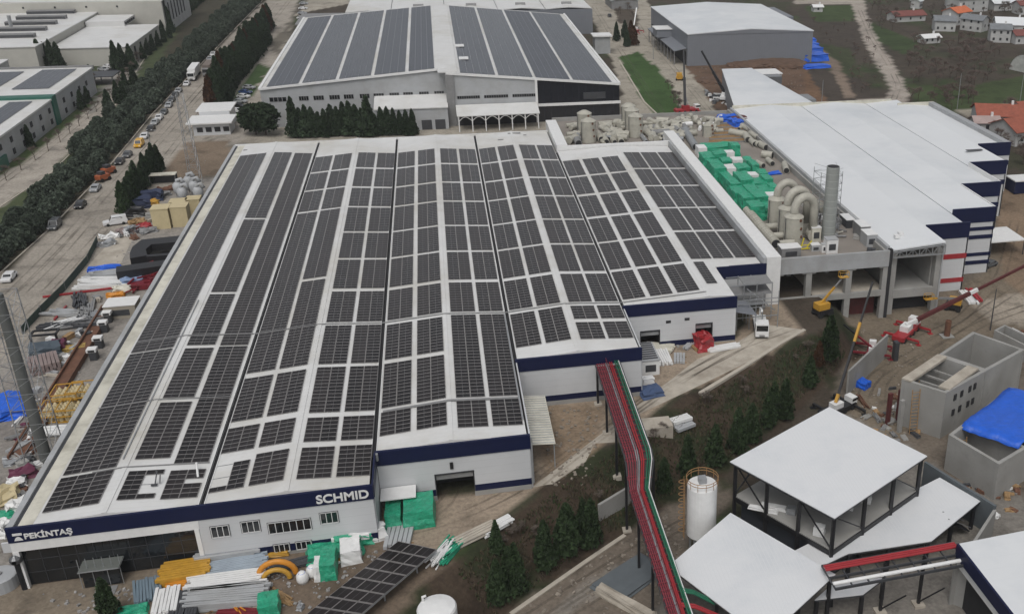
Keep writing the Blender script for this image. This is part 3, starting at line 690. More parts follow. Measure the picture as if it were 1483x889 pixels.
gable_wall(bk, XL, XM, 213.8, 0, zl-.3, zm-.3, LTWALL)
xs_ = aty(779, 180, 206.8).x
zat = lambda x: zm+(zr-zm)*(x-XM)/(XR-XM)
gable_wall(bk, XM+2.2, xs_, 206.8, 0, zat(XM+2.2)-.3, zat(xs_)-.3, LTWALL)
gable_wall(bk, xs_, XR, 206.8, 0, zat(xs_)-.3, zr-.3, mat('black glazed front', (.012, .013, .018), .2, .2, .3, spec=.6, stripe=(0, 2.2, .06, 2.2)), 'glazed_front')
MB().box(XM-.3, XM+2.2, 206.2, 214, 0, zm-.6).build('stair_strip', GREY, bk)
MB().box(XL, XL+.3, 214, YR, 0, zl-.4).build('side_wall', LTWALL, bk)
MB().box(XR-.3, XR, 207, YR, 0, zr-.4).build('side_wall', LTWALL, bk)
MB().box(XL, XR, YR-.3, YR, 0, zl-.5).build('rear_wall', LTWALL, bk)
mb = MB(); mb.beam((xs_, 206.6, 0), (xs_, 206.6, zat(xs_)-.3), .7); mb.build('corner_post', WHITE, bk)
mb = MB(); mb.box(xs_, XR+.3, 206.3, 206.75, 5.0, 5.8); mb.build('floor_band', WHITE, bk)
mb = MB(); mb.beam((XM, 206.6, zm-.1), (XR, 206.6, zr-.1), .5, .7); mb.beam((XR, 206.6, zr), (XR, YR, zr), .7, .9); mb.beam((XL, 213.5, zl-.1), (XM, 213.5, zm-.1), .5, .6); mb.beam((XL, 213.5, zl), (XL, YR, zl), .8, .5); mb.build('verge_trim', WHITE, bk)
x, z = aty(881, 132, 206.7).x, 8.4
MB().box(96, 103, 206.6, 206.8, 6.7, 8.8).build('window', DGREY, bk)
def strip_window(px0, py0, px1, py1, Yw, h, par, n):
    a = aty(px0, py0, Yw); b_ = aty(px1, py1, Yw); zc = (a.z+b_.z)/2
    f = MB().box(a.x, b_.x, Yw-.1, Yw, zc-h/2, zc+h/2).build('window', GREY, par)
    mb = MB(); w = (b_.x-a.x)/n
    for i in range(n): mb.box(a.x+i*w+w*.1, a.x+(i+1)*w-w*.1, Yw-.14, Yw-.1, zc-h/2+.12, zc+h/2-.12)
    mb.build('pane', GLASS, f)
for a, b in ((390, 415), (433, 447), (454, 469), (477, 492), (498, 512), (521, 535), (541, 556), (564, 578), (584, 598), (607, 621), (629, 643)):
    y_ = 144.5-(a-390)*.038; strip_window(a, y_, b, y_-.5, 213.8, 1.4, bk, 4)
for (a, b) in ((662, 695), (701, 736), (742, 776)):
    for y_ in (141, 159.5): strip_window(a, y_-(a-662)*.035, b, y_-(a-662)*.035, 206.8, 1.0, bk, 10)
# lean-to and canopy at its foot
ln = thing('lean_to_shed', 'white-roofed lean-to against the rear factory behind a row of dark conifers', 'shed', (43, 210, 0))
mb = MB(); mb.add([(32.5, 203, 6.5), (54.2, 203, 6.5), (54.2, 213.7, 8.2), (32.5, 213.7, 8.2), (32.5, 203, 6.8), (54.2, 203, 6.8), (54.2, 213.7, 8.5), (32.5, 213.7, 8.5)], [(0, 3, 2, 1), (4, 5, 6, 7), (0, 1, 5, 4), (1, 2, 6, 5), (2, 3, 7, 6), (3, 0, 4, 7)])
mb.build('roof', WROOF, ln); MB().box(33, 54, 203.3, 213.6, 0, 6.45).build('wall', LTWALL, ln)
MB().box(46, 49, 203.2, 203.3, 0, 3).build('door', DGREY, ln); MB().box(50, 53, 203.2, 203.3, 0, 3).build('door', DGREY, ln)
cn = thing('loading_canopy', 'long cream canopy on arched posts along the foot of the rear factory', 'canopy', (70, 200, 0))
mb = MB(); mb.add([(56.5, 198.5, 4.7), (xs_, 198.5, 4.7), (xs_, 206.5, 6.2), (56.5, 206.5, 6.2), (56.5, 198.5, 4.95), (xs_, 198.5, 4.95), (xs_, 206.5, 6.45), (56.5, 206.5, 6.45)], [(0, 3, 2, 1), (4, 5, 6, 7), (0, 1, 5, 4), (1, 2, 6, 5), (2, 3, 7, 6), (3, 0, 4, 7)]); mb.build('roof', WROOF, cn)
for i in range(7):
    x = 57+(xs_-57.5)*i/6; MB().box(x-.15, x+.15, 198.6, 198.9, 0, 4.7).build('post', WHITE, cn)
    if i < 6:
        w = (xs_-57.5)/6; mb = MB(); mb.tube([(x+w*q/10, 198.7, 3.2+1.3*math.sin(math.pi*q/10)) for q in range(11)], .09, 6); mb.build('arch', WHITE, cn)
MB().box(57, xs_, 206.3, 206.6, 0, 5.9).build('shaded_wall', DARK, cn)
# arrays of the rear roof
def rear_array(x0, x1, lab):
    left = x1 <= XM+.1
    s = (zm-zl)/(XM-XL) if left else (zr-zm)/(XR-XM); zz = (zl+(x0-XL)*s) if left else (zm+(x0-XM)*s)
    y0 = 215 if left else 208; ny_ = int((YR-2-y0)/1.045); n = max(1, round((x1-x0)/2.05)); pw = (x1-x0)/n
    t_ = thing('solar_array', lab, 'solar array', (x0, y0, zz), 'solar arrays on the rear factory roof')
    o = bpy.data.objects.new('panel_column', None)
    me = panel_field(n, ny_, s, 'panel_sheet', pw, PANELB); bpy.data.objects.remove(o)
    o = bpy.data.objects.new('panel_sheet', me); COL.objects.link(o); o.parent = t_
ex = [1.3, 11.5, 22.2, 32.6, 42.8, 51.6]
for i in range(5): rear_array(ex[i]+.5, ex[i+1]-.5, f'blue-grey panel field on the left slope of the rear factory, {ORD[i]} from its left edge')
ex = [58.2, 69.6, 81, 92.6, 105.8]
for i in range(4): rear_array(ex[i]+.45, ex[i+1]-.45, f'blue-grey panel field on the right slope of the rear factory, {ORD[i]} from its ridge')
mb = MB(); mb.box(52, 57.8, 208, YR-.5, zm-.28, zm+.02); mb.build('ridge_strip', WROOF, bk)
for (a, b, c) in ((58.4, 250, 3), (59, 228, 3)): MB().box(a, a+3, b, b+4, zat(a)+.15, zat(a)+.35).build('roof_hatch', WHITE, bk)
# stacks on its far roof
for i, (x, y) in enumerate(((64.5, 343), (79, 343), (53, 343), (96, 344), (85, 343.5))):
    z = zat(x) if x > XM else zm
    v = thing('roof_vent', 'thin metal flue at the back edge of the rear factory roof, ' + ['third', 'fourth', 'nearest the middle', 'rightmost', 'second from the right'][i]+(' from the left' if i < 2 else ''), 'flue', (x, y, z), 'flues on the rear roof')
    mb = MB(); mb.tube([(0, 0, 0), (0, 0, 4)], .35, 8); mb.build('pipe', DGREY, v); mb = MB(); mb.lathe((0, 0, 4), [(.7, 0), (.7, .5), (.1, 1.0)], 10); mb.build('cowl', STEEL, v)
# white kiosk at its right rear
kz = at(871, 57, 5.5); ks = thing('stair_tower', 'slim white kiosk with flat cap beside the right edge of the rear factory', 'kiosk', (kz.x, kz.y, 0))
MB().box(kz.x-3.2, kz.x+3.2, kz.y-3, kz.y+3, 0, 7).build('wall', LTWALL, ks); MB().box(kz.x-4, kz.x+4, kz.y-3.8, kz.y+3.8, 7, 7.5).build('roof', WHITE, ks)
# third factory further back
b3 = thing('far_factory', 'long cream-roofed hall with grey side wall behind the solar covered rear factory', 'factory', (70, 380, 0))
x3 = [15, 34, 57, 80, 101, 122]
for i in range(5):
    mb = MB(); xa, xb = x3[i]+.15, x3[i+1]-.15; xm_ = (xa+xb)/2
    for (a, b, z0, z1) in ((xa, xm_, 11.4, 12.1), (xm_, xb, 12.1, 11.4)):
        mb.add([(a, 362, z0-.3), (b, 362, z1-.3), (b, 470, z1-.3), (a, 470, z0-.3), (a, 362, z0), (b, 362, z1), (b, 470, z1), (a, 470, z0)], [(0, 3, 2, 1), (4, 5, 6, 7), (0, 1, 5, 4), (1, 2, 6, 5), (2, 3, 7, 6), (3, 0, 4, 7)])
    mb.build('roof', MATS['white sheet roof'], b3)
    if i: 
        mb = MB(); mb.tube([(xm_-2, 372, 12.1), (xm_+2.5, 372, 12.1)], .9, 8); mb.build('roof_vent', GREY, b3)
MB().box(15, 122.2, 361.7, 469, 0, 11.0).build('wall', WALLG, b3)
MB().box(14.8, 122.4, 469, 470, 0, 11.3).build('rear_wall', WALLG, b3)
b4 = thing('dark_office', 'low dark building with a pink terrace left of the far factory', 'office', (0, 385, 0))
MB().box(-6, 14.5, 372, 400, 0, 5.0).build('wall', DGREY, b4); MB().box(-7, 14.6, 371, 401, 5.0, 5.5).build('roof', GREY, b4); MB().box(1, 10, 372, 390, 5.5, 5.6).build('terrace', mat('pink paving', (.25, .13, .11)), b4)

# ------------------------------------------------------------------ grey warehouse
gw = thing('grey_warehouse', 'grey clad warehouse with a bright white roof beyond the earth works', 'warehouse', (190, 330, 0))
Zg = 12.5
A = at(1003, 52, Zg); B = at(1163, 43, Zg); A2 = at(935, 12, Zg); B2 = at(1163, 8, Zg); Yf = (A.y+B.y)/2
gx0, gx1 = A.x-1, B.x+3; yb_ = Yf+72
MB().box(gx0, gx1, Yf, yb_, -1, Zg-.2).build('wall', WALLG, gw)
gmid = gx0+28
gable_roof(gw, gx0-.2, gx0+26, gx1+.2, Yf-.2, Yf-.2, yb_, Zg, Zg+1.6, Zg+.2, PROOF)
gable_wall(gw, gx0, gx0+26, Yf-.15, Zg-.4, Zg-.1, Zg+1.4, WALLG); gable_wall(gw, gx0+26, gx1, Yf-.15, Zg-.4, Zg+1.4, Zg, WALLG)
MB().box(gx1, gx1+6, yb_-30, yb_-2, -1, Zg-1).build('annex', WALLG, gw)
mb = MB(); mb.box(gx0-.15, gx0-.05, Yf+2, yb_-2, 0, 5.2); mb.build('dark_glazing', DARK, gw)
mb = MB(); mb.add([(gx0-5, Yf+2, 5.4), (gx0, Yf+2, 6.4), (gx0, Yf+55, 6.4), (gx0-5, Yf+55, 5.4), (gx0-5, Yf+2, 5.7), (gx0, Yf+2, 6.7), (gx0, Yf+55, 6.7), (gx0-5, Yf+55, 5.7)], [(0, 3, 2, 1), (4, 5, 6, 7), (0, 1, 5, 4), (1, 2, 6, 5), (2, 3, 7, 6), (3, 0, 4, 7)]); mb.build('canopy', WALLG, gw)
for i in range(9): MB().box(gx0-4.8, gx0-4.5, Yf+3+i*6.3, Yf+3.3+i*6.3, 0, 5.4).build('post', GREY, gw)
MB().box(gx0-6.5, gx0+2, Yf+28, Yf+36, 6.4, 9.6).build('entrance_block', WALLG, gw); MB().box(gx0-7, gx0+2.2, Yf+27.6, Yf+36.4, 9.6, 9.9).build('entrance_roof', WHITE, gw)
sh = thing('grey_shed', 'small pale shed beyond the lawn at the top of the picture', 'shed', (146, 405, 0))
q_ = at(905, 14, 0); gable_wall(sh, q_.x-7, q_.x+7, q_.y, 0, 4.5, 4.5, GREY); MB().box(q_.x-6.9, q_.x+6.9, q_.y+.4, q_.y+22, 0, 4.4).build('wall', GREY, sh)
gable_roof(sh, q_.x-7.4, q_.x, q_.x+7.4, q_.y-.4, q_.y-.4, q_.y+23, 4.4, 6.6, 4.4, STEEL)

# small white roofed hall
sw = thing('white_hall', 'grey walled hall with a flat white roof right behind the long white factory', 'warehouse', (160, 215, 0))
Zs = 7.5
P = [at(1055, 100, Zs), at(1143, 100, Zs), at(1170, 141, Zs), at(1068, 158, Zs)]
sx0, sx1, sy0, sy1 = P[3].x, P[2].x-1, 186, P[0].y
mb = MB(); mb.slab([(sx0, sy0), (sx1, sy0), (sx1-4, sy1), (sx0+11, sy1)], -2, Zs-.3); mb.build('wall', WALLG, sw)
mb = MB(); mb.slab([(sx0-.2, sy0-.2), (sx1+.2, sy0-.2), (sx1-3.8, sy1+.2), (sx0+10.8, sy1+.2)], Zs-.3, Zs); mb.build('roof', PROOF, sw)
for yy in (sy0+7, sy0+42):
    MB().box(sx1-2.5, sx1+3.5, yy, yy+8, Zs-3.2, Zs-.6).build('louvre_block', mat('louvre grey', (.22, .23, .24), stripe=(1, 1.2, .3, .5)), sw)
MB().box(sx1-4, sx1+5, sy1-8, sy1, -1, Zs-.8).build('annex', LTWALL, sw); MB().box(sx1-3.9, sx1+5.3, sy1-8.3, sy1+.3, Zs-.8, Zs-.5).build('annex_roof', WHITE, sw)

# ------------------------------------------------------------------ long white factory on the right
rf = thing('white_factory', 'very long factory with smooth white roof and stepped navy, red and white striped fronts', 'factory', (165, 120, 0))
SX = [137.0, 148.6, 158.8, 169.3, 179.7, 190.3, 200.0]; SY = [61.9, 70.8, 78.8, 95.3, 111.2, 126.5]; REAR = [179, 179, 179, 179, 179, 173]
RV = [(137.0, 8.45), (148.6, 9.35), (158.8, 8.5), (169.3, 9.35), (179.7, 8.5), (190.3, 9.2), (200, 8.5)]
mb = MB()
for i in range(6):
    a, b = SX[i]+(.12 if i in (2, 4) else 0), SX[i+1]-(.12 if i in (1, 3) else 0); z0, z1 = RV[i][1], RV[i+1][1]
    if i == 5: b -= 1.6
    y0 = SY[i]+(.32 if i else -.2); y1 = REAR[i]
    mb.add([(a, y0, z0-.3), (b, y0, z1-.3), (b, y1, z1-.3), (a, y1, z0-.3), (a, y0, z0), (b, y0, z1), (b, y1, z1), (a, y1, z0)], [(0, 3, 2, 1), (4, 5, 6, 7), (0, 1, 5, 4), (1, 2, 6, 5), (2, 3, 7, 6), (3, 0, 4, 7)])
mb.build('roof', PROOF, rf)
mb = MB(); mb.box(158.6, 159.0, 79, 178.5, 8.1, 8.2); mb.box(179.5, 179.9, 111.5, 178.5, 8.1, 8.2); mb.build('valley_gutter', DARK, rf)
BZ = -7.5
def striped(i, bands):
    x0, x1, y = SX[i], SX[i+1], SY[i]
    for (zt, zb, m, nm) in bands:
        pr = .1 if m is not WALL else 0.0
        MB().box(x0+.05, x1+.02, y-pr, y+.3, zb, zt).build(nm, m, rf)
striped(1, [(9.6, 6.2, NAVY, 'fascia'), (6.2, 2.6, WALL, 'front_wall'), (2.6, 1.5, RED, 'red_band'), (1.5, -3.0, WALL, 'front_wall'), (-3.0, -4.0, RED, 'red_band'), (-4.0, BZ, WALL, 'front_wall')])
striped(2, [(9.6, 6.2, NAVY, 'fascia'), (6.2, 5.1, WALL, 'front_wall'), (5.1, 4.3, NAVY, 'navy_band'), (4.3, 3.2, WALL, 'front_wall'), (3.2, 2.3, NAVY, 'navy_band'), (2.3, -1.0, WALL, 'front_wall'), (-1.0, -1.8, NAVY, 'navy_band'), (-1.8, -2.9, WALL, 'front_wall'), (-2.9, -3.8, NAVY, 'navy_band'), (-3.8, -6.3, WALL, 'front_wall'), (-6.3, BZ-.5, NAVY, 'navy_band')])
for i in (3, 4, 5): striped(i, [(9.6, 6.0, NAVY, 'fascia'), (6.0, 4.5, WALL, 'front_wall'), (4.5, 3.3, NAVY, 'navy_band'), (3.3, BZ-1, WALL, 'front_wall')])
for i in range(1, 6):   # side returns
    x = SX[i]; y0, y1 = SY[i-1], SY[i]
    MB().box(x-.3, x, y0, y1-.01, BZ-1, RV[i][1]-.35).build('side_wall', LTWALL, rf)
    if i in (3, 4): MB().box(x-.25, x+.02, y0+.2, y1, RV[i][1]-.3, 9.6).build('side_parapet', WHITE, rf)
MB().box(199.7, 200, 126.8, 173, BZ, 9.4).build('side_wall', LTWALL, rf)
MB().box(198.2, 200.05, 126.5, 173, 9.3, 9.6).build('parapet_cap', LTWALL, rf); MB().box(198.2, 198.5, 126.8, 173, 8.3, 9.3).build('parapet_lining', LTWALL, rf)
MB().box(188, 200, 173, 173.5, 0, 9.6).build('rear_parapet', CREAM, rf)
MB().box(137, 188.5, 179, 179.4, 0, 9.5).build('rear_parapet', CREAM, rf)
MB().box(136.2, 136.9, 62.5, 179, 8.0, 9.0).build('side_parapet', LTWALL, rf)
MB().box(184.5, 189, 121.5, 122.6, 9.3, 9.4).build('stacked_sheets', DGREY, rf)
# open front bay with truss
mb = MB(); T0, T1 = (137.4, 61.7), (148.4, 61.7); zt = lambda x: 8.35+.9*(x-137)/11.6
mb.beam((137.2, 61.35, 6.9), (148.5, 61.35, 6.9), .22); mb.beam((137.2, 61.35, zt(137.2)-.35), (148.5, 61.35, zt(148.5)-.35), .22); n = 8
for i in range(n+1):
    x = 137.2+11.3*i/n; mb.beam((x, 61.35, 6.9), (x, 61.35, zt(x)-.35), .14)
    if i < n: x2 = 137.2+11.3*(i+1)/n; mb.beam((x, 61.35, zt(x)-.35) if i % 2 else (x, 61.35, 6.9), (x2, 61.35, 6.9) if i % 2 else (x2, 61.35, zt(x2)-.35), .11)
mb.build('roof_truss', STEEL, rf)
for (a, b) in ((137.3, 138.6), (147.2, 148.5)): MB().box(a, b, 62.2, 63.6, -6.2, 8.0).build('column', CONC, rf)
MB().box(138.6, 147.2, 62.3, 62.7, 6.3, 6.75).build('beam', CONC, rf)
MB().box(138.6, 147.2, 62.4, 78, -1.6, -.9).build('floor_slab', CONC, rf)
MB().box(138.4, 147.4, 62.1, 62.8, -2.4, -.6).build('slab_edge', CONC, rf)
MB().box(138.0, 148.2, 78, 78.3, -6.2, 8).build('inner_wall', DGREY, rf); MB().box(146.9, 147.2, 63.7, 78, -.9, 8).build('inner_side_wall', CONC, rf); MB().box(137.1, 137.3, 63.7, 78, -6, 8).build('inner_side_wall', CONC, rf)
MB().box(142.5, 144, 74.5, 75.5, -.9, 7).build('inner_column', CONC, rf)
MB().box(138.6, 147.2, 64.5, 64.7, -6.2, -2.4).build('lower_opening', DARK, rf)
for x, y in ((139.8, 66.5), (141.2, 67.8)): MB().box(x, x+1, y, y+.9, 8.85, 9.5).build('roof_box', WHITE, rf)

# ------------------------------------------------------------------ flat roofed concrete frame with process plant
cf = thing('concrete_building', 'open fronted concrete frame building carrying ducts, tanks and green wrapped crates', 'building', (124, 100, 0))
SL = 6.9
mb = MB(); mb.box(113.2, 136.0, 61.3, 180, SL-.6, SL); mb.build('roof_slab', mat('grey brown screed', (.24, .215, .19), .9, .16, .4, dirt=(.17, .15, .13), dscale=.2), cf)
mb = MB(); mb.box(82.8, 113.1, 145, 180, SL-.7, SL-.1); mb.build('rear_slab', MATS['grey brown screed'], cf)
mb = MB(); mb.box(112.2, 136.2, 60.8, 61.3, SL-1.5, 8.75); mb.build('edge_beam', LTWALL, cf)
mb = MB(); mb.box(135.6, 136.1, 61.4, 179.8, SL, 8.3); mb.build('side_parapet', CONC, cf)
mb = MB(); mb.box(83, 136, 179.8, 180.3, 0, 7.9); mb.build('rear_parapet', CONC, cf)
fl = [(112.3, 0, 8.7), (119.0, 0, 8), (127.4, -6.2, 8), (135.2, -6.2, 8.7)]
for x, z0, z1 in fl:
    mb = MB(); mb.box(x, x+1.2, 61.0, 62.2, z0, SL-1.0)
    if x > 113: mb.add([(x-1, 61.1, SL-1.5), (x, 61.1, SL-2.4), (x, 62, SL-2.4), (x-1, 62, SL-1.5)], [(0, 1, 2, 3)])
    mb.box(x-.8, x+2.0, 61.05, 62.1, SL-1.9, SL-1.5); mb.build('column', CONC, cf)
MB().box(112.3, 136.3, 61.35, 62.1, SL-1.6, SL-.6).build('beam', CONC, cf)
MB().box(112.3, 127.6, 61.2, 82, -.8, -.02).build('floor_slab', CONCP, cf); MB().box(127.6, 136.3, 61.2, 82, -.9, -.05).build('floor_slab', CONCP, cf)
MB().box(112.3, 136.3, 60.95, 61.6, -1.0, .15).build('slab_edge', CONC, cf)
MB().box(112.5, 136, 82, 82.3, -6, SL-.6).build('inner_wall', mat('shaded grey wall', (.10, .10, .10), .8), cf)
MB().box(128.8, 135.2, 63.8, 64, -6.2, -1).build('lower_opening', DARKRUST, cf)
for x in (118.8, 127.2):
    MB().box(x, x+1, 72, 73, 0, SL-.6).build('inner_column', CONC, cf)
mb = MB(); mb.box(113, 135, 76, 76.4, 3.2, 3.8); mb.box(113, 135, 68, 68.25, 3.0, 3.25); mb.build('mezzanine', STEEL, cf)
MB().box(136.2, 136.9, 60.9, 61.8, -6.2, 8.9).build('dark_joint', DARK, cf)

# ducts and scrubbers on that roof
def scrubber(px, py_top, zb, h, r, label, duct=None):
    p = at(px, py_top, zb+h); t_ = thing('scrubber_tank', label, 'tank', (p.x, p.y, zb), 'beige scrubber tanks on the flat roof')
    mb = MB(); mb.lathe((0, 0, 0), [(r, 0), (r, h-.9), (r*1.03, h-.85), (r*1.03, h-.75), (r*.98, h-.7), (r*.35, h), (0.01, h)], 22); mb.build('shell', DUCT, t_, local=True)
    mb = MB()
    for z in (h*.25, h*.55): mb.lathe((0, 0, z), [(r+.04, 0), (r+.04, .1)], 22)
    mb.build('hoop', MATS['beige duct plastic'], t_, local=True)
    for k, z in enumerate((h*.82, h*.55, h*.28)):
        mb = MB(); a = R(-65+k*6); mb.tube([(r*.95*math.cos(a), r*.95*math.sin(a), z), ((r+.12)*math.cos(a), (r+.12)*math.sin(a), z)], .3, 10); mb.build('inspection_port', BROWN, t_, local=True)
    mb = MB(); a = R(200); mb.beam((r*1.1*math.cos(a), r*1.1*math.sin(a), .3), (r*1.1*math.cos(a), r*1.1*math.sin(a), h-.9), .12); mb.build('ladder', DGREY, t_, local=True)
    if duct:
        dx, dy, rr, hh = duct; pts = []
        for k in range(13):
            u = math.pi*k/12; pts.append(((1-math.cos(u))/2*dx, (1-math.cos(u))/2*dy, h+.2+hh*math.sin(u)))
        pts = [(0, 0, h-.4)]+pts+[(dx, dy, 1.3)]
        mb = MB(); mb.tube(pts, rr, 14); mb.build('elbow_duct', DUCT, t_, smooth=True, local=True)
        mb = MB(); mb.tube([(dx, dy-.9, 1.2), (dx, dy+.9, 1.2)], 1.3, 16); mb.build('fan_casing', DUCT, t_, local=True)
    return t_
scrubber(1126, 283, SL, 6.6, 1.9, 'beige scrubber tank with swan-neck duct nearest the green crates', (4.2, .6, .85, 2.4))
scrubber(1141, 296, SL, 6.9, 1.9, 'middle beige scrubber tank, half hidden by the one in front', (4.6, .8, .9, 2.6))
scrubber(1150.5, 308, SL, 6.6, 1.95, 'foremost beige scrubber tank below the tall grey chimney', (4.6, 1.0, .9, 2.8))
for (x, y, h, l) in ((852, 171, 6.5, 'front beige tank of the left group behind the white parapet'), (846, 160, 6.5, 'rear beige tank of the left group behind the white parapet'),
                     (920.5, 164, 6.5, 'front beige tank of the middle group on the rear slab'), (915, 155.5, 6.5, 'second beige tank of the middle group on the rear slab'),
                     (910, 149.5, 6.5, 'rearmost beige tank of the middle group on the rear slab'), (1026, 177, 4.0, 'short beige tank standing before the stored ducts')):
    scrubber(x, y, SL, h, 2.0 if h > 5 else 1.6, l)
# horizontal ribbed header duct
def duct(path, r, label, m=DUCT, rib=True, cat='duct', group=None):
    t_ = thing('duct_pipe', label, cat, path[0], group); mb = MB(); mb.tube(path, r, 14); mb.build('pipe', m, t_, smooth=False)
    mb = MB()
    if rib:
        for a, b in zip(path, path[1:]):
            a = Vector(a); b = Vector(b); n = int((b-a).length/1.1)
            for i in range(n): c_ = a+(b-a)*(i+.5)/n; d = (b-a).normalized(); mb.tube([c_-d*.08, c_+d*.08], r+.07, 14)
        if mb.f: mb.build('ribs', m, t_)
    a, b = Vector(path[0]), Vector(path[1]); d = (a-b).normalized(); mb = MB(); mb.tube([a+d*.01, a+d*.03], r*.85, 14); mb.build('open_end', DARK, t_)
    return t_
p0 = at(1092, 304, SL+1.6); p1 = at(1134, 352, SL+1.6)
duct([(115.3, p1.y, SL+1.5), (115.3, p0.y, SL+1.5)], 1.05, 'long beige ribbed header duct beside the white side parapet')
for i, (px, py) in enumerate(((1126, 328), (1140, 341), (1150, 352))):
    a = at(px, py, SL+1.2); duct([(115.6, a.y, SL+1.3), (a.x, a.y, SL+1.3)], .7, 'short beige branch duct feeding the ' + ['rear', 'middle', 'front'][i]+' scrubber tank', rib=False)
duct([tuple(at(1160, 281, SL+4.5)), tuple(at(1196, 305, SL+5.5))], 1.0, 'sloping ribbed duct running into the tall grey chimney')
# chimney with lattice guard
cp = at(1199, 346, SL); ch = thing('tall_chimney', 'tall grey round chimney rising from the flat roof', 'chimney', tuple(cp))
mb = MB(); mb.lathe((0, 0, 0), [(1.45, 0), (1.38, 8), (1.32, 15.6), (1.2, 15.6), (1.2, 15.2)], 24); mb.build('shaft', mat('grey stack sheet'  , (0, 0, 0)), ch, local=True, smooth=False)
mb = MB(); mb.lathe((0, 0, 15.55), [(1.17, 0), (1.17, .08)], 24); mb.build('mouth', DARK, ch, local=True)
lt_ = thing('chimney_lattice', 'open white lattice frame guarding the grey chimney', 'lattice', tuple(cp))
mb = MB(); c4 = [(-2.3, .4), (2.3, .4), (2.3, 4.6), (-2.3, 4.6)]
for x, y in c4: mb.beam((x, y, 0), (x, y, 14.3), .09)
for k in range(9):
    z = 1.6*k+.6
    for i in range(4):
        a, b = c4[i], c4[(i+1) % 4]; mb.beam((*a, z), (*b, z), .06); mb.beam((*a, z), (*b, z+1.6), .05)
mb.build('frame', STEEL, lt_, local=True)
# green wrapped crates
def wrapped(name, c, s, m, label, cat, group, rz=0, seed=0, bev=.12):
    bm = bmesh.new(); bmesh.ops.create_cube(bm, size=1)
    bmesh.ops.subdivide_edges(bm, edges=bm.edges, cuts=3, use_grid_fill=True)
    rr = random.Random(seed)
    for v in bm.verts:
        k = 1+(.05 if v.co.z < 0 else -.03); v.co.x *= k; v.co.y *= k
        v.co = Vector((v.co.x*s[0]+rr.uniform(-bev, bev), v.co.y*s[1]+rr.uniform(-bev, bev), (v.co.z+.5)*s[2]+(rr.uniform(-bev, bev) if v.co.z > 0 else 0)))
    me = bpy.data.meshes.new(name); bm.to_mesh(me); bm.free(); me.materials.append(m)
    o = bpy.data.objects.new(name, me); COL.objects.link(o); o.location = c; o.rotation_euler = (0, 0, rz)
    return tag(o, label, cat, group)
GB = [(265, 465, 3.4, 4.6), (350, 455, 3.6, 3), (460, 402, 2.6, 3), (318, 512, 3.2, 3.0), (397, 503, 2.8, 3), (345, 562, 3.4, 4), (515, 543, 3.6, 4), (560, 500, 2.2, 3.4), (600, 538, 2.0, 3.4),
      (410, 615, 2.4, 5.5), (450, 660, 2.6, 4), (525, 632, 3.6, 6.0), (628, 648, 3.8, 4), (660, 592, 2.3, 3), (694, 640, 2.3, 3.6), (490, 712, 3.6, 5), (580, 706, 3.0, 4), (630, 757, 3.6, 5), (682, 700, 3.6, 4), (550, 760, 3.2, 4), (612, 832, 3.6, 4), (690, 822, 3.0, 3.6), (735, 690, 2.0, 3)]
for i, (zx, zy, sx, sy) in enumerate(GB):
    p = at(970+zx/4.94, 130+zy/4.94, SL+2.7)
    row = ['rearmost', 'rear', 'middle', 'near', 'foremost'][min(4, int((zy-400)/90))]
    wrapped('wrapped_crate', (p.x, p.y, SL+.02), (sx*.93, sy*1.15, 2.7+.3*(i % 3)), GREENT, f'green wrapped crate in the {row} part of the rooftop cluster', 'crate', 'green wrapped crates on the flat roof', 0, i)
for i, (zx, zy, sx, sy) in enumerate(((440, 548, 3.2, 3.4), (585, 600, 3, 2.4), (480, 492, 3, 2.4), (425, 440, 2.4, 2), (705, 735, 3, 4), (225, 405, 2.4, 3))):
    p = at(970+zx/4.94, 130+zy/4.94, SL+2.4)
    wrapped('white_crate', (p.x, p.y, SL+.02), (sx, sy*1.2, 2.4), WHITE, 'uncovered pale crate among the green wrapped ones, '+['near the middle left', 'centre right', 'second from the back', 'rearmost', 'foremost beside the tank', 'left rear corner'][i], 'crate', 'pale crates on the flat roof', 0, 50+i, .03)
p = at(970+345/4.94, 130+402/4.94, SL+1); wrapped('tarp_sheet', (p.x, p.y, SL+.02), (9, 5, 1.3), GREENT, 'flat green sheet lying behind the rooftop crates', 'tarpaulin', None, 0, 77, .2)
# loose duct pieces: (zoomed px pairs)
LD = [((110, 290), (185, 410), .95, STEEL), ((430, 300), (540, 320), .9, DUCT), ((540, 320), (560, 360), .9, DUCT), ((515, 255), (570, 290), .7, DUCT), ((575, 310), (630, 345), .75, DUCT),
      ((590, 370), (640, 395), .8, DUCT), ((640, 385), (690, 415), .85, DUCT), ((660, 460), (735, 470), .95, DUCT), ((820, 530), (835, 580), .8, DUCT), ((620, 520), (670, 545), .7, DUCT), ((700, 500), (735, 530), .7, DUCT),
      ((560, 340), (610, 390), .8, DUCT), ((20, 235), (75, 250), .8, DUCT), ((60, 210), (110, 215), .8, DUCT)]
for i, (a, b, r, m) in enumerate(LD):
    A_ = at(970+a[0]/4.94, 130+a[1]/4.94, SL+r); B_ = at(970+b[0]/4.94, 130+b[1]/4.94, SL+r)
    duct([tuple(B_), tuple(A_)], r, 'loose beige duct length lying by the right parapet' if m is DUCT and i > 2 else ('grey ribbed duct lying behind the crates' if m is STEEL else 'bent beige duct on the bare deck'), m, rib=(m is STEEL), group='loose duct pieces on the flat roof')
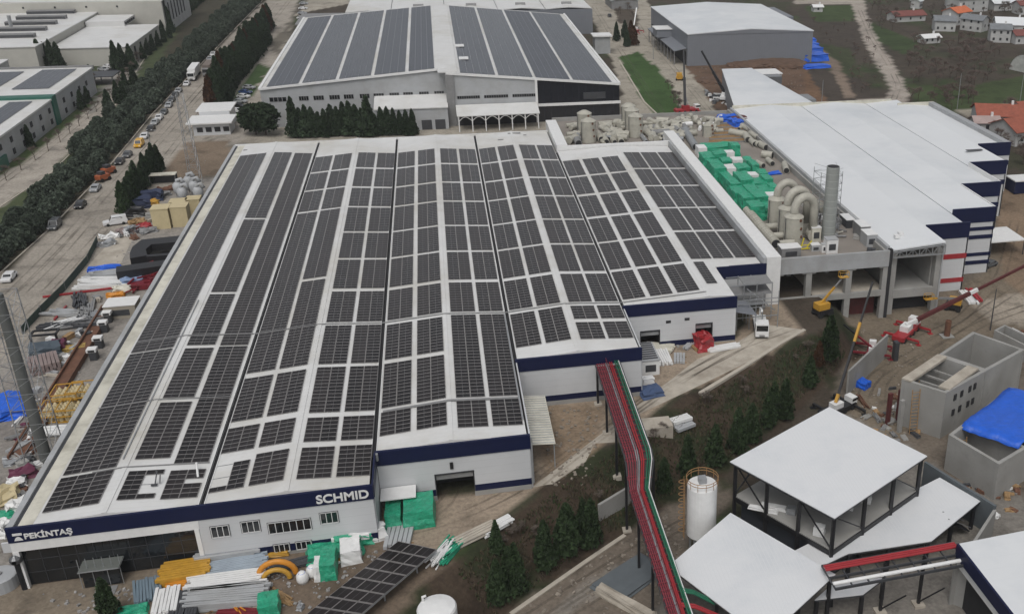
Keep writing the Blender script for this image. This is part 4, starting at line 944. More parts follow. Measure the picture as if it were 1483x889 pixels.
# wound coil / tank blobs and pallets at the rear
rr = random.Random(3)
for i in range(120):
    px = 822+rr.random()*170; py = 178+rr.random()**1.3*28 - (px-830)*.03
    if abs(px-852) < 13 or abs(px-920) < 12: continue
    A_ = at(px, py, SL+.9); an = rr.uniform(0, 3.1); L_ = rr.uniform(1.2, 4.5); r = rr.uniform(.5, .95)
    if A_.y > 179 or A_.y < 147.5 or A_.x > 134: continue
    duct([(A_.x+math.cos(an)*L_/2, A_.y+math.sin(an)*L_/2, SL+r), (A_.x-math.cos(an)*L_/2, A_.y-math.sin(an)*L_/2, SL+r)], r, 'duct piece stored on the rear slab', DUCT, rib=(i % 3 == 0), group='ducts stored on the rear slab')
for i in range(34):
    px = 985+rr.random()*62; py = 168+rr.random()*20+(px-985)*.02
    A_ = at(px, py, SL+.9); 
    if A_.x > 134.5 or A_.y > 178.5: continue
    an = rr.uniform(0, 3.1); r = rr.uniform(.4, 1.0); L_ = rr.uniform(.8, 3)
    duct([(A_.x+math.cos(an)*L_/2, A_.y+math.sin(an)*L_/2, SL+r), (A_.x-math.cos(an)*L_/2, A_.y-math.sin(an)*L_/2, SL+r)], r, 'pale duct fitting heaped near the blue tarpaulin', [DUCT, WHITE, DUCT][i % 3], rib=False, group='duct fittings heaped at the rear corner')
for i, (zx, zy, s, m, lab) in enumerate(((415, 195, (6, 3, 1.6), BLUET, 'blue tarpaulin bundle in the rear corner of the flat roof'), (475, 235, (3, 5, 1.8), BLUET, 'blue wrapped pallet against the right parapet'), (505, 215, (4, 4, 1.7), DARKRUST, 'brown wrapped pallet next to the blue one'), (700, 585, (7, 1, .5), BLUET, 'thin blue tarpaulin strip beside the crates'))):
    p = at(970+zx/4.94, 130+zy/4.94, SL+1); wrapped('tarp_bundle', (p.x, p.y, SL+.02), s, m, lab, 'tarpaulin', None, .2, 90+i, .25)
# rows of floor battens
bt = thing('batten_rows', 'parallel timber battens laid in rows on the bare deck behind the green crates', 'battens', (124, 140, SL))
for i in range(16):
    p = at(970+420/4.94, 130+(245+i*9)/4.94, SL); MB().box(p.x-5.5, p.x+5.0, p.y-.25, p.y+.25, SL+.02, SL+.3).build('batten', WOOD if i % 3 else GREY, bt)
bt2 = thing('parapet_supports', 'row of short steel brackets along the foot of the white side parapet', 'brackets', (114, 100, SL))
for i in range(44): MB().box(113.1, 114.6, 62+i*2.0, 62.9+i*2.0, SL+.02, SL+.5).build('bracket', STEEL, bt2)
# plant near the front edge
def unit(name, px, py, z, s, m, label, cat, extra=None, rz=0):
    p = at(px, py, z+s[2]/2); t_ = thing(name, label, cat, (p.x, p.y, z)); mb = MB(); mb.obox((0, 0, s[2]/2), s, rz); mb.build('casing', m, t_, local=True)
    mb = MB(); mb.obox((0, 0, s[2]+.06), (s[0]*1.05, s[1]*1.05, .12), rz); mb.build('lid', MATS['white paint'] if m is not WHITE else LTWALL, t_, local=True)
    mb = MB(); mb.box(-s[0]*.3, s[0]*.3, -s[1]/2-.05, -s[1]/2, s[2]*.25, s[2]*.7); q = mb.build('vent_grille', DGREY, t_, local=True); q.rotation_euler = (0, 0, rz)
    return t_
unit('filter_box', 1143, 364, SL, (4, 2.6, 2.2), GREY, 'grey filter box at the front left corner of the flat roof', 'machine')
unit('control_cabinet', 1203, 355, SL, (2.4, 2.0, 2.9), WHITE, 'tall white cabinet in front of the chimney foot', 'cabinet')
unit('control_cabinet', 1194, 359, SL, (1.3, 1.0, 1.7), WHITE, 'small white cabinet left of the tall one', 'cabinet')
unit('control_cabinet', 1181, 339, SL, (2.0, 1.3, 3.0), CREAM, 'cream cabinet between the tanks and the chimney', 'cabinet')
unit('pallet_box', 1180, 358, SL, (1.8, 1.5, 1.3), LTWALL, 'low pale box at the middle of the front edge', 'box')
unit('cooler_unit', 1258, 345, SL, (2.2, 3.5, 2.6), LTWALL, 'light grey cooling unit at the right parapet', 'machine')
unit('cooler_unit', 1248, 333, SL, (2.2, 4, 2.8), GREY, 'mid grey cooling unit behind the light grey one', 'machine')
unit('cooler_unit', 1231, 320, SL, (3.2, 4, 1.8), DGREY, 'low dark machine along the right parapet', 'machine')
bl = thing('yellow_machine', 'small yellow frame machine on the front edge of the flat roof', 'machine', tuple(at(1166, 362, SL)))
mb = MB(); mb.beam((-1.5, 0, .3), (1.5, 0, .3), .2); mb.beam((-1, 0, .3), (-.4, 0, 2.6), .2); mb.beam((.3, .2, .3), (1.3, 0, 1.9), .2); mb.beam((-1.3, .5, .8), (1.6, .5, .9), .15); mb.build('frame', mat('bright yellow paint', (.6, .5, .03)), bl, local=True)
rr = random.Random(12)
for i in range(80):
    px = 1165+rr.random()*105; py = 300+max(0, px-1225)*1.0+rr.uniform(-12, 30)*(1 if px > 1220 else 1.6)
    p = at(px, py, SL)
    if p.x > 134.5 or p.y < 63: continue
    wrapped('scrap_piece', (p.x, p.y, SL+.02), (rr.uniform(.6, 2), rr.uniform(.6, 2), rr.uniform(.3, 1.2)), [GREY, CONC, WHITE, DGREY][i % 4], 'piece of building scrap on the flat roof', 'scrap', 'scrap on the flat roof', rr.random()*3, i, .1)
# ------------------------------------------------------------------ lower right plant
LZ = -6.0
def roof_slab(name, label, px, z, cols, m=PROOF2, th=.35, cat='pavilion', floor=None, group=None, colm=None):
    P = [at(x, y, z) for x, y in px]; c = sum(P, Vector())/len(P)
    t_ = thing(name, label, cat, (c.x, c.y, LZ), group)
    MB().slab([(p.x, p.y) for p in P], z-.12, z).build('roof', m, t_)
    MB().slab([(p.x*.998+c.x*.002, p.y*.998+c.y*.002) for p in P], z-th, z-.125).build('roof_edge', DGREY, t_)
    ins = [p+(c-p)*.06 for p in P]; colm = colm or BLACK
    def lerp(a, b, k): return a+(b-a)*k
    n = len(ins)
    for i in range(n):
        a, b = ins[i], ins[(i+1) % n]
        for k in cols:
            q = lerp(a, b, k); MB().box(q.x-.22, q.x+.22, q.y-.22, q.y+.22, LZ-.2, z-th-.01).build('column', colm, t_)
        if floor is not None:
            mb = MB(); mb.beam((a.x, a.y, z-th-.3), (b.x, b.y, z-th-.3), .25, .4); mb.beam((a.x, a.y, floor-.5), (b.x, b.y, floor-.5), .3, .7); mb.build('edge_beam', colm, t_)
    if floor is not None: MB().slab([(p.x, p.y) for p in ins], floor-.15, floor).build('floor_slab', CONC, t_)
    return t_, P, ins
pv, P, ins = roof_slab('steel_pavilion', 'two storey black steel pavilion under a large plain white roof', [(1201, 589), (1343, 660), (1209, 750), (1057, 668)], 5.0, (0, .33, .66), floor=-.6)
# bracing and lower dark walls
mb = MB()
for i in range(4):
    a, b = ins[i], ins[(i+1) % 4]
    for k in (0, .66):
        q = a+(b-a)*k; s = a+(b-a)*(k+.33); MB().beam((q.x, q.y, -.5), (s.x, s.y, 4.4), .16).build('brace', BLACK, pv)
mb = MB(); cc = sum(ins, Vector())/4
inn = [p+(cc-p)*.08 for p in ins]; mb.slab([(p.x, p.y) for p in inn], LZ, -1.2); mb.build('lower_wall', mat('dark blue grey cladding', (.03, .035, .045), .6, .1, .4), pv)
for i, (px, py, s) in enumerate(((1120, 735, (3.5, .8, .5)), (1146, 742, (1.2, 1, 1)), (1186, 772, (1.4, 1.2, 1.3)), (1105, 738, (4, .7, .4)), (1255, 725, (1.2, 1.2, 1.2)), (1230, 735, (1.0, 1.0, .9)))):
    p = at(px, py, -.5); wrapped('stored_item', (p.x, p.y, -.58), s, WHITE if i != 1 else STEEL, 'pale crated part on the open floor of the steel pavilion, ' + ['long one at left', 'small grey one', 'near the front column', 'second long one at left', 'by the right side', 'behind the right side beam'][i], 'crate', 'parts stored on the pavilion floor', -.55, i, .04)
roof_slab('lower_pavilion', 'lower shed with a ribbed white roof on black posts in the foreground', [(1058, 742), (1210, 831), (1108, 925), (968, 819)], 1.0, (0, .5), cat='shed')
roof_slab('long_shed', 'long flat white shed roof stretching out from beneath the black pavilion', [(1361, 691), (1420, 725), (1349, 783), (1228, 801), (1100, 862), (1085, 830)], -1.6, (0, .5), cat='shed')
roof_slab('small_shed', 'small white roof tucked under the red pipe bridge', [(1204, 846), (1283, 835), (1250, 860), (1180, 868)], -2.6, (0,), cat='shed')
# blue grey retaining wall behind the long shed
a, b = at(1340, 668, -1.0), at(1442, 732, -1.0); rw = MB(); rw.beam((a.x, a.y, -3.5), (b.x, b.y, -3.5), .4, 5); tag(rw.build('retaining_wall', mat('slate wall', (.10, .115, .125), .8)), 'dark slate retaining wall running behind the long shed', 'wall')
c_ = at(1400, 800, -1.5); rw = MB(); rw.beam((b.x, b.y, -3.8), (c_.x, c_.y, -3.8), .4, 4.4); tag(rw.build('retaining_wall', MATS['grey concrete']), 'pale concrete retaining wall by the steel stairs', 'wall')
st = thing('steel_stairs', 'black steel staircase at the corner of the long shed', 'stairs', tuple(at(1385, 765, -4)))
p = at(1370, 772, -2.5); mb = MB()
for i in range(12): mb.obox((i*.38-2, i*.12, 1.8-i*.28), (.34, 1.6, .06), .3)
mb.build('steps', BLACK, st, local=True); mb = MB(); mb.beam((-2, -.9, 2.6), (2.6, .6, -.7), .08); mb.beam((-2, .8, 2.6), (2.4, 2.2, -.7), .08); mb.build('handrail', STEEL, st, local=True)
# white building with navy fascia at the right corner
Zn = 3.5; A_ = at(1387, 787, Zn); B_ = at(1475, 900, Zn); C_ = at(1600, 900, Zn); D_ = at(1600, 745, Zn)
nb = thing('white_workshop', 'white roofed workshop with a navy fascia cut by the right picture corner', 'workshop', (A_.x+8, A_.y-6, LZ))
MB().slab([(q.x, q.y) for q in (A_, B_, C_, D_)], Zn-.3, Zn).build('roof', PROOF, nb)
mb = MB(); mb.beam((A_.x, A_.y, Zn-.9), (B_.x, B_.y, Zn-.9), .3, 1.9); mb.build('fascia', NAVY, nb)
mb = MB(); mb.beam((A_.x+.3, A_.y-.3, Zn-2.5), (B_.x+.3, B_.y-.3, Zn-2.5), .3, 1.3); mb.build('wall', WHITE, nb)
mb = MB(); mb.beam((A_.x+.6, A_.y+.1, -2.5), (A_.x+1.6, A_.y-1.1, -2.5), .3, 7.5); mb.build('corner_pier', CONC, nb)
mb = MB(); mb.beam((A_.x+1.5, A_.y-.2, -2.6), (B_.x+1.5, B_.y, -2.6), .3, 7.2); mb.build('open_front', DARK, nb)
mb = MB(); mb.beam((A_.x, A_.y, -1.9), (D_.x, D_.y, -1.9), .3, 9); mb.build('rear_wall', CONC, nb)
# elevated pipe bridge to it
pbz = 2.2; a = at(1196, 826, pbz); b = at(1386, 792, pbz); dv = (b-a); dn = Vector((-dv.y, dv.x, 0)).normalized()
pb = thing('pipe_bridge', 'short grey bridge carrying red pipes from the lower shed to the workshop', 'pipe rack', (a.x, a.y, LZ))
for s, m in ((.0, RED), (.35, RED), (.7, RED)):
    mb = MB(); o_ = dn*s; mb.tube([(a.x+o_.x, a.y+o_.y, pbz+.1), (b.x+o_.x, b.y+o_.y, pbz+.1)], .17, 8); mb.build('red_pipe', m, pb)
mb = MB(); o_ = dn*-2.2; mb.tube([(a.x+o_.x, a.y+o_.y, pbz-.2), (b.x+o_.x, b.y+o_.y, pbz-.2)], .25, 10); mb.build('white_pipe', MATS['white paint'], pb)
mb = MB()
for s in (-3, -1.0, 1.3):
    o_ = dn*s; mb.beam((a.x+o_.x, a.y+o_.y, pbz-.35), (b.x+o_.x, b.y+o_.y, pbz-.35), .18, .35)
for k in range(9):
    q = a+dv*k/8; mb.beam(tuple(q+dn*-3+Vector((0, 0, -.3))), tuple(q+dn*1.3+Vector((0, 0, -.3))), .14, .2)
mb.build('bridge_frame', DGREY, pb)
for k in (.45, .75):
    q = a+dv*k
    mb = MB(); mb.beam((q.x, q.y, LZ), (q.x, q.y, pbz-.5), .35); mb.beam((q.x, q.y, LZ+.5), (q.x+2.5, q.y-1.5, LZ+3.5), .15); mb.build('support', BLACK, pb)
    MB().box(q.x-.7, q.x+.7, q.y-.7, q.y+.7, LZ, LZ+.35).build('footing', CONCP, pb)
# open topped concrete basins
def basin(label, px, zt_, zb_, th, m=CONC, partitions=(), name='concrete_basin'):
    P = [at(x, y, zt_) for x, y in px]; c = sum(P, Vector())/4
    t_ = thing(name, label, 'basin', (c.x, c.y, zb_)); n = len(P)
    def inset(p, q, r):  # not used
        return p
    for i in range(n):
        p, q = P[i], P[(i+1) % n]; d = (q-p).normalized(); nn_ = Vector((-d.y, d.x, 0))
        if (c-p).dot(nn_) < 0: nn_ = -nn_
        MB().slab([(p.x, p.y), (q.x, q.y), (q.x+nn_.x*th-d.x*th*0, q.y+nn_.y*th), (p.x+nn_.x*th, p.y+nn_.y*th)], zb_, zt_-.003*i).build('wall', m, t_)
    MB().slab([(p.x*.95+c.x*.05, p.y*.95+c.y*.05) for p in P], zb_+1, zb_+1.2).build('floor', mat('wet basin floor', (.06, .055, .05), .6, .2, .5), t_)
    for k, w in partitions:
        a = P[0]+(P[1]-P[0])*k; b = P[3]+(P[2]-P[3])*k; mb = MB(); mb.beam((a.x, a.y, (zb_+zt_)/2-.05), (b.x, b.y, (zb_+zt_)/2-.05), w, zt_-zb_-.1); mb.build('partition', m, t_)
    return t_, P
bs, P = basin('tall open concrete basin with windows in its side, behind the black pavilion', [(1306, 549), (1409, 480), (1484, 506), (1370, 569)], 2.5, LZ-.3, .6, partitions=((.5, 1.2),))
a, b = P[3], P[2]
for k in (.12, .2, .3, .36):
    for dz in (-1.8, -4.6):
        q = a+(b-a)*k; d = (b-a).normalized(); mb = MB(); mb.beam(tuple(q-d*.35+Vector((0, 0, dz))), tuple(q+d*.35+Vector((0, 0, dz))), .2, 1.1); o = mb.build('window', DARK, bs); o.location = o.location+Vector((d.y, -d.x, 0))*.05
# ledge on its left end
MB().slab([tuple((P[0]+(P[1]-P[0])*k+(P[3]-P[0])*l)[:2]) for k, l in ((0, 0), (.48, 0), (.48, .22), (0, .22))], 2.3, 2.75).build('walkway', CONCP, bs)
MB().slab([tuple((P[0]+(P[1]-P[0])*k+(P[3]-P[0])*l)[:2]) for k, l in ((.05, .75), (.45, .75), (.45, 1), (.05, 1))], 2.3, 2.7).build('walkway', CONCP, bs)
mb = MB()
for k in (.15, .25, .35): u = P[0]+(P[1]-P[0])*k; w = P[3]+(P[2]-P[3])*k; mb.beam((u.x, u.y, 1.2), (w.x, w.y, 1.2), .3, .3)
mb.build('cross_beam', CONC, bs)
b2, P2 = basin('grey concrete basin half covered by a blue tarpaulin at the right edge', [(1374, 629), (1464, 560), (1575, 596), (1447, 672)], .3, LZ-.3, .55, partitions=((.3, .4),))
# blue tarp
vs = []; fs = []; NU, NV = 16, 12; rr = random.Random(4)
q0, q1, q2, q3 = at(1391, 616, .55), at(1466, 557, .6), at(1588, 592, .6), at(1474, 645, .55)
for i in range(NU+1):
    for j in range(NV+1):
        u, v = i/NU, j/NV; p = (q0*(1-u)+q1*u)*(1-v)+(q3*(1-u)+q2*u)*v
        vs.append((p.x+rr.uniform(-.15, .15), p.y+rr.uniform(-.15, .15), p.z+.12*math.sin(u*9)+.10*math.cos(v*11+u*4)-(.55 if u < .05 or u > .95 else 0)))
for i in range(NU):
    for j in range(NV): a = i*(NV+1)+j; fs.append((a, a+1, a+NV+2, a+NV+1))
mb = MB(); mb.add(vs, fs); tp = mb.build('blue_tarpaulin', BLUET, smooth=True); tag(tp, 'bright blue tarpaulin sagging over the right hand basin', 'tarpaulin')
sm_ = tp.modifiers.new('thickness', 'SOLIDIFY'); sm_.thickness = .05
b3_, P3 = basin('low concrete channel running off beyond the tall basin at the right edge', [(1440, 478), (1455, 470), (1560, 520), (1545, 530)], -2.5, LZ, .4)
# ladders and rusty formwork by the basin
def ladder(px, py, z0, h, w, label, m=WOOD, lean=.6, n=9, rz=0):
    p = at(px, py, z0); t_ = thing('ladder', label, 'ladder', tuple(p)); mb = MB()
    for s in (-1, 1): mb.beam((s*w/2, 0, 0), (s*w/2, lean, h), .12)
    mb.build('rail', m, t_, local=True); mb = MB()
    for i in range(1, n): mb.beam((-w/2, lean*i/n, h*i/n), (w/2, lean*i/n, h*i/n), .09)
    mb.build('rungs', m, t_, local=True); t_.rotation_euler = (0, 0, rz); return t_
ladder(1322, 628, LZ, 8, 1.3, 'wooden scaffold ladder against the left end of the tall basin', n=14)
ladder(1391, 680, LZ, 5.5, 1.2, 'timber ladder against the basin with the blue tarpaulin', n=10)
fw_ = thing('formwork_frame', 'rusty orange formwork posts standing left of the tall basin', 'formwork', tuple(at(1285, 615, LZ)))
for i, (x, y) in enumerate(((0, 0), (2.2, .8), (1.0, -2.5))):
    mb = MB(); mb.obox((x, y, 3), (.7, .5, 6), .3); mb.build('post', DARKRUST if i < 2 else CONC, fw_, local=True)
mb = MB()
for i in range(14): mb.beam((3.8, .3, .5+i*.5), (5.2, .6, .5+i*.5), .1)
mb.beam((3.8, .3, 0), (3.8, .3, 7.5), .12); mb.beam((5.2, .6, 0), (5.2, .6, 7.5), .12); mb.build('lattice', WOOD, fw_, local=True)
wl = [((1226, 572), (1283, 489))]
a, b = at(1226, 572, LZ), at(1282, 517, LZ)
t_ = thing('panel_wall', 'free standing grey concrete panel wall beside the red crane truck', 'wall', (a.x, a.y, LZ)); mb = MB(); mb.beam((a.x, a.y, -3.6), (b.x, b.y, -3.6), .35, 4.8); mb.build('panels', CONC, t_)
q = b-Vector((-1.2, .8, 0)); MB().box(q.x-.3, q.x+.5, q.y-1.2, q.y, LZ, -2.2).build('end_pier', DGREY, t_)
a, b = at(867, 732, -2), at(912, 705, -2); mb = MB(); mb.beam((a.x, a.y, -3.8), (b.x, b.y, -3.8), .4, 4.0); tag(mb.build('retaining_wall', CONC), 'short grey retaining wall below the red pipe rack', 'wall')
a, b = at(1292, 420, -1), at(1335, 500, -4)
# ------------------------------------------------------------------ long pipe rack
def rackpt(y, s, z): # s: offset across
    return (72.9+s, y, z)
pr = thing('pipe_rack', 'long elevated rack of red and green pipes descending from the factory wall', 'pipe rack', (73, 5, 0))
prof = [(29.5, 6.6), (4.5, 6.0), (2.8, 5.4), (1.6, 2.6), (0.6, 2.2), (-22, 2.0), (-42, 2.0)]
RX = lambda s, y: 72.9+s*(.72+.28*min(1, max(0, (y-1.0)/2.0)))
def strip(s0, s1, dz, h, m, name):
    mb = MB(); top = []
    for i in range(len(prof)-1):
        (ya, za), (yb, zb) = prof[i], prof[i+1]
        mb.add([(RX(s0, ya), ya, za+dz-h), (RX(s1, ya), ya, za+dz-h), (RX(s1, yb), yb, zb+dz-h), (RX(s0, yb), yb, zb+dz-h), (RX(s0, ya), ya, za+dz), (RX(s1, ya), ya, za+dz), (RX(s1, yb), yb, zb+dz), (RX(s0, yb), yb, zb+dz)],
               [(0, 3, 2, 1), (4, 5, 6, 7), (0, 1, 5, 4), (2, 3, 7, 6), (1, 2, 6, 5), (3, 0, 4, 7)])
    return mb.build(name, m, pr)
def rpipe(s, dz, r, m, name):
    mb = MB(); mb.tube([(RX(s, y), y, z+dz) for y, z in prof], r, 8); mb.build(name, m, pr)
for s in (.0, .36, .72, 1.05): rpipe(s, .05, .085, PINKR, 'oxide_pipe')
strip(-.2, 3.55, -.42, .06, mat('dark tray mesh', (.055, .04, .042), .8, .5, 3), 'tray')
rpipe(1.35, .05, .1, STEEL, 'grey_pipe'); rpipe(1.6, .05, .1, STEEL, 'grey_pipe')
for s in (1.95, 2.25): rpipe(s, .12, .11, RED, 'red_pipe')
for s in (2.8, 3.15): rpipe(s, .3, .11, GREENP, 'green_pipe')
rpipe(3.4, .3, .07, WHITE, 'white_pipe')
for s in (-.25, 3.65): strip(s-.08, s+.08, -.1, .35, DGREY, 'side_beam')
mb = MB()
for i in range(50):
    y = 29-i*1.35; z = float(np.interp(y, [-42, -22, .6, 1.6, 2.8, 4.5, 29.5], [2, 2, 2.2, 2.6, 5.4, 6, 6.6]))
    mb.beam((72.65, y, z+.24), (RX(1.2, y), y, z+.24), .07, .07); mb.beam((72.68, y, z-.27), (72.68, y, z+.26), .07, .07); mb.beam((72.65, y, z-.25), (RX(3.6, y), y, z-.25), .12, .12)
mb.build('cross_bar', PINKR, pr)
mb = MB()
for i in range(25):
    y = 29-i*2.7; z = float(np.interp(y, [-42, -22, .6, 1.6, 2.8, 4.5, 29.5], [2, 2, 2.2, 2.6, 5.4, 6, 6.6]))
    mb.beam((RX(1.35, y), y, z+.1), (RX(1.35, y), y, z+1.0), .05); 
for i in range(len(prof)-1):
    (ya, za), (yb, zb) = prof[i], prof[i+1]; mb.beam((RX(1.35, ya), ya, za+1), (RX(1.35, yb), yb, zb+1), .06); mb.beam((RX(1.35, ya), ya, za+.6), (RX(1.35, yb), yb, zb+.6), .04)
mb.build('handrail', DRED, pr)
for y in (28.4, 19.5, 11.0, 3.2, -5.5, -14.5, -24):
    z = float(np.interp(y, [-42, -22, .6, 1.6, 2.8, 4.5, 29.5], [2, 2, 2.2, 2.6, 5.4, 6, 6.6]))-.45
    for s in (-.2, 3.6):
        xx = RX(s, y); gz = H(xx, y)
        MB().box(xx-.16, xx+.16, y-.16, y+.16, gz-.2, z).build('post', BLACK, pr)
        MB().box(xx-.6, xx+.6, y-.6, y+.6, gz-.4, gz+.25).build('footing', CONCP, pr)
mb = MB()
for s, m in ((0, 0), (.4, 0), (.8, 0)): mb.tube([(72.9+2.3, -20.4+s*.7, 2.3), (76.4, -20.6+s*.7, 2.0), (79, -21+s*.7, .2)], .13, 8)
mb.build('green_branch_pipe', GREENP, pr)
mb = MB()
for s in (0, .4): mb.tube([(72.9+1.6, -22.6+s, 2.2), (76, -22.8+s, 1.9), (79, -23.2+s, .1)], .17, 8)
mb.build('red_branch_pipe', RED, pr)
# silo
sp_ = at(1015, 772, -1.8); sc_ = Vector((81.5, -4.1, 0)); si = thing('white_silo', 'white cylindrical silo on legs with an orange caged ladder', 'silo', (sc_.x, sc_.y, LZ))
mb = MB(); mb.lathe((0, 0, 3.7), [(.4, -1.4), (1.95, 0), (1.98, .05), (1.98, 7.6), (1.9, 7.75), (.5, 8.0), (.01, 8.02)], 28); mb.build('tank', WHITE, si, local=True, smooth=False)
for k in range(4):
    a_ = R(45+90*k); MB().beam((1.7*math.cos(a_), 1.7*math.sin(a_), 0), (1.7*math.cos(a_), 1.7*math.sin(a_), 3.9), .22).build('leg', STEEL, si, local=True)
mb = MB()
for z in (8.6, 9.2, 9.7, 12.0, 12.5): pass
for zz in (12.2, 12.6):
    mb.tube([(2.1*math.cos(R(q)), 2.1*math.sin(R(q)), zz) for q in range(0, 361, 15)], .05, 5)
for q in range(0, 360, 30): mb.beam((2.1*math.cos(R(q)), 2.1*math.sin(R(q)), 11.5), (2.1*math.cos(R(q)), 2.1*math.sin(R(q)), 12.6), .06)
mb.build('top_railing', mat('faded orange steel', (.27, .15, .06)), si, local=True)
mb = MB()
for s in (-.3, .3): mb.beam((-2.4, s, 3.2), (-2.4, s, 12.8), .06)
for i in range(22): mb.beam((-2.4, -.3, 3.4+i*.42), (-2.4, .3, 3.4+i*.42), .05)
for i in range(9):
    z = 4.6+i*.95; mb.tube([(-2.4-.75*math.sin(R(q)), -.4*math.cos(R(q)), z) for q in range(0, 181, 20)], .05, 5)
mb.build('caged_ladder', MATS['faded orange steel'], si, local=True)
mb = MB(); mb.box(-.5, .5, -.5, .5, 11.72, 12.5); mb.build('filter_box', STEEL, si, local=True)
ft = at(632, 872, 1.5); tk = thing('foreground_tank', 'white round tank top cut off by the bottom edge', 'tank', (ft.x, ft.y-.6, -7.5))
mb = MB(); mb.lathe((0, 0, 0), [(2.25, 0), (2.25, 8.7), (2.1, 8.95), (1.2, 9.15), (.3, 9.25), (.01, 9.26)], 32); mb.build('shell', WHITE, tk, local=True, smooth=False)
mb = MB(); mb.tube([(-1.5, 1.2, 9.0), (-1.5, 1.2, 9.6), (-1.1, 1.2, 9.7)], .15, 8); mb.build('vent', WHITE, tk, local=True)
# carport of solar panels
Zc = 1.4; Q = [at(430, 893, Zc-.9), at(573, 783, Zc-.4), at(632, 795, Zc+.1), at(500, 893, Zc-.3)]
Q = [at(398, 925, 1.0), at(577, 783, 1.0), at(633, 795, 1.9), at(470, 935, 1.9)]
cpn = thing('solar_carport', 'tilted solar canopy on steel legs along the bottom edge', 'solar canopy', (Q[0].x, Q[0].y, 0))
L_ = (Q[1]-Q[0]).length; W_ = (Q[3]-Q[0]).length; nxp = 3; nyp = max(8, int(L_/1.9))
V = []; F = []; UVS = []; PID = []
for i in range(nxp):
    for j in range(nyp):
        def pt(u, v, dz): q = (Q[0]*(1-u)+Q[3]*u)*(1-v)+(Q[1]*(1-u)+Q[2]*u)*v; return (q.x, q.y, q.z+dz)
        e = .004; us = (i/nxp+e, (i+1)/nxp-e); vs_ = (j/nyp+e/2, (j+1)/nyp-e/2); n = len(V)
        for dz in (0, .05): V += [pt(us[0], vs_[0], dz), pt(us[1], vs_[0], dz), pt(us[1], vs_[1], dz), pt(us[0], vs_[1], dz)]
        F += [(n+4, n+5, n+6, n+7), (n+3, n+2, n+1, n), (n, n+1, n+5, n+4), (n+1, n+2, n+6, n+5), (n+2, n+3, n+7, n+6), (n+3, n, n+4, n+7)]
        UVS += [(0, 0), (1, 0), (1, 1), (0, 1)]+[(0, 0)]*20; PID += [(i, j, .5)]*8
off = wloc(cpn); me = bpy.data.meshes.new('panel_sheet'); me.from_pydata([(v[0]-off.x, v[1]-off.y, v[2]-off.z) for v in V], [], F); uv = me.uv_layers.new(name='UV'); uv.data.foreach_set('uv', np.array(UVS, float).reshape(-1))
a = me.attributes.new('pid', 'FLOAT_VECTOR', 'POINT'); a.data.foreach_set('vector', np.array(PID, float).reshape(-1)); me.materials.append(PANEL)
o = bpy.data.objects.new('panel_sheet', me); COL.objects.link(o); o.parent = cpn
mb = MB()
for u in (0.02, .5, .98): p0_ = (Q[0]*(1-u)+Q[3]*u); p1_ = (Q[1]*(1-u)+Q[2]*u); mb.beam((p0_.x, p0_.y, p0_.z-.15), (p1_.x, p1_.y, p1_.z-.15), .15, .2)
mb.build('frame', STEEL, cpn)
for v in (.25, .55, .85):
    for u in (.15, .85):
        q = (Q[0]*(1-u)+Q[3]*u)*(1-v)+(Q[1]*(1-u)+Q[2]*u)*v; gz = H(q.x, q.y)
        mb = MB(); mb.beam((q.x, q.y, gz-.3), (q.x, q.y, q.z-.2), .2); mb.build('leg', STEEL, cpn)

# ------------------------------------------------------------------ buildings at the top left
tl = thing('pale_works', 'large white works with rooftop units in the top left corner', 'factory', (-90, 350, 0))
Zt = 10.0
q = at(50, 70, Zt); r_ = at(147, 16, Zt); wx0, wy0 = q.x, q.y
MB().box(-175, -88, 306, 386, 0, Zt-.3).build('wall', CREAMW, tl)
MB().box(-175.3, -87.7, 305.7, 386, Zt-.3, Zt).build('roof', WROOF, tl)
MB().box(-150, -62, 386, 392, 0, Zt+4).build('high_wall', CREAMW, tl); MB().box(-150, -62, 388, 440, 0, Zt+4).build('rear_block', mat('white rendered wall', (.42, .42, .41)), tl)
MB().box(-150.3, -61.7, 388, 440.3, Zt+4, Zt+4.3).build('rear_roof', WROOF, tl)
a = at(85, 66, 7.0); b = at(155, 70, 7.0); c_ = at(228, 36, 7.0); d_ = at(150, 30, 7.0)
MB().box(-87.6, -61, a.y-6, c_.y+1, 0, 6.7).build('low_wing', CREAMW, tl); MB().box(-87.5, -60.6, a.y-6.3, c_.y+1.2, 6.7, 7.0).build('low_wing_roof', WROOF, tl)
for i, y in enumerate((372, 378)): MB().box(-87.6, -73, 366, 384, 7.0, 9.0).build('roof_block', WROOF, tl) if i == 0 else None
for i in range(5): MB().box(-72.9, -72.7, 367+i*3.2, 369+i*3.2, 7.4, 8.4).build('window', DARK, tl)
for i in range(7): MB().box(-61.9, -61.7, 390+i*6, 391+i*6, 4, Zt+2).build('window', DARK, tl)
for i in range(6): MB().box(-140+i*12, -139.3+i*12, 385.8, 386, Zt+1.8, Zt+2.5).build('vent_hole', DARK, tl)
for i, (px, py) in enumerate(((12, 55), (30, 45), (46, 36), (61, 28), (75, 20), (90, 13))):
    p = at(px, py, Zt); MB().box(p.x-9, p.x+9, p.y-1.6, p.y+1.6, Zt, Zt+1.4).build('roof_light', GREY, tl); MB().box(p.x-9, p.x+9, p.y-1.65, p.y-1.6, Zt+.2, Zt+1.1).build('louvre', DGREY, tl)
mb = MB(); p = at(17, 42, Zt); mb.tube([(p.x, p.y, Zt), (p.x, p.y, Zt+5)], .7, 8); mb.build('chimney_pipe', STEEL, tl)
for i in range(5):
    MB().box(-60.95, -60.8, a.y+2+i*9, a.y+4+i*9, .5, 5.5).build('window', DARK, tl)
cpq = [at(165, 93, 3.2), at(190, 95, 3.2)]
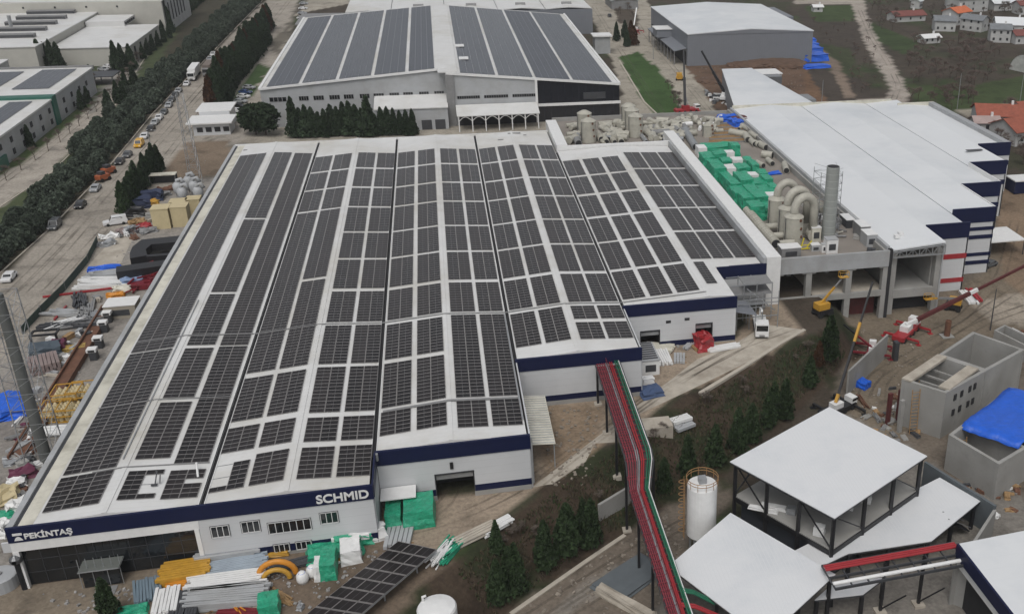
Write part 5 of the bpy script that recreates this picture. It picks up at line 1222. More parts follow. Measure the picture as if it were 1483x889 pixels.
cr_ = thing('dark_carport', 'long low dark carport roof in front of the pale works', 'carport', (-66, 282, 0))
MB().box(-83, -58, 282, 292, 3.0, 3.3).build('roof', DGREY, cr_)
for i in range(5):
    for y in (283, 291): MB().box(-82+i*5.8, -81.7+i*5.8, y, y+.3, 0, 3).build('post', STEEL, cr_)
wb = thing('white_annexe', 'small white annexe with narrow windows at the left edge', 'building', (-105, 285, 0))
MB().box(-130, -94, 277, 296, 0, 7.2).build('wall', MATS['white rendered wall'], wb); MB().box(-130.3, -93.7, 276.7, 296.3, 7.2, 7.5).build('roof', WROOF, wb)
for i in range(3): MB().box(-93.95, -93.85, 279+i*5, 280+i*5, 1, 5.5).build('window', DARK, wb)
gb = thing('green_edged_office', 'long grey office with teal eaves and solar panels on its roof', 'office', (-70, 215, 0))
MB().box(-90, -61, 170, 228, 0, 7.4).build('wall', LTWALL, gb); MB().box(-90.3, -60.7, 169.7, 228, 7.4, 7.9).build('roof', WROOF, gb)
MB().box(-90.4, -60.5, 228, 231.5, 0, 8.6).build('teal_band', GREENR, gb)
MB().box(-90, -61, 231.5, 272, 0, 8.0).build('wall', LTWALL, gb); MB().box(-90.2, -60.8, 231.6, 272.2, 8.0, 8.5).build('roof', WROOF, gb)
MB().box(-90.3, -60.7, 272.3, 273.3, 7.6, 9.0).build('teal_band', GREY, gb)
for y in (176, 184, 192, 200, 208, 216, 224, 238, 246, 254, 262):
    for z in (1.2, 4.4): MB().box(-60.98, -60.85, y, y+1.6, z, z+1.5).build('window', DARK, gb)
MB().box(-61.2, -60.4, 170, 186, 0, 3).build('teal_panel', GREENR, gb)
for i, (x0, x1, y0, y1, z) in enumerate(((-88, -78, 236, 268, 8.55), (-75, -63, 240, 270, 8.55), (-84, -73, 180, 224, 7.95), (-71, -63, 176, 226, 7.95))):
    me = panel_field(int((x1-x0)/2.05), int((y1-y0)/1.045), 0, 'panel_sheet', 2.05, PANELB); t_ = thing('solar_array', 'flat panel field on the teal edged office roof, ' + ['rear left', 'rear right', 'front left', 'front right'][i], 'solar array', (x0, y0, z), 'solar arrays on the office roof')
    o = bpy.data.objects.new('panel_sheet', me); COL.objects.link(o); o.parent = t_
# gatehouse
ga = thing('gatehouse', 'small white gatehouse with two flat pale roofs by the street', 'gatehouse', (-15.5, 214, 0))
MB().box(-19, -9, 208, 216, 0, 3.6).build('wall', WALL, ga); MB().box(-20.5, -8, 206.6, 216.5, 3.6, 4.0).build('roof', WHITE, ga)
MB().box(-18.5, -10, 216.6, 226, 0, 5).build('wall', WALL, ga); MB().box(-19.3, -9.4, 216.6, 227, 5, 5.35).build('roof', WHITE, ga)
for i in range(4): MB().box(-18+i*2.4, -16.4+i*2.4, 207.9, 208, 1, 2.4).build('window', DARK, ga)
# greenhouse and marquee
gh = thing('greenhouse', 'white plastic greenhouse at the right edge beyond the bare trees', 'greenhouse', tuple(at(1480, 105, 0)))
mb = MB(); mb.tube([(0, 0, 0), (24, 8, 0)], 6.5, 20); mb.build('cover', mat('milky plastic', (.42, .43, .40), .5, .2, .5), gh, local=True)
mb = MB()
for i in range(9): mb.tube([(i*3+.32*6.6*-math.cos(R(q))*0+(-.316)*6.6*math.cos(R(q)), i*1+.949*6.6*math.cos(R(q)), 6.6*math.sin(R(q))) for q in range(0, 181, 12)], .08, 5)
mb.build('hoops', STEEL, gh, local=True)
mq = thing('site_marquee', 'flat white canopy on thin posts right of the striped fronts', 'canopy', tuple(at(1440, 365, LZ)))
MB().box(-3, 6, -3, 6, 3.6, 3.85).build('roof', WHITE, mq, local=True)
for x, y in ((-2.8, -2.8), (5.8, -2.8), (-2.8, 5.8), (5.8, 5.8)): MB().box(x-.1, x+.1, y-.1, y+.1, 0, 3.6).build('post', DGREY, mq, local=True)
bc = thing('site_cabin', 'navy blue site cabin with a pale roof at the right edge', 'cabin', tuple(at(1476, 276, -4)))
MB().box(-3, 6, -2.5, 2.5, 0, 3.4).build('wall', NAVY, bc, local=True); MB().box(-3.2, 6.2, -2.7, 2.7, 3.4, 3.7).build('roof', WHITE, bc, local=True)

# houses of the village
def house(px, py, w, d, h, rm, label, rz=0, wm=None, nwin=3, z=0):
    p = g(px, py); t_ = thing('village_house', label, 'house', (p.x, p.y, p.z)); wm = wm or MATS['white rendered wall']
    t_.rotation_euler = (0, 0, rz)
    mb = MB(); mb.add([(-w/2, -d/2, -.5), (w/2, -d/2, -.5), (w/2, d/2, -.5), (-w/2, d/2, -.5), (-w/2, -d/2, h), (w/2, -d/2, h), (w/2, d/2, h), (-w/2, d/2, h), (-w/2, 0, h+d*.22), (w/2, 0, h+d*.22)],
        [(0, 1, 5, 4), (2, 3, 7, 6), (1, 2, 6, 9, 5), (3, 0, 4, 8, 7)]); mb.build('wall', wm, t_, local=True)
    e = .6; rh = d*.22*(1+2*e/d)
    mb = MB()
    for s in (-1, 1):
        a, b_, c, f = (-w/2-e, s*(d/2+e), h-.25), (w/2+e, s*(d/2+e), h-.25), (w/2+e, 0, h-.25+rh), (-w/2-e, 0, h-.25+rh)
        up_ = lambda q: (q[0], q[1], q[2]+.22)
        mb.add([a, b_, c, f, up_(a), up_(b_), up_(c), up_(f)], [(0, 3, 2, 1), (4, 5, 6, 7), (0, 1, 5, 4), (1, 2, 6, 5), (2, 3, 7, 6), (3, 0, 4, 7)])
    rf_ = mb.build('roof', rm, t_, local=True)
    MB().box(w*.2, w*.2+.7, -.3, .4, h+d*.1, h+d*.22+1.3).build('chimney', WHITE, rf_, local=True)
    for i in range(nwin):
        x = -w/2+w*(i+.5)/nwin; MB().box(x-.5, x+.5, -d/2-.06, -d/2, 1.0, 2.2).build('window', DARK, t_, local=True)
        if h > 5: MB().box(x-.5, x+.5, -d/2-.06, -d/2, 4.0, 5.2).build('window', DARK, t_, local=True)
    MB().box(w/2, w/2+.06, -.5, .5, h*.35, h*.6).build('window', DARK, t_, local=True)
    return t_
slate = mat('grey tin roof', (.17, .18, .19), .5, .15, .5)
house(1312, 30, 18, 8, 3, mat('dull red sheet roof', (.17, .055, .045)), 'long low house with a dull red roof beside the dirt track top', .15)
house(1366, 44, 10, 8, 5, slate, 'white walled house under a grey roof left of the orange roof', -.3)
house(1384, 34, 12, 9, 6, TERRAB, 'house with a bright orange roof in the village', .5)
house(1410, 44, 11, 8, 5.5, slate, 'small white gabled house just right of the orange roof', -.9)
house(1400, 16, 20, 10, 7, slate, 'large two storey house with long grey roof at the top edge', .2)
house(1388, 10, 14, 9, 6, slate, 'grey roofed house left of the largest one at the top edge', -.3)
house(1462, 54, 15, 11, 6.5, PROOF, 'house with a bright white metal roof in the village', -.35)
house(1446, 60, 9, 8, 6, slate, 'grey house joined to the white metal roofed one', -.35)
house(1478, 62, 10, 8, 4, MATS['dull red sheet roof'], 'small house at the right edge behind the white metal roof', 0)
house(1456, 14, 20, 9, 4, PROOF, 'long pale roofed shed in the top right corner', .05)
house(1480, 20, 8, 8, 5, MATS['dull red sheet roof'], 'red sided house in the top right corner', 0)
house(1327, 12, 5, 5, 4, PROOF, 'tiny white steep roofed hut among the trees at the top', .8)
house(1345, 62, 9, 5, 2.6, WHITE, 'white field hut alone in the scrub', .2)
house(1446, 180, 16, 11, 4, TERRA, 'terracotta roofed house close behind the white factory corner', -.3)
house(1478, 200, 15, 12, 4, TERRA, 'second terracotta roofed house cut by the right edge', .2)
house(1425, 188, 8, 6, 3, mat('pinkish roof', (.35, .27, .25)), 'small pink roofed outbuilding near the white factory parapet', -.2)
house(1490, 172, 12, 9, 4, TERRA, 'red roofed house peeping in at the right edge', .2)
house(1183, 17, 5, 4, 2.6, WHITE, 'tiny white hut on the green field beyond the grey warehouse', 0, nwin=1)
# blue stacks next to the grey warehouse
for i, (px, py, s) in enumerate(((1163, 63, (7, 8, 2.5)), (1164, 70, (9, 8, 2.5)), (1168, 78, (10, 8, 3)), (1173, 87, (11, 8, 2.8)), (1178, 98, (11, 5, 1)))):
    p = at(px+3, py, 0); wrapped('blue_stack', (p.x, p.y, 0), s, BLUET, 'blue covered stack beside the grey warehouse, '+['farthest', 'second farthest', 'middle', 'second nearest', 'nearest and lowest'][i], 'stack', 'blue covered stacks', .15, 200+i, .2)
# ------------------------------------------------------------------ trees
def crown_mesh(kind, seed, leaf):
    r = np.random.RandomState(seed); P = []; S = []
    if kind in ('cone', 'hedge', 'round'):
        n = {'cone': 1500, 'hedge': 1300, 'round': 1500}[kind]
        ph = r.rand(6)*6.28
        for i in range(n):
            t = r.rand()**(.8); a = r.rand()*6.283
            if kind == 'cone': R_ = (1-t)**.75*1.55+.08; z = .5+t*7.0; R_ *= 1+.18*math.sin(3*a+ph[0]+t*9)+.12*math.sin(7*a+ph[1]+t*15)
            elif kind == 'hedge': z = .4+t*5.6; R_ = 2.2*math.sqrt(max(0.02, 1-((t-.35)/.68)**2))*(1+.2*math.sin(2*a+ph[0]+t*7)+.15*math.sin(5*a+ph[2]-t*11))
            else: z = 1.4+t*6.2; R_ = 3.0*math.sqrt(max(0.02, 1-((t-.42)/.6)**2))*(1+.18*math.sin(3*a+ph[0]+t*6)+.14*math.sin(6*a+ph[3]+t*13))
            R_ *= .72+.34*r.rand(); P.append((R_*math.cos(a), R_*math.sin(a), z)); S.append(leaf*(.6+.9*r.rand()))
    V = []; F = []
    for (x, y, z), s in zip(P, S):
        u = r.randn(3); u /= np.linalg.norm(u); w = r.randn(3); w -= u*w.dot(u); w /= np.linalg.norm(w); n = len(V)
        if kind == 'cone': u = u*np.array((.6, .6, 1.3))
        c = np.array((x, y, z)); V += [tuple(c+u*s), tuple(c-u*s*.5+w*s*.7), tuple(c-u*s*.6-w*s*.6)]; F.append((n, n+1, n+2))
        V += [tuple(c-u*s*.9), tuple(c+w*s), tuple(c+u*s*.4-w*s*.5)]; F.append((n+3, n+4, n+5))
    # inner mass
    n0 = len(V); k = 9; rings = 7
    for j in range(rings):
        t = j/(rings-1)
        if kind == 'cone': R_ = (1-t)**.75*1.1+.02; z = .4+t*6.3
        elif kind == 'hedge': z = .4+t*5.0; R_ = 1.6*math.sqrt(max(0.01, 1-((t-.35)/.66)**2))
        else: z = 1.6+t*5.4; R_ = 2.2*math.sqrt(max(0.01, 1-((t-.42)/.59)**2))
        V += [(R_*(1+.2*r.randn()*.5)*math.cos(i*6.283/k), R_*(1+.2*r.randn()*.5)*math.sin(i*6.283/k), z) for i in range(k)]
    for j in range(rings-1):
        for i in range(k): a = n0+j*k+i; b = n0+j*k+(i+1) % k; F.append((a, b, b+k, a+k))
    return V, F
def bare_mesh(seed, h=6.5, spread=2.6, ntw=900):
    r = np.random.RandomState(seed); mb = MB(); tips = []
    mb.tube([(0, 0, 0), (.1*r.randn(), .1*r.randn(), h*.35)], [.16, .11], 5)
    def grow(p, d, L, rad, lev):
        q = p+d*L; mb.tube([tuple(p), tuple(q)], [rad, rad*.6], 4, cap=False); 
        if lev == 0: tips.append((p, q)); return
        for k in range(3 if lev > 1 else 4):
            nd = d+r.randn(3)*.55; nd[2] = abs(nd[2])*.8+.15; nd /= np.linalg.norm(nd); grow(q, nd, L*.72, rad*.55, lev-1)
    for k in range(4):
        d = r.randn(3)*.6; d[2] = 1; d /= np.linalg.norm(d); grow(np.array((0, 0, h*.33)), d, h*.24, .085, 2)
    V = []; F = []
    for i in range(ntw):
        a, b = tips[r.randint(len(tips))]; c = a+(b-a)*r.rand()*1.2; u = r.randn(3); u[2] = abs(u[2])*.7; u /= np.linalg.norm(u); w = np.cross(u, r.randn(3)); w /= np.linalg.norm(w)
        n = len(V); L = .5+.7*r.rand(); V += [tuple(c-w*.025), tuple(c+w*.025), tuple(c+u*L)]; F.append((n, n+1, n+2))
    t = MB(); t.add(V, F); return mb, t
PR = {}
def tree_proto(key, kind, seed, leafmat, leaf=.32):
    t_ = thing(key, '-', 'tree'); mb = MB()
    if kind == 'bare':
        a, b = bare_mesh(seed); a.build('trunk', BARK, t_, local=True); b.build('crown', leafmat, t_, local=True)
    else:
        mb.tube([(0, 0, -.3), (0, 0, 2.2), (0, 0, 5)], [.2, .16, .05], 6)
        if kind == 'round':
            for k in range(4): mb.tube([(0, 0, 1.2), (math.cos(k*1.6)*1.2, math.sin(k*1.6)*1.2, 3.2)], [.1, .05], 5)
        mb.build('trunk', BARK, t_, local=True); V, F = crown_mesh(kind, seed, leaf); m = MB(); m.add(V, F); m.build('crown', leafmat, t_, local=True)
    PR.setdefault(key, []).append([t_, False]); return t_
for s in (1, 2, 3): tree_proto('avenue_tree', 'hedge', s, LEAFA, .34)
for s in (11, 12, 13): tree_proto('conifer_tree', 'cone', s, LEAFD, .34)
for s in (21, 22): tree_proto('cypress_tree', 'cone', s, LEAFY, .30)
for s in (31, 32): tree_proto('pine_tree', 'round', s, LEAFD, .42)
for s in (41, 42, 43): tree_proto('bare_tree', 'bare', s, TWIG)
for s in (51, 52): tree_proto('thicket_tree', 'bare', s, TWIGR)
for s in (61,): tree_proto('rusty_tree', 'cone', s, LEAFR, .36)
tr = random.Random(77)
def plant(key, x, y, z, sc, label, group=None, stretch=1.0):
    pr_ = PR[key]; e = pr_[tr.randrange(len(pr_))]; s = (sc*tr.uniform(.9, 1.1), sc*tr.uniform(.9, 1.1), sc*stretch*tr.uniform(.9, 1.12))
    if not e[1]:
        o = e[0]; e[1] = True; o.location = (x, y, z); o.scale = s; o.rotation_euler = (0, 0, tr.random()*6.28); o['label'] = label
        if group: o['group'] = group
        return o
    return dup(e[0], (x, y, z), tr.random()*6.28, s, label, group)
# avenue hedge between the two roads
def walk(px, step, off=0, z=0):
    P = [at(x, y, z) for x, y in px]; out = []; carry = 0
    for a, b in zip(P, P[1:]):
        d = b-a; L = d.length; d.normalize(); n = Vector((-d.y, d.x, 0)); t = carry
        while t < L: q = a+d*t+n*off; out.append((q.x, q.y)); t += step
        carry = t-L
    return out
street = [(-330, 676), (-60, 450), (0, 398), (75, 331), (150, 253), (222, 166), (300, 86), (385, -2), (420, -40)]
c_n = 0
def AVL(y):
    for a, b in ((85, 'beyond the white car at the left edge'), (112, 'next to the lone white car'), (145, 'between the white car and the black car'), (175, 'beside the orange red machines'), (205, 'beside the yellow van'), (250, 'beside the row of parked cars'), (300, 'beside the two parked trucks'), (370, 'past the trucks')):
        if y < a: return b
    return 'at its far end'
for off, sc in ((2.4, .74), (6.4, .84), (10.4, .8)):
    for (x, y) in walk(street, 4.4, off):
        c_n += 1
        if tr.random() < .05 or (off > 9 and (y < 190 or tr.random() < .2)): continue
        plant('avenue_tree', x+tr.uniform(-.5, .5), y+tr.uniform(-.7, .7), 0, sc*tr.uniform(.82, 1.12), 'avenue tree, '+['street side', 'middle', 'park side'][0 if off < 3 else 1 if off < 8 else 2]+' row, '+AVL(y), 'avenue trees between the two roads')
for (x, y) in walk([(290, 50), (345, -5)], 7, 15): plant('conifer_tree', x, y, 0, .8, 'dark small conifer behind the far end of the avenue', 'far avenue conifers')
for px, py in ((185, 140), (172, 150), (182, 158), (196, 128), (160, 168)): p = at(px, py); plant('conifer_tree', p.x, p.y, 0, 1.05, 'dark conifer standing on the park side of the avenue', 'dark conifers on the park side of the avenue')
for (px, py) in ((170, 102), (180, 104), (192, 102), (70, 101), (79, 103), (88, 103), (247, 48), (62, 103)):
    p = at(px, py); plant('conifer_tree', p.x, p.y, 0, 1.25, 'dark conifer growing close to the walls of the pale works', 'dark conifers by the pale works', 1.1)
for (px, py) in ((215, 80), (222, 74), (230, 68), (238, 62), (246, 56), (208, 86), (45, 215), (35, 212), (120, 160), (128, 150), (133, 120)):
    p = at(px, py); plant('conifer_tree', p.x, p.y, 0, .8, 'small dark shrub like conifer along an office or works wall', 'small conifers along walls')
# bare young trees by the park road
for i, (x, y) in enumerate(walk([(0, 262), (75, 210), (160, 140), (262, -8)], 9, -1.5)): plant('bare_tree', x, y, 0, .62, 'bare young tree lining the park road, near side', 'bare young trees along the park road')
for i, (x, y) in enumerate(walk([(20, 225), (100, 165), (150, 115)], 9, 1)): plant('bare_tree', x, y, 0, .7, 'bare young tree lining the park road, office side', 'bare young trees along the park road')
# dark trees round the rear factory
for px, py, s in ((371, 195, 1.15), (386, 196, 1.1)): p = at(px, py); plant('pine_tree', p.x, p.y, 0, s*1.12, 'broad dark evergreen on the corner, '+('left' if px < 380 else 'right')+' one of the pair', None)
for i, px in enumerate(range(428, 600, 9)):
    p = at(px, 199-(px-428)*.02); plant('conifer_tree', p.x, p.y+tr.uniform(-1, 1), 0, tr.uniform(1.0, 1.45) if px < 545 else tr.uniform(.85, 1.1), 'dark conifer in the screen before the rear factory', 'conifer screen in front of the rear factory')
for i, (x, y) in enumerate(walk([(298, 160), (318, 125), (350, 85), (385, 40)], 4.2, -2)):
    plant('conifer_tree' if i % 7 else 'rusty_tree', x, y, 0, tr.uniform(1.3, 1.6), 'dark conifer, first row of the car park belt' if i % 7 else 'reddish brown conifer in the belt left of the car park', 'conifer belt by the car park')
for i, (x, y) in enumerate(walk([(305, 160), (326, 125), (356, 90), (378, 60)], 4.8, -3)):
    plant('conifer_tree', x, y, 0, tr.uniform(1.1, 1.5), 'dark conifer, second row of the car park belt', 'conifer belt by the car park')
for i, (x, y) in enumerate(walk([(182, 312), (200, 285), (222, 255), (236, 243)], 3.0, 0)):
    plant('conifer_tree' if i % 3 else 'cypress_tree', x, y, 0, tr.uniform(.8, 1.05), 'conifer in the dense clump between street and yard', 'conifer clump beside the left yard')
for px, py in ((893, 60), (908, 68), (905, 55)): p = at(px, py); plant('conifer_tree', p.x, p.y, 0, 1.0, 'dark conifer at the top end of the lawn', 'conifers at the lawn end')
for px, py in ((914, 62), (918, 66)): p = at(px, py); plant('rusty_tree', p.x, p.y, 0, 1.2, 'rust coloured conifer at the top end of the lawn', 'rust conifers at the lawn end')
# cypresses on the embankment
for px, py, s in ((722, 873, 1.0), (748, 858, 1.1), (738, 835, .8), (790, 822, 1.15), (822, 800, 1.35), (857, 790, 1.15), (845, 770, .8), (962, 712, .9), (996, 690, 1.1), (1035, 672, 1.15), (1068, 655, 1.15), (1088, 640, 1.15), (1112, 618, .95), (1136, 606, 1.25), (1120, 600, .9), (1172, 560, 1.0), (1200, 520, 1.35), (720, 800, .7)):
    p = g(px, py); plant('cypress_tree', p.x, p.y, p.z, s*.86, 'dark green cypress standing on the embankment ' + ('near the foreground tank' if px < 780 else 'left of the pipe rack' if px < 900 else 'behind the white silo' if px < 1010 else 'above the black pavilion' if px < 1150 else 'near the yellow boom'), 'cypresses on the embankment')
p = at(160, 893); plant('cypress_tree', p.x, p.y, 0, .75, 'single green cypress at the bottom edge before the glass entrance', None)
p = g(1185, 530); plant('rusty_tree', p.x, p.y, p.z, .7, 'reddish withered cypress beside the tallest green one', None)
# thickets on the right
def in_px(p, polys):
    for poly in polys:
        ins = False; n = len(poly)
        for i in range(n):
            x0, y0 = poly[i]; x1, y1 = poly[(i+1) % n]
            if (y0 > p[1]) != (y1 > p[1]) and p[0] < (x1-x0)*(p[1]-y0)/(y1-y0)+x0: ins = not ins
        if ins: return True
    return False
# extra hoists near the red crane are part of the vehicles below
TH = [([(1320, 60), (1440, 66), (1475, 110), (1440, 130), (1420, 165), (1320, 160), (1310, 100)], 84, 'thicket_tree', .8, 'bare tree in the thicket behind the white factory'),
      ([(1242, 0), (1330, 0), (1330, 10), (1300, 60), (1255, 45)], 22, 'bare_tree', .8, 'bare tree in the wood beside the dirt track top'),
      ([(1330, 0), (1483, 0), (1483, 30), (1420, 40), (1350, 30)], 28, 'bare_tree', .9, 'bare tree between the village houses'),
      ([(1170, 25), (1250, 30), (1290, 120), (1240, 140), (1215, 80)], 44, 'thicket_tree', .38, 'low bare bush in the field left of the track'),
      ([(1405, 165), (1483, 165), (1483, 240), (1462, 235)], 24, 'thicket_tree', .8, 'bare tree among the terracotta roofed houses'),
      ([(880, 0), (925, 20), (920, 45), (885, 20)], 8, 'bare_tree', .6, 'bare tree by the pale shed at the top'),
      ([(940, 96), (975, 130), (990, 160), (980, 165)], 9, 'bare_tree', .5, 'bare shrub along the right side of the lawn')]
for poly, n, key, sc, lab in TH:
    xs = [p[0] for p in poly]; ys = [p[1] for p in poly]; c = 0
    while c < n:
        q = (tr.uniform(min(xs), max(xs)), tr.uniform(min(ys), max(ys)))
        if in_px(q, [poly]): p = g(*q); plant(key, p.x, p.y, p.z, sc*tr.uniform(.75, 1.25), lab, lab.split(' ', 1)[1]+' group'); c += 1
for i in range(26):   # bare bushes on the embankment
    t_ = tr.random(); px = 650+t_*520; py = 830-t_*330+tr.uniform(-25, 35); p = g(px, py); s_ = tr.uniform(.25, .45)
    if H(p.x, p.y) > -1.0: continue
    plant('bare_tree', p.x, p.y, p.z, s_, 'low leafless bush scattered on the embankment', 'leafless bushes on the embankment')
for k, lst in PR.items():
    for e in lst:
        if not e[1]:
            for ch in list(e[0].children): bpy.data.objects.remove(ch)
            bpy.data.objects.remove(e[0])
# grass tufts / weeds as ground cover
def scatter(name, label, polys, n, m, z_=0, h=.35, seed=1, cat='ground cover', wd=.12, kind='tuft'):
    r = random.Random(seed); mb = MB()
    for poly, zz in polys:
        W = [at(x, y, zz) for x, y in poly]; xs = [w.x for w in W]; ys = [w.y for w in W]; c = 0; wp = [(w.x, w.y) for w in W]; tries = 0
        while c < n and tries < n*20:
            tries += 1; x, y = r.uniform(min(xs), max(xs)), r.uniform(min(ys), max(ys))
            if not in_px((x, y), [wp]): continue
            z0 = H(x, y); c += 1
            if name == 'weeds' and not (-5.7 < z0 < -.5): continue
            if kind == 'tuft':
                a = r.random()*6.28; s = h*r.uniform(.5, 1.6)
                for k in range(3):
                    b = a+k*2.1; mb.add([(x-math.cos(b)*wd, y-math.sin(b)*wd, z0-.02), (x+math.cos(b)*wd, y+math.sin(b)*wd, z0-.02), (x+r.uniform(-s, s)*.6, y+r.uniform(-s, s)*.6, z0+s)], [(0, 1, 2)])
            else:
                s = h*r.uniform(.3, 1.5); mb.obox((x, y, z0+s*.2), (s, s*r.uniform(.5, 1.2), s*.7), r.random()*3, 0, r.uniform(-.4, .4), r.uniform(-.4, .4))
    o = mb.build(name, m); o['kind'] = 'stuff'; o['label'] = label; return o
scatter('weeds', 'dry brown weeds covering the embankment', [([(640, 840), (790, 705), (1000, 570), (1165, 482), (1225, 500), (1150, 600), (950, 740), (740, 888)], -3)], 6000, mat('dry weeds', (.075, .06, .035), .95, .4, 1), h=.5, seed=3)
scatter('weeds', 'green weeds covering the embankment', [([(640, 840), (790, 705), (1000, 570), (1165, 482), (1225, 500), (1150, 600), (950, 740), (740, 888)], -3)], 2500, mat('green weeds', (.04, .06, .02), .95, .4, 1), h=.4, seed=4)
if 0: scatter('scrub', 'low dry scrub in the fields beyond the factories', [([(1165, 5), (1240, 0), (1290, 140), (1200, 140)], 0), ([(1260, 20), (1483, 60), (1483, 160), (1330, 160)], 0)], 900, mat('field scrub', (.07, .055, .04), .95, .4, .3), h=.8, seed=5, wd=.35)
RUB = mat('rubble', (.22, .19, .155), .9, .3, 1)
scatter('rubble', 'scattered rubble and soil lumps in the dirt yards', [([(780, 585), (868, 592), (860, 690), (800, 705)], 0), ([(985, 92), (1160, 96), (1165, 150), (1050, 155)], 0), ([(1240, 470), (1300, 480), (1380, 560), (1300, 640), (1230, 600)], -6), ([(740, 890), (960, 745), (1000, 760), (950, 889)], -6)], 160, RUB, h=.3, seed=6, kind='lump')
scatter('rubble', 'small debris strewn over the left and front yards', [([(60, 480), (150, 390), (240, 300), (300, 230), (150, 480), (20, 740), (0, 700)], 0), ([(60, 860), (540, 800), (600, 790), (450, 880), (100, 889)], 0)], 260, mat('debris', (.27, .26, .25), .9, .5, 2), h=.26, seed=8, kind='lump')
rr = random.Random(8)
for i, (px, py, s) in enumerate(((1120, 93, (14, 7, 2.2)), (1085, 95, (10, 6, 1.6)), (1040, 118, (8, 6, 1.3)), (1142, 96, (9, 6, 2.0)))):
    p = at(px, py); bm = bmesh.new(); bmesh.ops.create_icosphere(bm, subdivisions=4, radius=1)
    for v in bm.verts: v.co *= 1+rr.uniform(-.07, .07); v.co = Vector((v.co.x*s[0], v.co.y*s[1], max(-.1, v.co.z*s[2])))
    me = bpy.data.meshes.new('soil_heap'); bm.to_mesh(me); bm.free(); me.materials.append(mat('brown soil', (.10, .06, .04), .95, .3, .5))
    o = bpy.data.objects.new('soil_heap', me); COL.objects.link(o); o.location = p; tag(o, 'heap of brown soil before the grey warehouse, '+['largest', 'left of the largest', 'lone one on the left', 'right end'][i], 'soil heap', 'soil heaps')

# ------------------------------------------------------------------ vehicles
CARM = {}
def paint(n, c): return mat('car paint '+n, c, .25, .03, .5, spec=.6)
def car_proto(n, c, van=False):
    t_ = thing('parked_car', '-', 'car'); m = paint(n, c); L, W = (4.8, 1.9) if van else (4.3, 1.78); hgt = 1.95 if van else 1.45
    side = [(-L/2, .35), (L/2, .35), (L/2, .75), (L/2-.15, .88), (L*.24, .98), (L*.12, hgt-.05), (-L*.30 if not van else -L*.46, hgt-.03), (-L*.44, 1.02 if not van else hgt-.1), (-L/2, .9)]
    V = []; n_ = len(side)
    for y, k in ((-W/2, 1), (W/2, 1)): V += [(x, y*(.86 if z > 1.0 else 1), z) for x, z in side]
    mb = MB(); mb.add(V, [list(range(n_))[::-1], list(range(n_, 2*n_))]+[[i, (i+1) % n_, n_+(i+1) % n_, n_+i] for i in range(n_)]); mb.build('body', m, t_, local=True)
    mb = MB()
    for s in (-1, 1): mb.add([(L*.20, s*W*.445, 1.02), (L*.10, s*W*.435, hgt-.14), (-L*.27, s*W*.435, hgt-.14), (-L*.38, s*W*.445, 1.05)], [(0, 1, 2, 3)])
    mb.add([(L*.235, -W*.4, 1.0), (L*.235, W*.4, 1.0), (L*.135, W*.36, hgt-.1), (L*.135, -W*.36, hgt-.1)], [(0, 1, 2, 3)])
    if not van: mb.add([(-L*.445, -W*.4, 1.06), (-L*.445, W*.4, 1.06), (-L*.315, W*.36, hgt-.06), (-L*.315, -W*.36, hgt-.06)], [(3, 2, 1, 0)])
    for v_i, v in enumerate(mb.v): mb.v[v_i] = (v[0]*1.012, v[1]*1.02, v[2]+.012)
    mb.build('windows', GLASS, t_, local=True)
    for sx in (-1, 1):
        for sy in (-1, 1):
            mb = MB(); mb.tube([(sx*L*.31, sy*(W/2-.2), .33), (sx*L*.31, sy*(W/2+.02), .33)], .33, 12); mb.build('wheel', TYRE, t_, local=True)
    for sy in (-1, 1):
        MB().box(L/2-.02, L/2+.02, sy*.62-.18, sy*.62+.18, .62, .78).build('headlight', WHITE, t_, local=True)
    return t_
COLS = {'white': (.6, .6, .6), 'silver': (.3, .31, .32), 'black': (.012, .012, .014), 'grey': (.08, .085, .09), 'blue': (.03, .06, .16), 'yellow': (.6, .32, .01), 'red': (.35, .05, .02), 'orange': (.38, .11, .03)}
def park(px, py, col, label, dirpx, van=False, sc=1.0, group=None):
    key = (col, van)
    p = g(px, py); q = g(px+dirpx[0], py+dirpx[1]); rz = math.atan2(q.y-p.y, q.x-p.x)
    if key not in CARM:
        CARM[key] = car_proto(col, COLS[col], van); o = CARM[key]; o.location = p; o.rotation_euler = (0, 0, rz); o.scale = (sc,)*3; o['label'] = label
        if group: o['group'] = group
    else: o = dup(CARM[key], p, rz, sc, label, group)
    return o
G1 = 'cars parked along the street beside the avenue trees'; D = (-60, 62)
S_ = [(14, 405, 'white', 'white car alone on the street at the left picture edge', 0), (80, 330, 'grey', 'dark grey car nearest to the white one on the street', 1), (117, 300, 'black', 'black car on the street second above the white one', 0), (139, 276, 'silver', 'silver car below the orange machines on the street', 0),
      (174, 237, 'black', 'black car between the orange machines and the yellow van', 0), (185, 227, 'grey', 'grey car just below the yellow van', 0), (202, 212, 'yellow', 'bright yellow van parked on the street', 1), (210, 200, 'white', 'white car just above the yellow van', 0),
      (219, 189, 'black', 'black car two places above the yellow van', 0), (225, 180, 'silver', 'silver car in the middle of the street row', 0), (231, 173, 'white', 'white car in the middle of the street row', 0), (238, 165, 'grey', 'grey car in the upper street row', 0),
      (245, 155, 'silver', 'silver car in the upper street row below the darker pair', 0), (249, 147, 'grey', 'grey car of the darker pair in the upper street row', 0), (254, 140, 'black', 'black car of the darker pair in the upper street row', 0), (259, 134, 'silver', 'silver car ending the street row near the truck', 0),
      (271, 124, 'white', 'white car right in front of the white truck', 0), (304, 88, 'silver', 'silver car behind the white truck', 0), (309, 81, 'white', 'white car behind the silver one past the truck', 0)]
for px, py, c, lab, v in S_: park(px, py, c, lab, (-12, 13), bool(v), 1.0, G1)
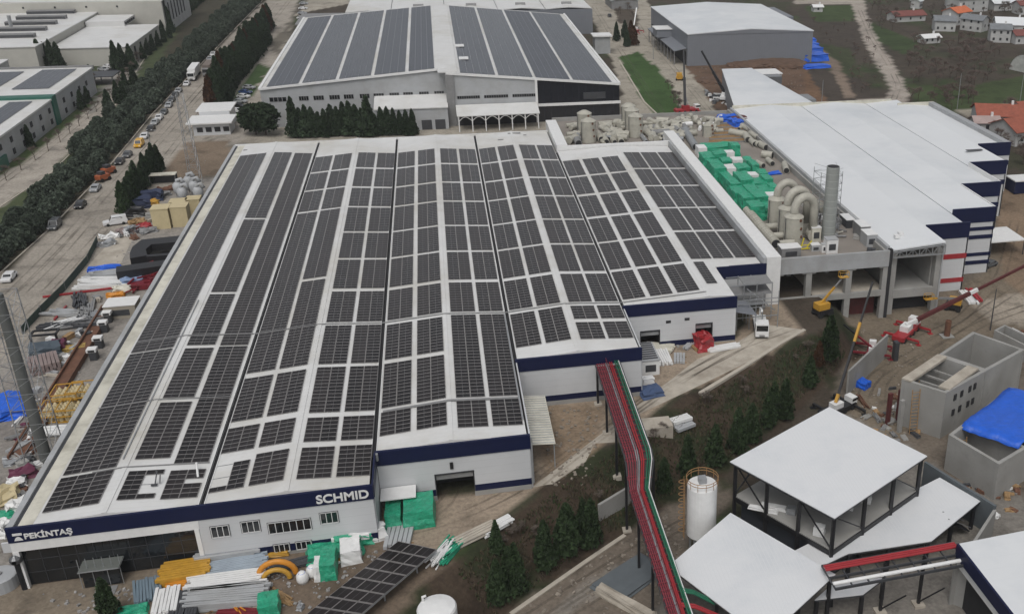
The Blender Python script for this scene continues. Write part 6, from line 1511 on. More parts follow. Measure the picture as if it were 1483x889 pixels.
for i, (px, py, c) in enumerate(((343, 163, 'white'), (346, 156, 'black'), (349, 149, 'silver'), (353, 142, 'white'), (356, 136, 'blue'), (361, 129, 'silver'))):
    park(px, py, c, f'{c} car, {["nearest", "second", "third", "fourth", "fifth", "farthest"][i]} in the angled car park row', (14, 1), False, 1.0, 'cars in the car park row')
for i, (px, py) in enumerate(((437, 28), (438, 21), (439, 14), (440, 7), (441, 1))): park(px, py, 'white' if i % 2 == 0 else 'silver', f'small {"white" if i % 2 == 0 else "silver"} car in the far file at the top, {ORD[i]} from below', (14, 0), False, 1.0, 'cars in the far file')
for i, (px, py, c) in enumerate(((158, 99, 'white'), (150, 103, 'silver'), (165, 106, 'black'))): park(px, py, c, f'{c} car under the dark carport', (12, 2), False, 1, 'cars by the dark carport')
park(168, 325, 'white', 'white minivan parked in the left yard beside the conifer clump', (-14, 2), True, 1.05)
park(419, 184, 'white', 'white car half hidden between the dark evergreens', (2, -14), False, 1.0)
park(422, 62, 'silver', 'silver car by the left wall of the rear factory', (3, -12), False, 1.0)
park(1432, 386, 'grey', 'dark car standing near the flat white canopy', (-12, 4), False, 1.0)
park(883, 25, 'black', 'black car on the road behind the rear factory', (8, 12), False, 1.0)
def truck(px, py, dirpx, L, cabm, bodym, label, open_=False):
    p = g(px, py); q = g(px+dirpx[0], py+dirpx[1]); rz = math.atan2(q.y-p.y, q.x-p.x)
    t_ = thing('parked_truck', label, 'truck', tuple(p)); t_.rotation_euler = (0, 0, rz)
    MB().box(L/2-2.2, L/2, -1.2, 1.2, .6, 3.0).build('cab', cabm, t_, local=True)
    mb = MB(); mb.add([(L/2+.01, -1.05, 1.7), (L/2+.01, 1.05, 1.7), (L/2+.01, 1.05, 2.8), (L/2+.01, -1.05, 2.8)], [(0, 1, 2, 3)]); mb.box(L/2-1.5, L/2-.3, -1.22, 1.22, 1.8, 2.7); mb.build('windows', GLASS, t_, local=True)
    if open_: MB().box(-L/2, L/2-2.5, -1.2, 1.2, 1.0, 1.3).build('flatbed', bodym, t_, local=True)
    else: MB().box(-L/2, L/2-2.6, -1.28, 1.28, 1.1, 3.9).build('trailer', bodym, t_, local=True)
    MB().box(-L/2, L/2, -.5, .5, .6, 1.0).build('chassis', BLACK, t_, local=True)
    for x in (L/2-1.2, L/2-3.6, -L/2+1.2, -L/2+2.5, -L/2+3.8):
        for s in (-1, 1): mb = MB(); mb.tube([(x, s*.85, .5), (x, s*1.2, .5)], .5, 12); mb.build('wheel', TYRE, t_, local=True)
    return t_
truck(282, 112, (-10, 14), 15, WHITE, WHITE, 'white articulated truck parked on the street by the avenue')
truck(303, 107, (-10, 14), 13, GREY, mat('brown tarp', (.16, .13, .11)), 'brown covered truck beside the white articulated one')
# small orange machines on the street
for i, (px, py) in enumerate(((150, 262), (158, 252))):
    p = at(px, py); t_ = thing('road_roller', 'orange red machine on the street, '+['front', 'rear'][i]+' one of the two', 'machine', tuple(p), 'orange machines on the street')
    MB().obox((0, 0, 1.1), (3.2, 1.8, 1.2), 1.0).build('body', mat('orange red paint', (.36, .10, .04), .5), t_, local=True); MB().obox((-.2, 0, 2.0), (1.4, 1.4, 1.0), 1.0).build('cab', DGREY, t_, local=True)
    for s in (-1, 1): mb = MB(); mb.tube([(.6*s, 1*s, .5), (.6*s+.9, 1*s-.6, .5)], .5, 12); mb.build('wheel', TYRE, t_, local=True)

def boom_machine(px, py, tip, label, cat, carrier, tower, segs, crane=False, zb=None, rz=0, sc=1.0, name='mobile_crane', basket=False):
    """segs: list of (fraction, width, material) from foot to tip"""
    p = g(px, py) if zb is None else at(px, py, zb); t_ = thing(name, label, cat, tuple(p))
    ca, sa = math.cos(rz), math.sin(rz); L = (9 if crane else 3.2)*sc; W = 2.5*min(1, sc+.1)
    MB().obox((0, 0, 1.0*sc), (L, W, .9*sc), rz).build('carrier', carrier, t_, local=True)
    for i in range(4 if crane else 2):
        for s in (-1, 1):
            x = (-L*.38+L*.76*i/(3 if crane else 1)); c0 = Vector((x*ca-s*W*.36*sa, x*sa+s*W*.36*ca, .5*sc)); c1 = Vector((x*ca-s*W*.52*sa, x*sa+s*W*.52*ca, .5*sc)); mb = MB(); mb.tube([c0, c1], .52*sc, 12); mb.build('wheel', TYRE, t_, local=True)
    if crane:
        o_ = Vector((L*.46*ca, L*.46*sa, 0)); cb = MB().obox((o_.x, o_.y, 1.9*sc), (1.7*sc, 2.2*sc, 1.5*sc), rz).build('cab', WHITE, t_, local=True)
        MB().obox((o_.x+ca*.15, o_.y+sa*.15, 2.15*sc), (1.75*sc, 2.25*sc, .6*sc), rz).build('cab_windows', GLASS, t_, local=True)
        for k in (-.3, .42):
            mb = MB(); c = Vector((L*k*ca, L*k*sa, .8)); n = Vector((-sa, ca, 0)); mb.beam(tuple(c-n*3.6), tuple(c+n*3.6), .4, .35)
            for s in (-1, 1): e = c+n*3.6*s; mb.beam((e.x, e.y, .8), (e.x, e.y, .05), .2); mb.obox((e.x, e.y, .06), (.9, .9, .1))
            mb.build('outrigger', carrier, t_, local=True)
    MB().obox((-.3*ca, -.3*sa, 2.0*sc), (2.6*sc, 1.9*sc, 1.3*sc), rz).build('turret', tower, t_, local=True)
    foot = Vector((-.5*ca, -.5*sa, 2.6*sc)); T = Vector(tip)-Vector(p); prev = 0
    for fr, w, m in segs:
        a = foot+(T-foot)*prev; b = foot+(T-foot)*fr; mb = MB(); mb.beam(tuple(a), tuple(b), w, w*1.2); mb.build('boom_section', m, t_, local=True); prev = fr
    mid = foot+(T-foot)*min(.28, segs[0][0]); mb = MB(); mb.tube([(foot.x+1.2*ca, foot.y+1.2*sa, 1.8*sc), tuple(mid-Vector((0, 0, .3)))], .13, 8); mb.build('lift_ram', STEEL, t_, local=True)
    if basket: 
        mb = MB(); mb.box(T.x-.9, T.x+.9, T.y-.5, T.y+.5, T.z-.2, T.z-.1)
        for x, y in ((-.9, -.5), (.9, -.5), (.9, .5), (-.9, .5)): mb.beam((T.x+x, T.y+y, T.z-.2), (T.x+x, T.y+y, T.z+.9), .07)
        for a, b in (((-.9, -.5), (.9, -.5)), ((.9, -.5), (.9, .5)), ((.9, .5), (-.9, .5)), ((-.9, .5), (-.9, -.5))): mb.beam((T.x+a[0], T.y+a[1], T.z+.9), (T.x+b[0], T.y+b[1], T.z+.9), .07)
        mb.build('basket', YEL, t_, local=True)
    return t_
def tipat(px, py, ref, dy): return tuple(aty(px, py, ref.y+dy))
b0 = g(1312, 486); boom_machine(1312, 486, tipat(1530, 362, b0, 2), 'red eight wheeled crane with white cab and very long boom reaching off right', 'crane', RED, WHITE, [(.07, .6, WHITE), (.42, .62, DARKRUST), (.47, .55, WHITE), (.8, .42, DARKRUST), (1, .35, DRED)], True, rz=.75, sc=.95)
b0 = g(1191, 456); boom_machine(1191, 456, tipat(1222, 400, b0, 1), 'yellow boom lift raised in front of the open concrete frame', 'boom lift', BLACK, YEL, [(.6, .3, YEL), (1, .2, GREY)], rz=.3, name='boom_lift', basket=True)
b0 = g(1212, 597); boom_machine(1212, 597, tipat(1264, 408, b0, 9), 'white crane truck with a tall black and yellow boom near the panel wall', 'crane', BLACK, WHITE, [(.07, .5, YEL), (.5, .38, BLACK), (.66, .42, YEL), (1, .3, BLACK)], True, rz=.45, sc=.8)
b0 = g(1262, 512); boom_machine(1262, 512, tipat(1222, 470, b0, 6), 'small red loader crane with folded boom next to the panel wall', 'crane', DRED, WHITE, [(.5, .3, DRED), (1, .25, BLACK)], True, rz=1.1, sc=.6)
b0 = g(1377, 450); boom_machine(1380, 448, tipat(1345, 432, b0, -1), 'orange boom lift with its basket lowered by the red striped wall', 'boom lift', BLACK, YEL, [(.7, .35, GREY), (1, .3, YEL)], rz=2.5, name='boom_lift', basket=True)
b0 = g(994, 160); boom_machine(994, 163, tipat(990, 72, b0, 3), 'red based crane with an upright black mast beyond the flat roof', 'crane', RED, RED, [(.5, .8, BLACK), (1, .5, BLACK)], True, rz=.2, sc=.9)
b0 = g(1049, 143); boom_machine(1049, 143, tipat(1016, 74, b0, 4), 'white based crane with a black boom leaning left beside the white hall', 'crane', WHITE, WHITE, [(.5, .7, BLACK), (1, .5, BLACK)], True, rz=1.2, sc=.9)
b0 = g(920, 45); boom_machine(918, 48, tipat(922, 12, b0, 4), 'small red and white crane truck on the road at the top of the lawn', 'crane', RED, RED, [(1, .5, WHITE)], True, rz=1.0, sc=.8)
b0 = g(984, 113); boom_machine(984, 116, tipat(980, 106, b0, -2), 'yellow loader on the track right of the lawn', 'loader', YEL, YEL, [(1, .4, YEL)], rz=1.3, name='wheel_loader')
# red excavator
p = at(1072, 84); exv = thing('excavator', 'red excavator digging before the grey warehouse', 'excavator', tuple(p))
MB().box(-1.8, 1.8, -1.5, 1.5, 1.0, 2.6).build('body', RED, exv, local=True); MB().box(.2, 1.6, -1.4, -.2, 2.6, 3.5).build('cab', GLASS, exv, local=True)
for s in (-1, 1): MB().box(-2.2, 2.2, s*1.3-.35, s*1.3+.35, 0, .95).build('track', TYRE, exv, local=True)
mb = MB(); mb.beam((-1.2, -.3, 2.0), (-5.5, -.3, 5.6), .6); mb.beam((-5.5, -.3, 5.6), (-9.5, -.3, 4.8), .5); mb.beam((-9.5, -.3, 4.8), (-10, -.3, 1.0), .45); mb.obox((-10, -.3, .6), (1.2, 1.2, 1.0)); mb.build('digger_arm', RED, exv, local=True)
# flat bed truck with small crane by bay five
tk2 = truck(1101, 478, (2, 12), 8, WHITE, WHITE, 'white lorry with folded loader arm parked by the step stairs', True)
mb = MB(); mb.beam((-2, 0, 1.3), (-1.8, 0, 3.6), .4); mb.beam((-1.8, 0, 3.6), (1.5, 0, 4.6), .35); mb.build('loader_arm', WHITE, tk2, local=True)

# ------------------------------------------------------------------ stored materials
def bundle(px, py, L, n, w, m, label, dirpx=(10, 0), layers=2, name='pipe_bundle', cat='building material', z=0, round_=False, group=None, jit=.25):
    p = g(px, py); q = g(px+dirpx[0], py+dirpx[1]); rz = math.atan2(q.y-p.y, q.x-p.x); r = random.Random(int(px*7+py)); t_ = thing(name, label, cat, (p.x, p.y, p.z), group); mb = MB()
    for l in range(layers):
        for i in range(n):
            y = (i-n/2)*w*1.12; zz = w*.5+l*w*1.02+.08; dx = r.uniform(-jit, jit)*L*.2; an = rz+r.uniform(-.03, .03)*jit*4
            c_, s_ = math.cos(an), math.sin(an); a = ((-L/2+dx)*c_-y*s_, (-L/2+dx)*s_+y*c_, zz); b = ((L/2+dx)*c_-y*s_, (L/2+dx)*s_+y*c_, zz)
            if round_: mb.tube([a, b], w/2, 8)
            else: mb.beam(a, b, w*.95, w*.95)
    mb.build('bars', m, t_, local=True)
    mb = MB()
    for k in (-.3, .3): mb.obox((k*L*math.cos(rz), k*L*math.sin(rz), .05), (.12, n*w*1.15, .1), rz)
    mb.build('skids', WOOD, t_, local=True); return t_
def W_(px, py, s, m, label, cat='crate', rz=0., bev=.08, group=None, name='wrapped_crate'):
    p = g(px, py); return wrapped(name, (p.x, p.y, p.z), s, m, label, cat, group, rz, int(px+py), bev)
# front yard
W_(571, 752, (2.0, 4.4, 2.1), GREENT, 'smaller green wrapped crate by the corner of the second front')
W_(608, 750, (3.9, 4.6, 2.6), GREENT, 'large green wrapped crate before the numbered door')
bundle(582, 776, 5, 6, .5, MATS['light grey wall'], 'white grey sheet stack lying between the two green crates', (-3, 12), 1, 'sheet_stack')
bundle(603, 770, 4, 3, .6, BLUET, 'narrow blue strip under the larger green crate', (-3, 12), 1, 'sheet_stack') if False else None
W_(486, 800, (6.5, 3.2, 1.1), GREENT, 'flat green wrapped stack along the front wall', 'crate', .12, .15)
W_(512, 783, (4.5, 2.8, 1.6), GREENT, 'crumpled green wrapped stack right of the flat one', 'crate', .1, .25)
W_(478, 825, (1.8, 4.0, 2.2), GREENT, 'upright green wrapped box left of the white box')
W_(465, 832, (1.3, 2.5, 2.0), WHITE, 'slim white radiator box beside the upright green box')
W_(509, 806, (2.4, 3.2, 2.0), WHITE, 'white covered box right of the upright green box', 'crate', .1, .1)
W_(533, 780, (4.5, 2.0, 1.8), WHITE, 'white covered stack at the corner of the front wall', 'crate', .1, .2)
W_(391, 884, (2.3, 3.0, 1.8), GREENT, 'green wrapped box at the bottom edge', 'crate', .1)
W_(192, 886, (3.2, 1.6, .5), GREENT, 'low green wrapped bundle at the bottom edge by the cypress', 'crate', .1)
bundle(648, 800, 3.6, 10, .2, GREENT, 'green wrapped bars at the head of the solar canopy', (8, -8), 4, jit=1.2)
bundle(640, 806, 3.4, 7, .16, WHITE, 'thin white bars sticking out of the green wrapped ones', (8, -9), 6, jit=1.6)
bundle(688, 776, 6, 4, .42, CONCP, 'pale pipes stacked on the yard edge', (12, -6), 2, round_=True)
bundle(718, 764, 4.5, 5, .32, WHITE, 'white pipes stacked at the end of the pale ones', (12, -6), 2, round_=True)
bundle(270, 832, 5.5, 8, .4, YEL, 'yellow boards stacked before the glass front', (12, -2), 3, 'board_stack')
bundle(275, 850, 5, 6, .35, ORANGE, 'orange boards lying in front of the yellow stack', (12, -1), 2, 'board_stack')
bundle(217, 857, 4.2, 9, .3, mat('blue grey sheet', (.14, .19, .23)), 'blue grey sections left of the orange boards', (1, 12), 2)
bundle(240, 878, 4.5, 7, .35, WHITE, 'white sections at the bottom edge left of the grey ones', (3, -14), 3)
bundle(268, 882, 4.5, 9, .3, DGREY, 'dark grey sections at the bottom edge', (4, -14), 3)
bundle(330, 806, 7.5, 7, .35, MATS['light grey wall'], 'long pale bars against the front wall under the windows', (12, -1.5), 4)
bundle(335, 826, 8, 9, .3, mat('pale blue bars', (.30, .35, .40)), 'pale blue bars stacked beneath the front windows', (12, -2.5), 3)
bundle(330, 848, 8.5, 8, .35, WHITE, 'white bars in the long stack right of the orange boards', (12, -1.5), 3)
bundle(330, 868, 9, 9, .35, MATS['light grey wall'], 'long grey white beams in the lowest stack', (12, -1), 3)
bundle(410, 822, 7, 7, .22, DGREY, 'thin dark pipes lying right of the long stacks', (12, -3), 2, round_=True)
bundle(352, 886, 6, 5, .22, DRED, 'dark red beams at the bottom edge', (12, 0), 1)
W_(400, 803, (3.0, 1.2, .6), YEL, 'yellow covered pallet next to the front wall', 'pallet')
W_(350, 800, (4.0, 2.6, 1.5), CREAM, 'cream wrapped stack under the second front window', 'crate', .05, .2)
oa = thing('orange_arch', 'orange half ring lying among pipes in the front yard', 'pipe bend', tuple(at(402, 838)))
mb = MB(); mb.tube([(2.1*math.cos(R(q)), 0.4, .3+2.0*math.sin(R(q))) for q in range(0, 181, 15)], .35, 10); mb.build('bend', ORANGE, oa, local=True)
mb = MB(); mb.tube([(1.5*math.cos(R(q)), -.4, .3+1.4*math.sin(R(q))) for q in range(0, 181, 15)], .3, 10); mb.build('bend', YEL, oa, local=True)
for i, (px, py) in enumerate(((453, 833), (439, 842))):
    p = at(px, py); t_ = thing('white_bag', 'white tied bag right of the orange half ring, '+['right one', 'left one'][i], 'bag', tuple(p), 'white bags in the front yard'); mb = MB(); mb.lathe((0, 0, 0), [(.62, 0), (.72, .45), (.66, 1.1), (.45, 1.35), (.2, 1.6)], 12); mb.build('sack', WHITE, t_, local=True, smooth=True); mb = MB(); mb.lathe((0, 0, 1.3), [(.46, 0), (.42, .1)], 10); mb.build('tie', BLUET, t_, local=True)
# right yard
gen = unit('generator', 937, 520, 0, (3.0, 6.5, 2.8), WHITE, 'white container generator at the corner of the third and fourth fronts', 'generator')
for i in range(8): MB().box(-1.3, 1.3, -2.9+i*.8, -2.5+i*.8, 2.95, 3.02).build('roof_slat', DGREY, gen, local=True)
bundle(955, 505, 5, 8, .3, MATS['cream roof edge'], 'cream boards stacked before the left door of the fourth front', (10, 1), 2, 'board_stack')
bundle(962, 520, 5, 6, .35, WHITE, 'white boards on a rusty pallet in the right yard', (5, 10), 2, 'board_stack')
bundle(986, 521, 3.4, 4, .45, MATS['light grey wall'], 'short pale slab lying alone in the right yard', (0, 10), 1, 'board_stack')
W_(1018, 503, (2.6, 3.0, 2.6), RED, 'crumpled red covered heap before the right door of the fourth front', 'heap', .2, .5, name='covered_heap')
bundle(1047, 504, 6, 4, .4, WHITE, 'long white package against the fourth front', (12, -2), 1)
W_(942, 570, (3.6, 3.2, .9), mat('faded blue cover', (.05, .08, .16)), 'faded blue cover at the right corner of the third front', 'tarpaulin', .2, .15)
W_(938, 556, (2.0, 1.2, 1.3), WHITE, 'pale box on end behind the faded blue cover', 'box', .2)
bundle(985, 608, 3.4, 3, .5, WHITE, 'white posts lying at the edge of the slope', (12, -1), 1); bundle(990, 618, 3.4, 3, .5, MATS['light grey wall'], 'grey posts lying just below the white ones', (12, -2), 1)
a = at(905, 626); t_ = thing('concrete_platform', 'raised pale concrete platform right of the pipe rack', 'platform', (a.x+8, a.y, 0)); P_ = wpoly([(905, 612), (968, 606), (975, 620), (905, 632)]); MB().slab(P_, -2.5, .5).build('block', CONCP, t_)
ss = thing('scaffold_stairs', 'grey steel stair tower beside the right corner of the fourth front', 'stairs', (105, 55, 0)); mb = MB()
for x in (101.6, 104, 106.5, 109.5):
    for y in (49.5, 53.5, 57.5): mb.beam((x, y, 0), (x, y, 6.2 if x < 103 else 7.4), .15)
for z in (2.5, 5.2, 7.2): mb.beam((101.6, 53.5, z), (109.5, 53.5, z), .14); mb.beam((101.6, 57.5, z), (109.5, 57.5, z), .14); mb.beam((101.6, 49.5, min(z, 6)), (109.5, 49.5, min(z, 6)), .14)
mb.build('frame', STEEL, ss); mb = MB(); mb.box(101.6, 109.5, 53.5, 57.5, 5.2, 5.3); mb.box(104, 109.5, 53.5, 57.5, 7.2, 7.3); mb.build('platform', GREY, ss)
mb = MB(); mb.add([(100.4, 46.5, 5.2), (104.5, 46.5, 4.2), (104.5, 52.5, 4.2), (100.4, 52.5, 5.2), (100.4, 46.5, 5.3), (104.5, 46.5, 4.3), (104.5, 52.5, 4.3), (100.4, 52.5, 5.3)], [(0, 3, 2, 1), (4, 5, 6, 7), (0, 1, 5, 4), (1, 2, 6, 5), (2, 3, 7, 6), (3, 0, 4, 7)]); mb.build('canopy', MATS['grey panel wall'], ss)
mb = MB(); mb.beam((104, 51.5, 7.3), (109.5, 51.5, 2.6), .5, .12); mb.build('stair_flight', STEEL, ss)
for y in (46.6, 52.2): mb = MB(); mb.beam((104.3, y, 0), (104.3, y, 4.2), .14); mb.build('canopy_post', STEEL, ss)
bundle(1404, 432, 6.5, 4, .5, WHITE, 'stack of white cladding panels on the ground by the striped walls', (10, 12), 1, 'sheet_stack'); bundle(1412, 429, 6.5, 3, .5, RED, 'red cladding panels lying beside the white stack', (10, 12), 1, 'sheet_stack')
p = g(1371, 487); t_ = thing('rusty_pipe', 'short rusty upright pipe beside the tall basin', 'pipe', tuple(p)); mb = MB(); mb.lathe((0, 0, 0), [(.6, 0), (.6, 3.4), (.5, 3.4), (.5, 3.2)], 12); mb.build('pipe', BROWN, t_, local=True); MB().box(-1.2, 1.2, -1, 1, 0, .2).build('base', CONC, t_, local=True)
rr = random.Random(22)
for i in range(40):
    px, py = rr.uniform(1235, 1330), rr.uniform(560, 650)
    if i > 24: px, py = rr.uniform(1385, 1475), rr.uniform(700, 765)
    p = g(px, py)
    wrapped('scrap_piece', tuple(p), (rr.uniform(.4, 2.4), rr.uniform(.3, .9), rr.uniform(.15, .6)), [WOOD, CONC, WHITE, BROWN, DGREY][i % 5], 'loose building scrap near the '+('panel wall' if i < 25 else 'steel stairs'), 'scrap', 'loose building scrap in the lower yard', rr.random()*3, i, .06)
for i, (px, py, s, m, l) in enumerate(((912, 838, (9, 5, .5), MATS['slate wall'], 'blue grey sheet pile under the pipe rack'), (905, 877, (1.2, 9, 1.1), CONCP, 'long pale concrete beam at the bottom edge'), (1250, 560, (2, 2, 1.2), BLUET, 'small blue bag by the panel wall'))):
    W_(px, py, s, m, l, 'building material', .6 if i != 1 else .7, .1, name='material_pile')
# left yard
for i, (px, py) in enumerate(((165, 452), (158, 466), (152, 480), (145, 503), (137, 520))):
    p = at(px, py); t_ = thing('exhaust_unit', f'white hooded exhaust unit along the long left wall, {ORD[i] if i else "farthest"}'+(' from the far end' if i else ''), 'ventilator', tuple(p), 'exhaust units beside the long wall')
    MB().box(-.5, .6, -.65, .65, 0, 1.5).build('casing', DGREY, t_, local=True); mb = MB(); mb.box(-.8, .7, -.7, .7, 1.55, 2.1); mb.build('hood', WHITE, t_, local=True); MB().box(-.5, .5, -.74, -.7, 1.62, 2.0).build('outlet', DARK, t_, local=True)
a, b = at(158, 448), at(25, 668); mb = MB(); mb.beam((a.x, a.y, .25), (b.x, b.y, .25), 2.0, .5); ru = thing('rusty_channel', 'long rusty steel channel lying parallel to the left wall', 'steel channel', (a.x, a.y, 0)); mb.build('web', BROWN, ru)
mb = MB(); mb.beam((a.x-1, a.y, .5), (b.x-1, b.y, .5), .25, 1.0); mb.beam((a.x+1, a.y, .5), (b.x+1, b.y, .5), .25, 1.0); mb.build('flange', BROWN, ru)
for i, (px, py) in enumerate(((97, 570), (120, 566), (81, 593), (106, 592))):
    p = at(px, py, 1.2); t_ = thing('caged_pallet', 'white bags inside a yellow cage frame, '+['rear left', 'rear right', 'front left', 'front right'][i]+' of four', 'cage', (p.x, p.y, 0), 'yellow caged pallets in the left yard')
    mb = MB(); r = random.Random(i)
    for x in range(4):
        for y in range(4): mb.lathe((-1.35+x*.9, -1.35+y*.9, 0), [(.4, 0), (.45, 1.2), (.2, 1.65), (.05, 1.8)], 7)
    mb.build('bags', PYEL, t_, local=True); mb = MB()
    for z in (.1, 1.0, 2.0):
        for a_, b_ in (((-1.9, -1.9), (1.9, -1.9)), ((1.9, -1.9), (1.9, 1.9)), ((1.9, 1.9), (-1.9, 1.9)), ((-1.9, 1.9), (-1.9, -1.9))): mb.beam((*a_, z), (*b_, z), .14)
    for x, y in ((-1.9, -1.9), (1.9, -1.9), (1.9, 1.9), (-1.9, 1.9)): mb.beam((x, y, 0), (x, y, 2.05), .14)
    mb.build('cage', YEL, t_, local=True)
for i, (px, py, s) in enumerate(((238, 328, (3.6, 3.6, 4.6)), (265, 325, (3.4, 3.6, 4.6)), (262, 312, (3.4, 3, 3.6)), (284, 308, (3, 3, 3.6)))):
    p = at(px, py); t_ = thing('cream_cabinet', 'tall cream yellow cabinet in the left yard, '+['front left', 'front right', 'back left', 'back right'][i], 'cabinet', tuple(p), 'cream cabinets in the left yard')
    MB().box(-s[0]/2, s[0]/2, -s[1]/2, s[1]/2, 0, s[2]).build('casing', mat('cream yellow casing', (.50, .42, .25), .6, .08, .8), t_, local=True); MB().box(-s[0]/2-.1, s[0]/2+.1, -s[1]/2-.1, s[1]/2+.1, s[2], s[2]+.15).build('top', PYEL, t_, local=True)
for i, (px, py) in enumerate(((262, 292), (285, 290), (277, 283), (268, 300), (291, 299))):
    p = at(px, py); t_ = thing('dust_cyclone', 'pale grey dust cyclone behind the cream cabinets, '+['leftmost', 'middle right', 'rear middle', 'front left', 'rightmost'][i], 'cyclone', tuple(p), 'dust cyclones in the left yard')
    mb = MB(); mb.lathe((0, 0, 0), [(.3, 1.0), (1.1, 2.8), (1.2, 4.2), (.6, 4.9), (.02, 5)], 14); mb.build('vessel', MATS['light grey wall'], t_, local=True, smooth=True); mb = MB(); mb.tube([(0, 0, 4.6), (0, 0, 5.4), (.9, 0, 5.7), (1.4, 0, 4.5)], .45, 8); mb.build('outlet_pipe', MATS['light grey wall'], t_, local=True, smooth=True)
    for k in range(3): MB().beam((.9*math.cos(k*2.1), .9*math.sin(k*2.1), 0), (.9*math.cos(k*2.1), .9*math.sin(k*2.1), 3), .12).build('leg', GREY, t_, local=True)
# black hoods
def yard_frame(px0, px1, z, w, h, m, name, label):
    a, b = at(*px0, z), at(*px1, z); c = (a+b)/2; t_ = thing(name, label, 'steelwork', (c.x, c.y, 0)); mb = MB(); mb.beam((a.x, a.y, z-h/2), (b.x, b.y, z-h/2), w, h); mb.build('box_section', m, t_)
    for q in (a+(b-a)*.1, a+(b-a)*.9): MB().box(q.x-.2, q.x+.2, q.y-.2, q.y+.2, 0, z-h).build('leg', DGREY, t_)
    return t_
hb = yard_frame((168, 390), (262, 377), 2.6, 3.2, 1.6, BLACK, 'black_trunking', 'long straight black trunking lying nearest the white profile stack')
p = at(220, 360, 2.8); u_ = thing('black_hood', 'black U shaped hood with a cut corner behind the straight trunking', 'steelwork', (p.x, p.y, 0))
mb = MB(); P0 = [at(x, y, 2.8) for x, y in ((188, 366), (192, 357), (205, 347), (262, 341), (262, 350), (219, 354), (211, 361), (262, 363), (262, 372), (188, 374))]
mb.slab([(q.x, q.y) for q in P0[:7]]+[(P0[9].x+3, P0[9].y+1), (P0[9].x, P0[9].y)], 1.2, 2.8); mb.build('hood', BLACK, u_)
mb = MB(); a, b = at(212, 370, 2.8), at(264, 366, 2.8); mb.beam((a.x, a.y, 2), (b.x, b.y, 2), 1.2, 1.5); mb.build('hood_side', BLACK, u_)
W_(228, 357, (4, 2.5, 1.0), STEEL, 'steel scrap lying inside the black hood', 'scrap', .3, .3, name='scrap_heap')
a, b = at(150, 375), at(205, 340); sheet('pale_slab', [(118, 395), (170, 392), (196, 338), (165, 345)], MATS['pale concrete'])
bundle(155, 412, 8.5, 9, .45, WHITE, 'wide stack of long white profiles in the left yard', (12, 0), 2, jit=.9); bundle(160, 399, 7, 7, .4, MATS['light grey wall'], 'second stack of pale profiles just behind the wide white one', (12, -1), 2, jit=.9)
W_(152, 391, (6, 1.6, .8), BLUET, 'blue tarpaulin strip behind the white profiles', 'tarpaulin', .1, .2); W_(192, 411, (3.6, 2.4, 1.2), mat('blue white bags', (.22, .30, .45)), 'blue and white bags between profiles and red frames', 'bags', .3, .3); W_(178, 424, (3, 2.4, 1.2), MATS['cream roof edge'], 'cream bags left of the red frames', 'bags', .3, .3)
rd = thing('red_frames', 'jumble of dark red steel frames against the left wall', 'steelwork', tuple(at(208, 412))); mb = MB(); r = random.Random(2)
for i in range(26): x, y = r.uniform(-3, 2.4), r.uniform(-5, 6); an = r.uniform(-.5, 1.2); L = r.uniform(2, 4.5); mb.beam((x, y, r.uniform(.2, 1.8)), (x+L*math.cos(an), y+L*math.sin(an), r.uniform(.2, 2.2)), .28)
mb.build('bars', DRED, rd, local=True); MB().box(-2.2, 2.2, -3, 3.6, .1, .9).build('base_frame', DRED, rd, local=True)
cbn = unit('yard_cabin', 178, 446, 0, (5.2, 4, 2.5), mat('beige cabin', (.30, .27, .22)), 'beige grey cabin with orange cover in front of the red frames', 'cabin'); W_(168, 430, (3, 1.4, .8), ORANGE, 'orange cover beside the beige cabin roof', 'cover', .3, .2)
for i, (px, py, c, m) in enumerate(((118, 438, 7, DGREY), (128, 452, 6, GREY), (97, 455, 6, MATS['light grey wall']), (108, 472, 8, DGREY), (120, 470, 6, GREY), (140, 458, 4, STEEL), (95, 470, 5, WHITE))):
    bundle(px, py, c, 7, .3, m, ['dark grey bars fanned out in the left yard', 'mid grey bars crossing the fanned ones', 'light bars left of the fanned ones', 'dark bars in the low pile below the fanned ones', 'mid grey bars in the low pile', 'shiny bars near the beige cabin', 'white bars at the left of the low pile'][i], ((2, 12) if i < 2 else (12, 2-i)), 2, jit=1.6)
bundle(118, 424, 12, 1, .35, RED, 'single long red bar in the left yard', (12, -1.5), 1, 'steel_bar'); bundle(86, 455, 6, 1, .3, RED, 'short slanting red bar in the left yard', (8, -9), 1, 'steel_bar')
W_(67, 512, (4.5, 4, 1.6), mat('blue grey cover', (.06, .08, .10)), 'blue grey cover on a stack of pinkish boards', 'cover', .3, .3); bundle(68, 532, 5, 8, .5, mat('pinkish boards', (.22, .17, .16)), 'pinkish boards stacked under the blue grey cover', (3, 12), 3, 'board_stack')
W_(86, 504, (2.2, 2.4, 1.4), mat('maroon cover', (.11, .02, .05)), 'maroon covered pallet beside the blue grey cover', 'pallet', .2, .2); W_(108, 505, (3.6, 2, .5), mat('ochre sacks', (.38, .26, .07)), 'ochre curved sheet right of the maroon pallet', 'sheet', .1, .2)
fr_ = thing('portal_stand', 'black portal frame standing over white goods in the left yard', 'frame', tuple(at(66, 500))); mb = MB(); mb.beam((-2, 0, 0), (-2, 0, 2), .3); mb.beam((2, 0, 0), (2, 0, 2), .3); mb.beam((-2.1, 0, 2), (2.1, 0, 2), .3); mb.beam((-2, 2, 2), (2, 2, 2), .3); mb.beam((-2, 0, 2), (-2, 2, 2), .3); mb.beam((2, 0, 2), (2, 2, 2), .3); mb.build('portal', BLACK, fr_, local=True)
W_(16, 592, (6, 7, 1.2), BLUET, 'blue tarpaulin at the left picture edge beside the lattice tower', 'tarpaulin', .4, .4)
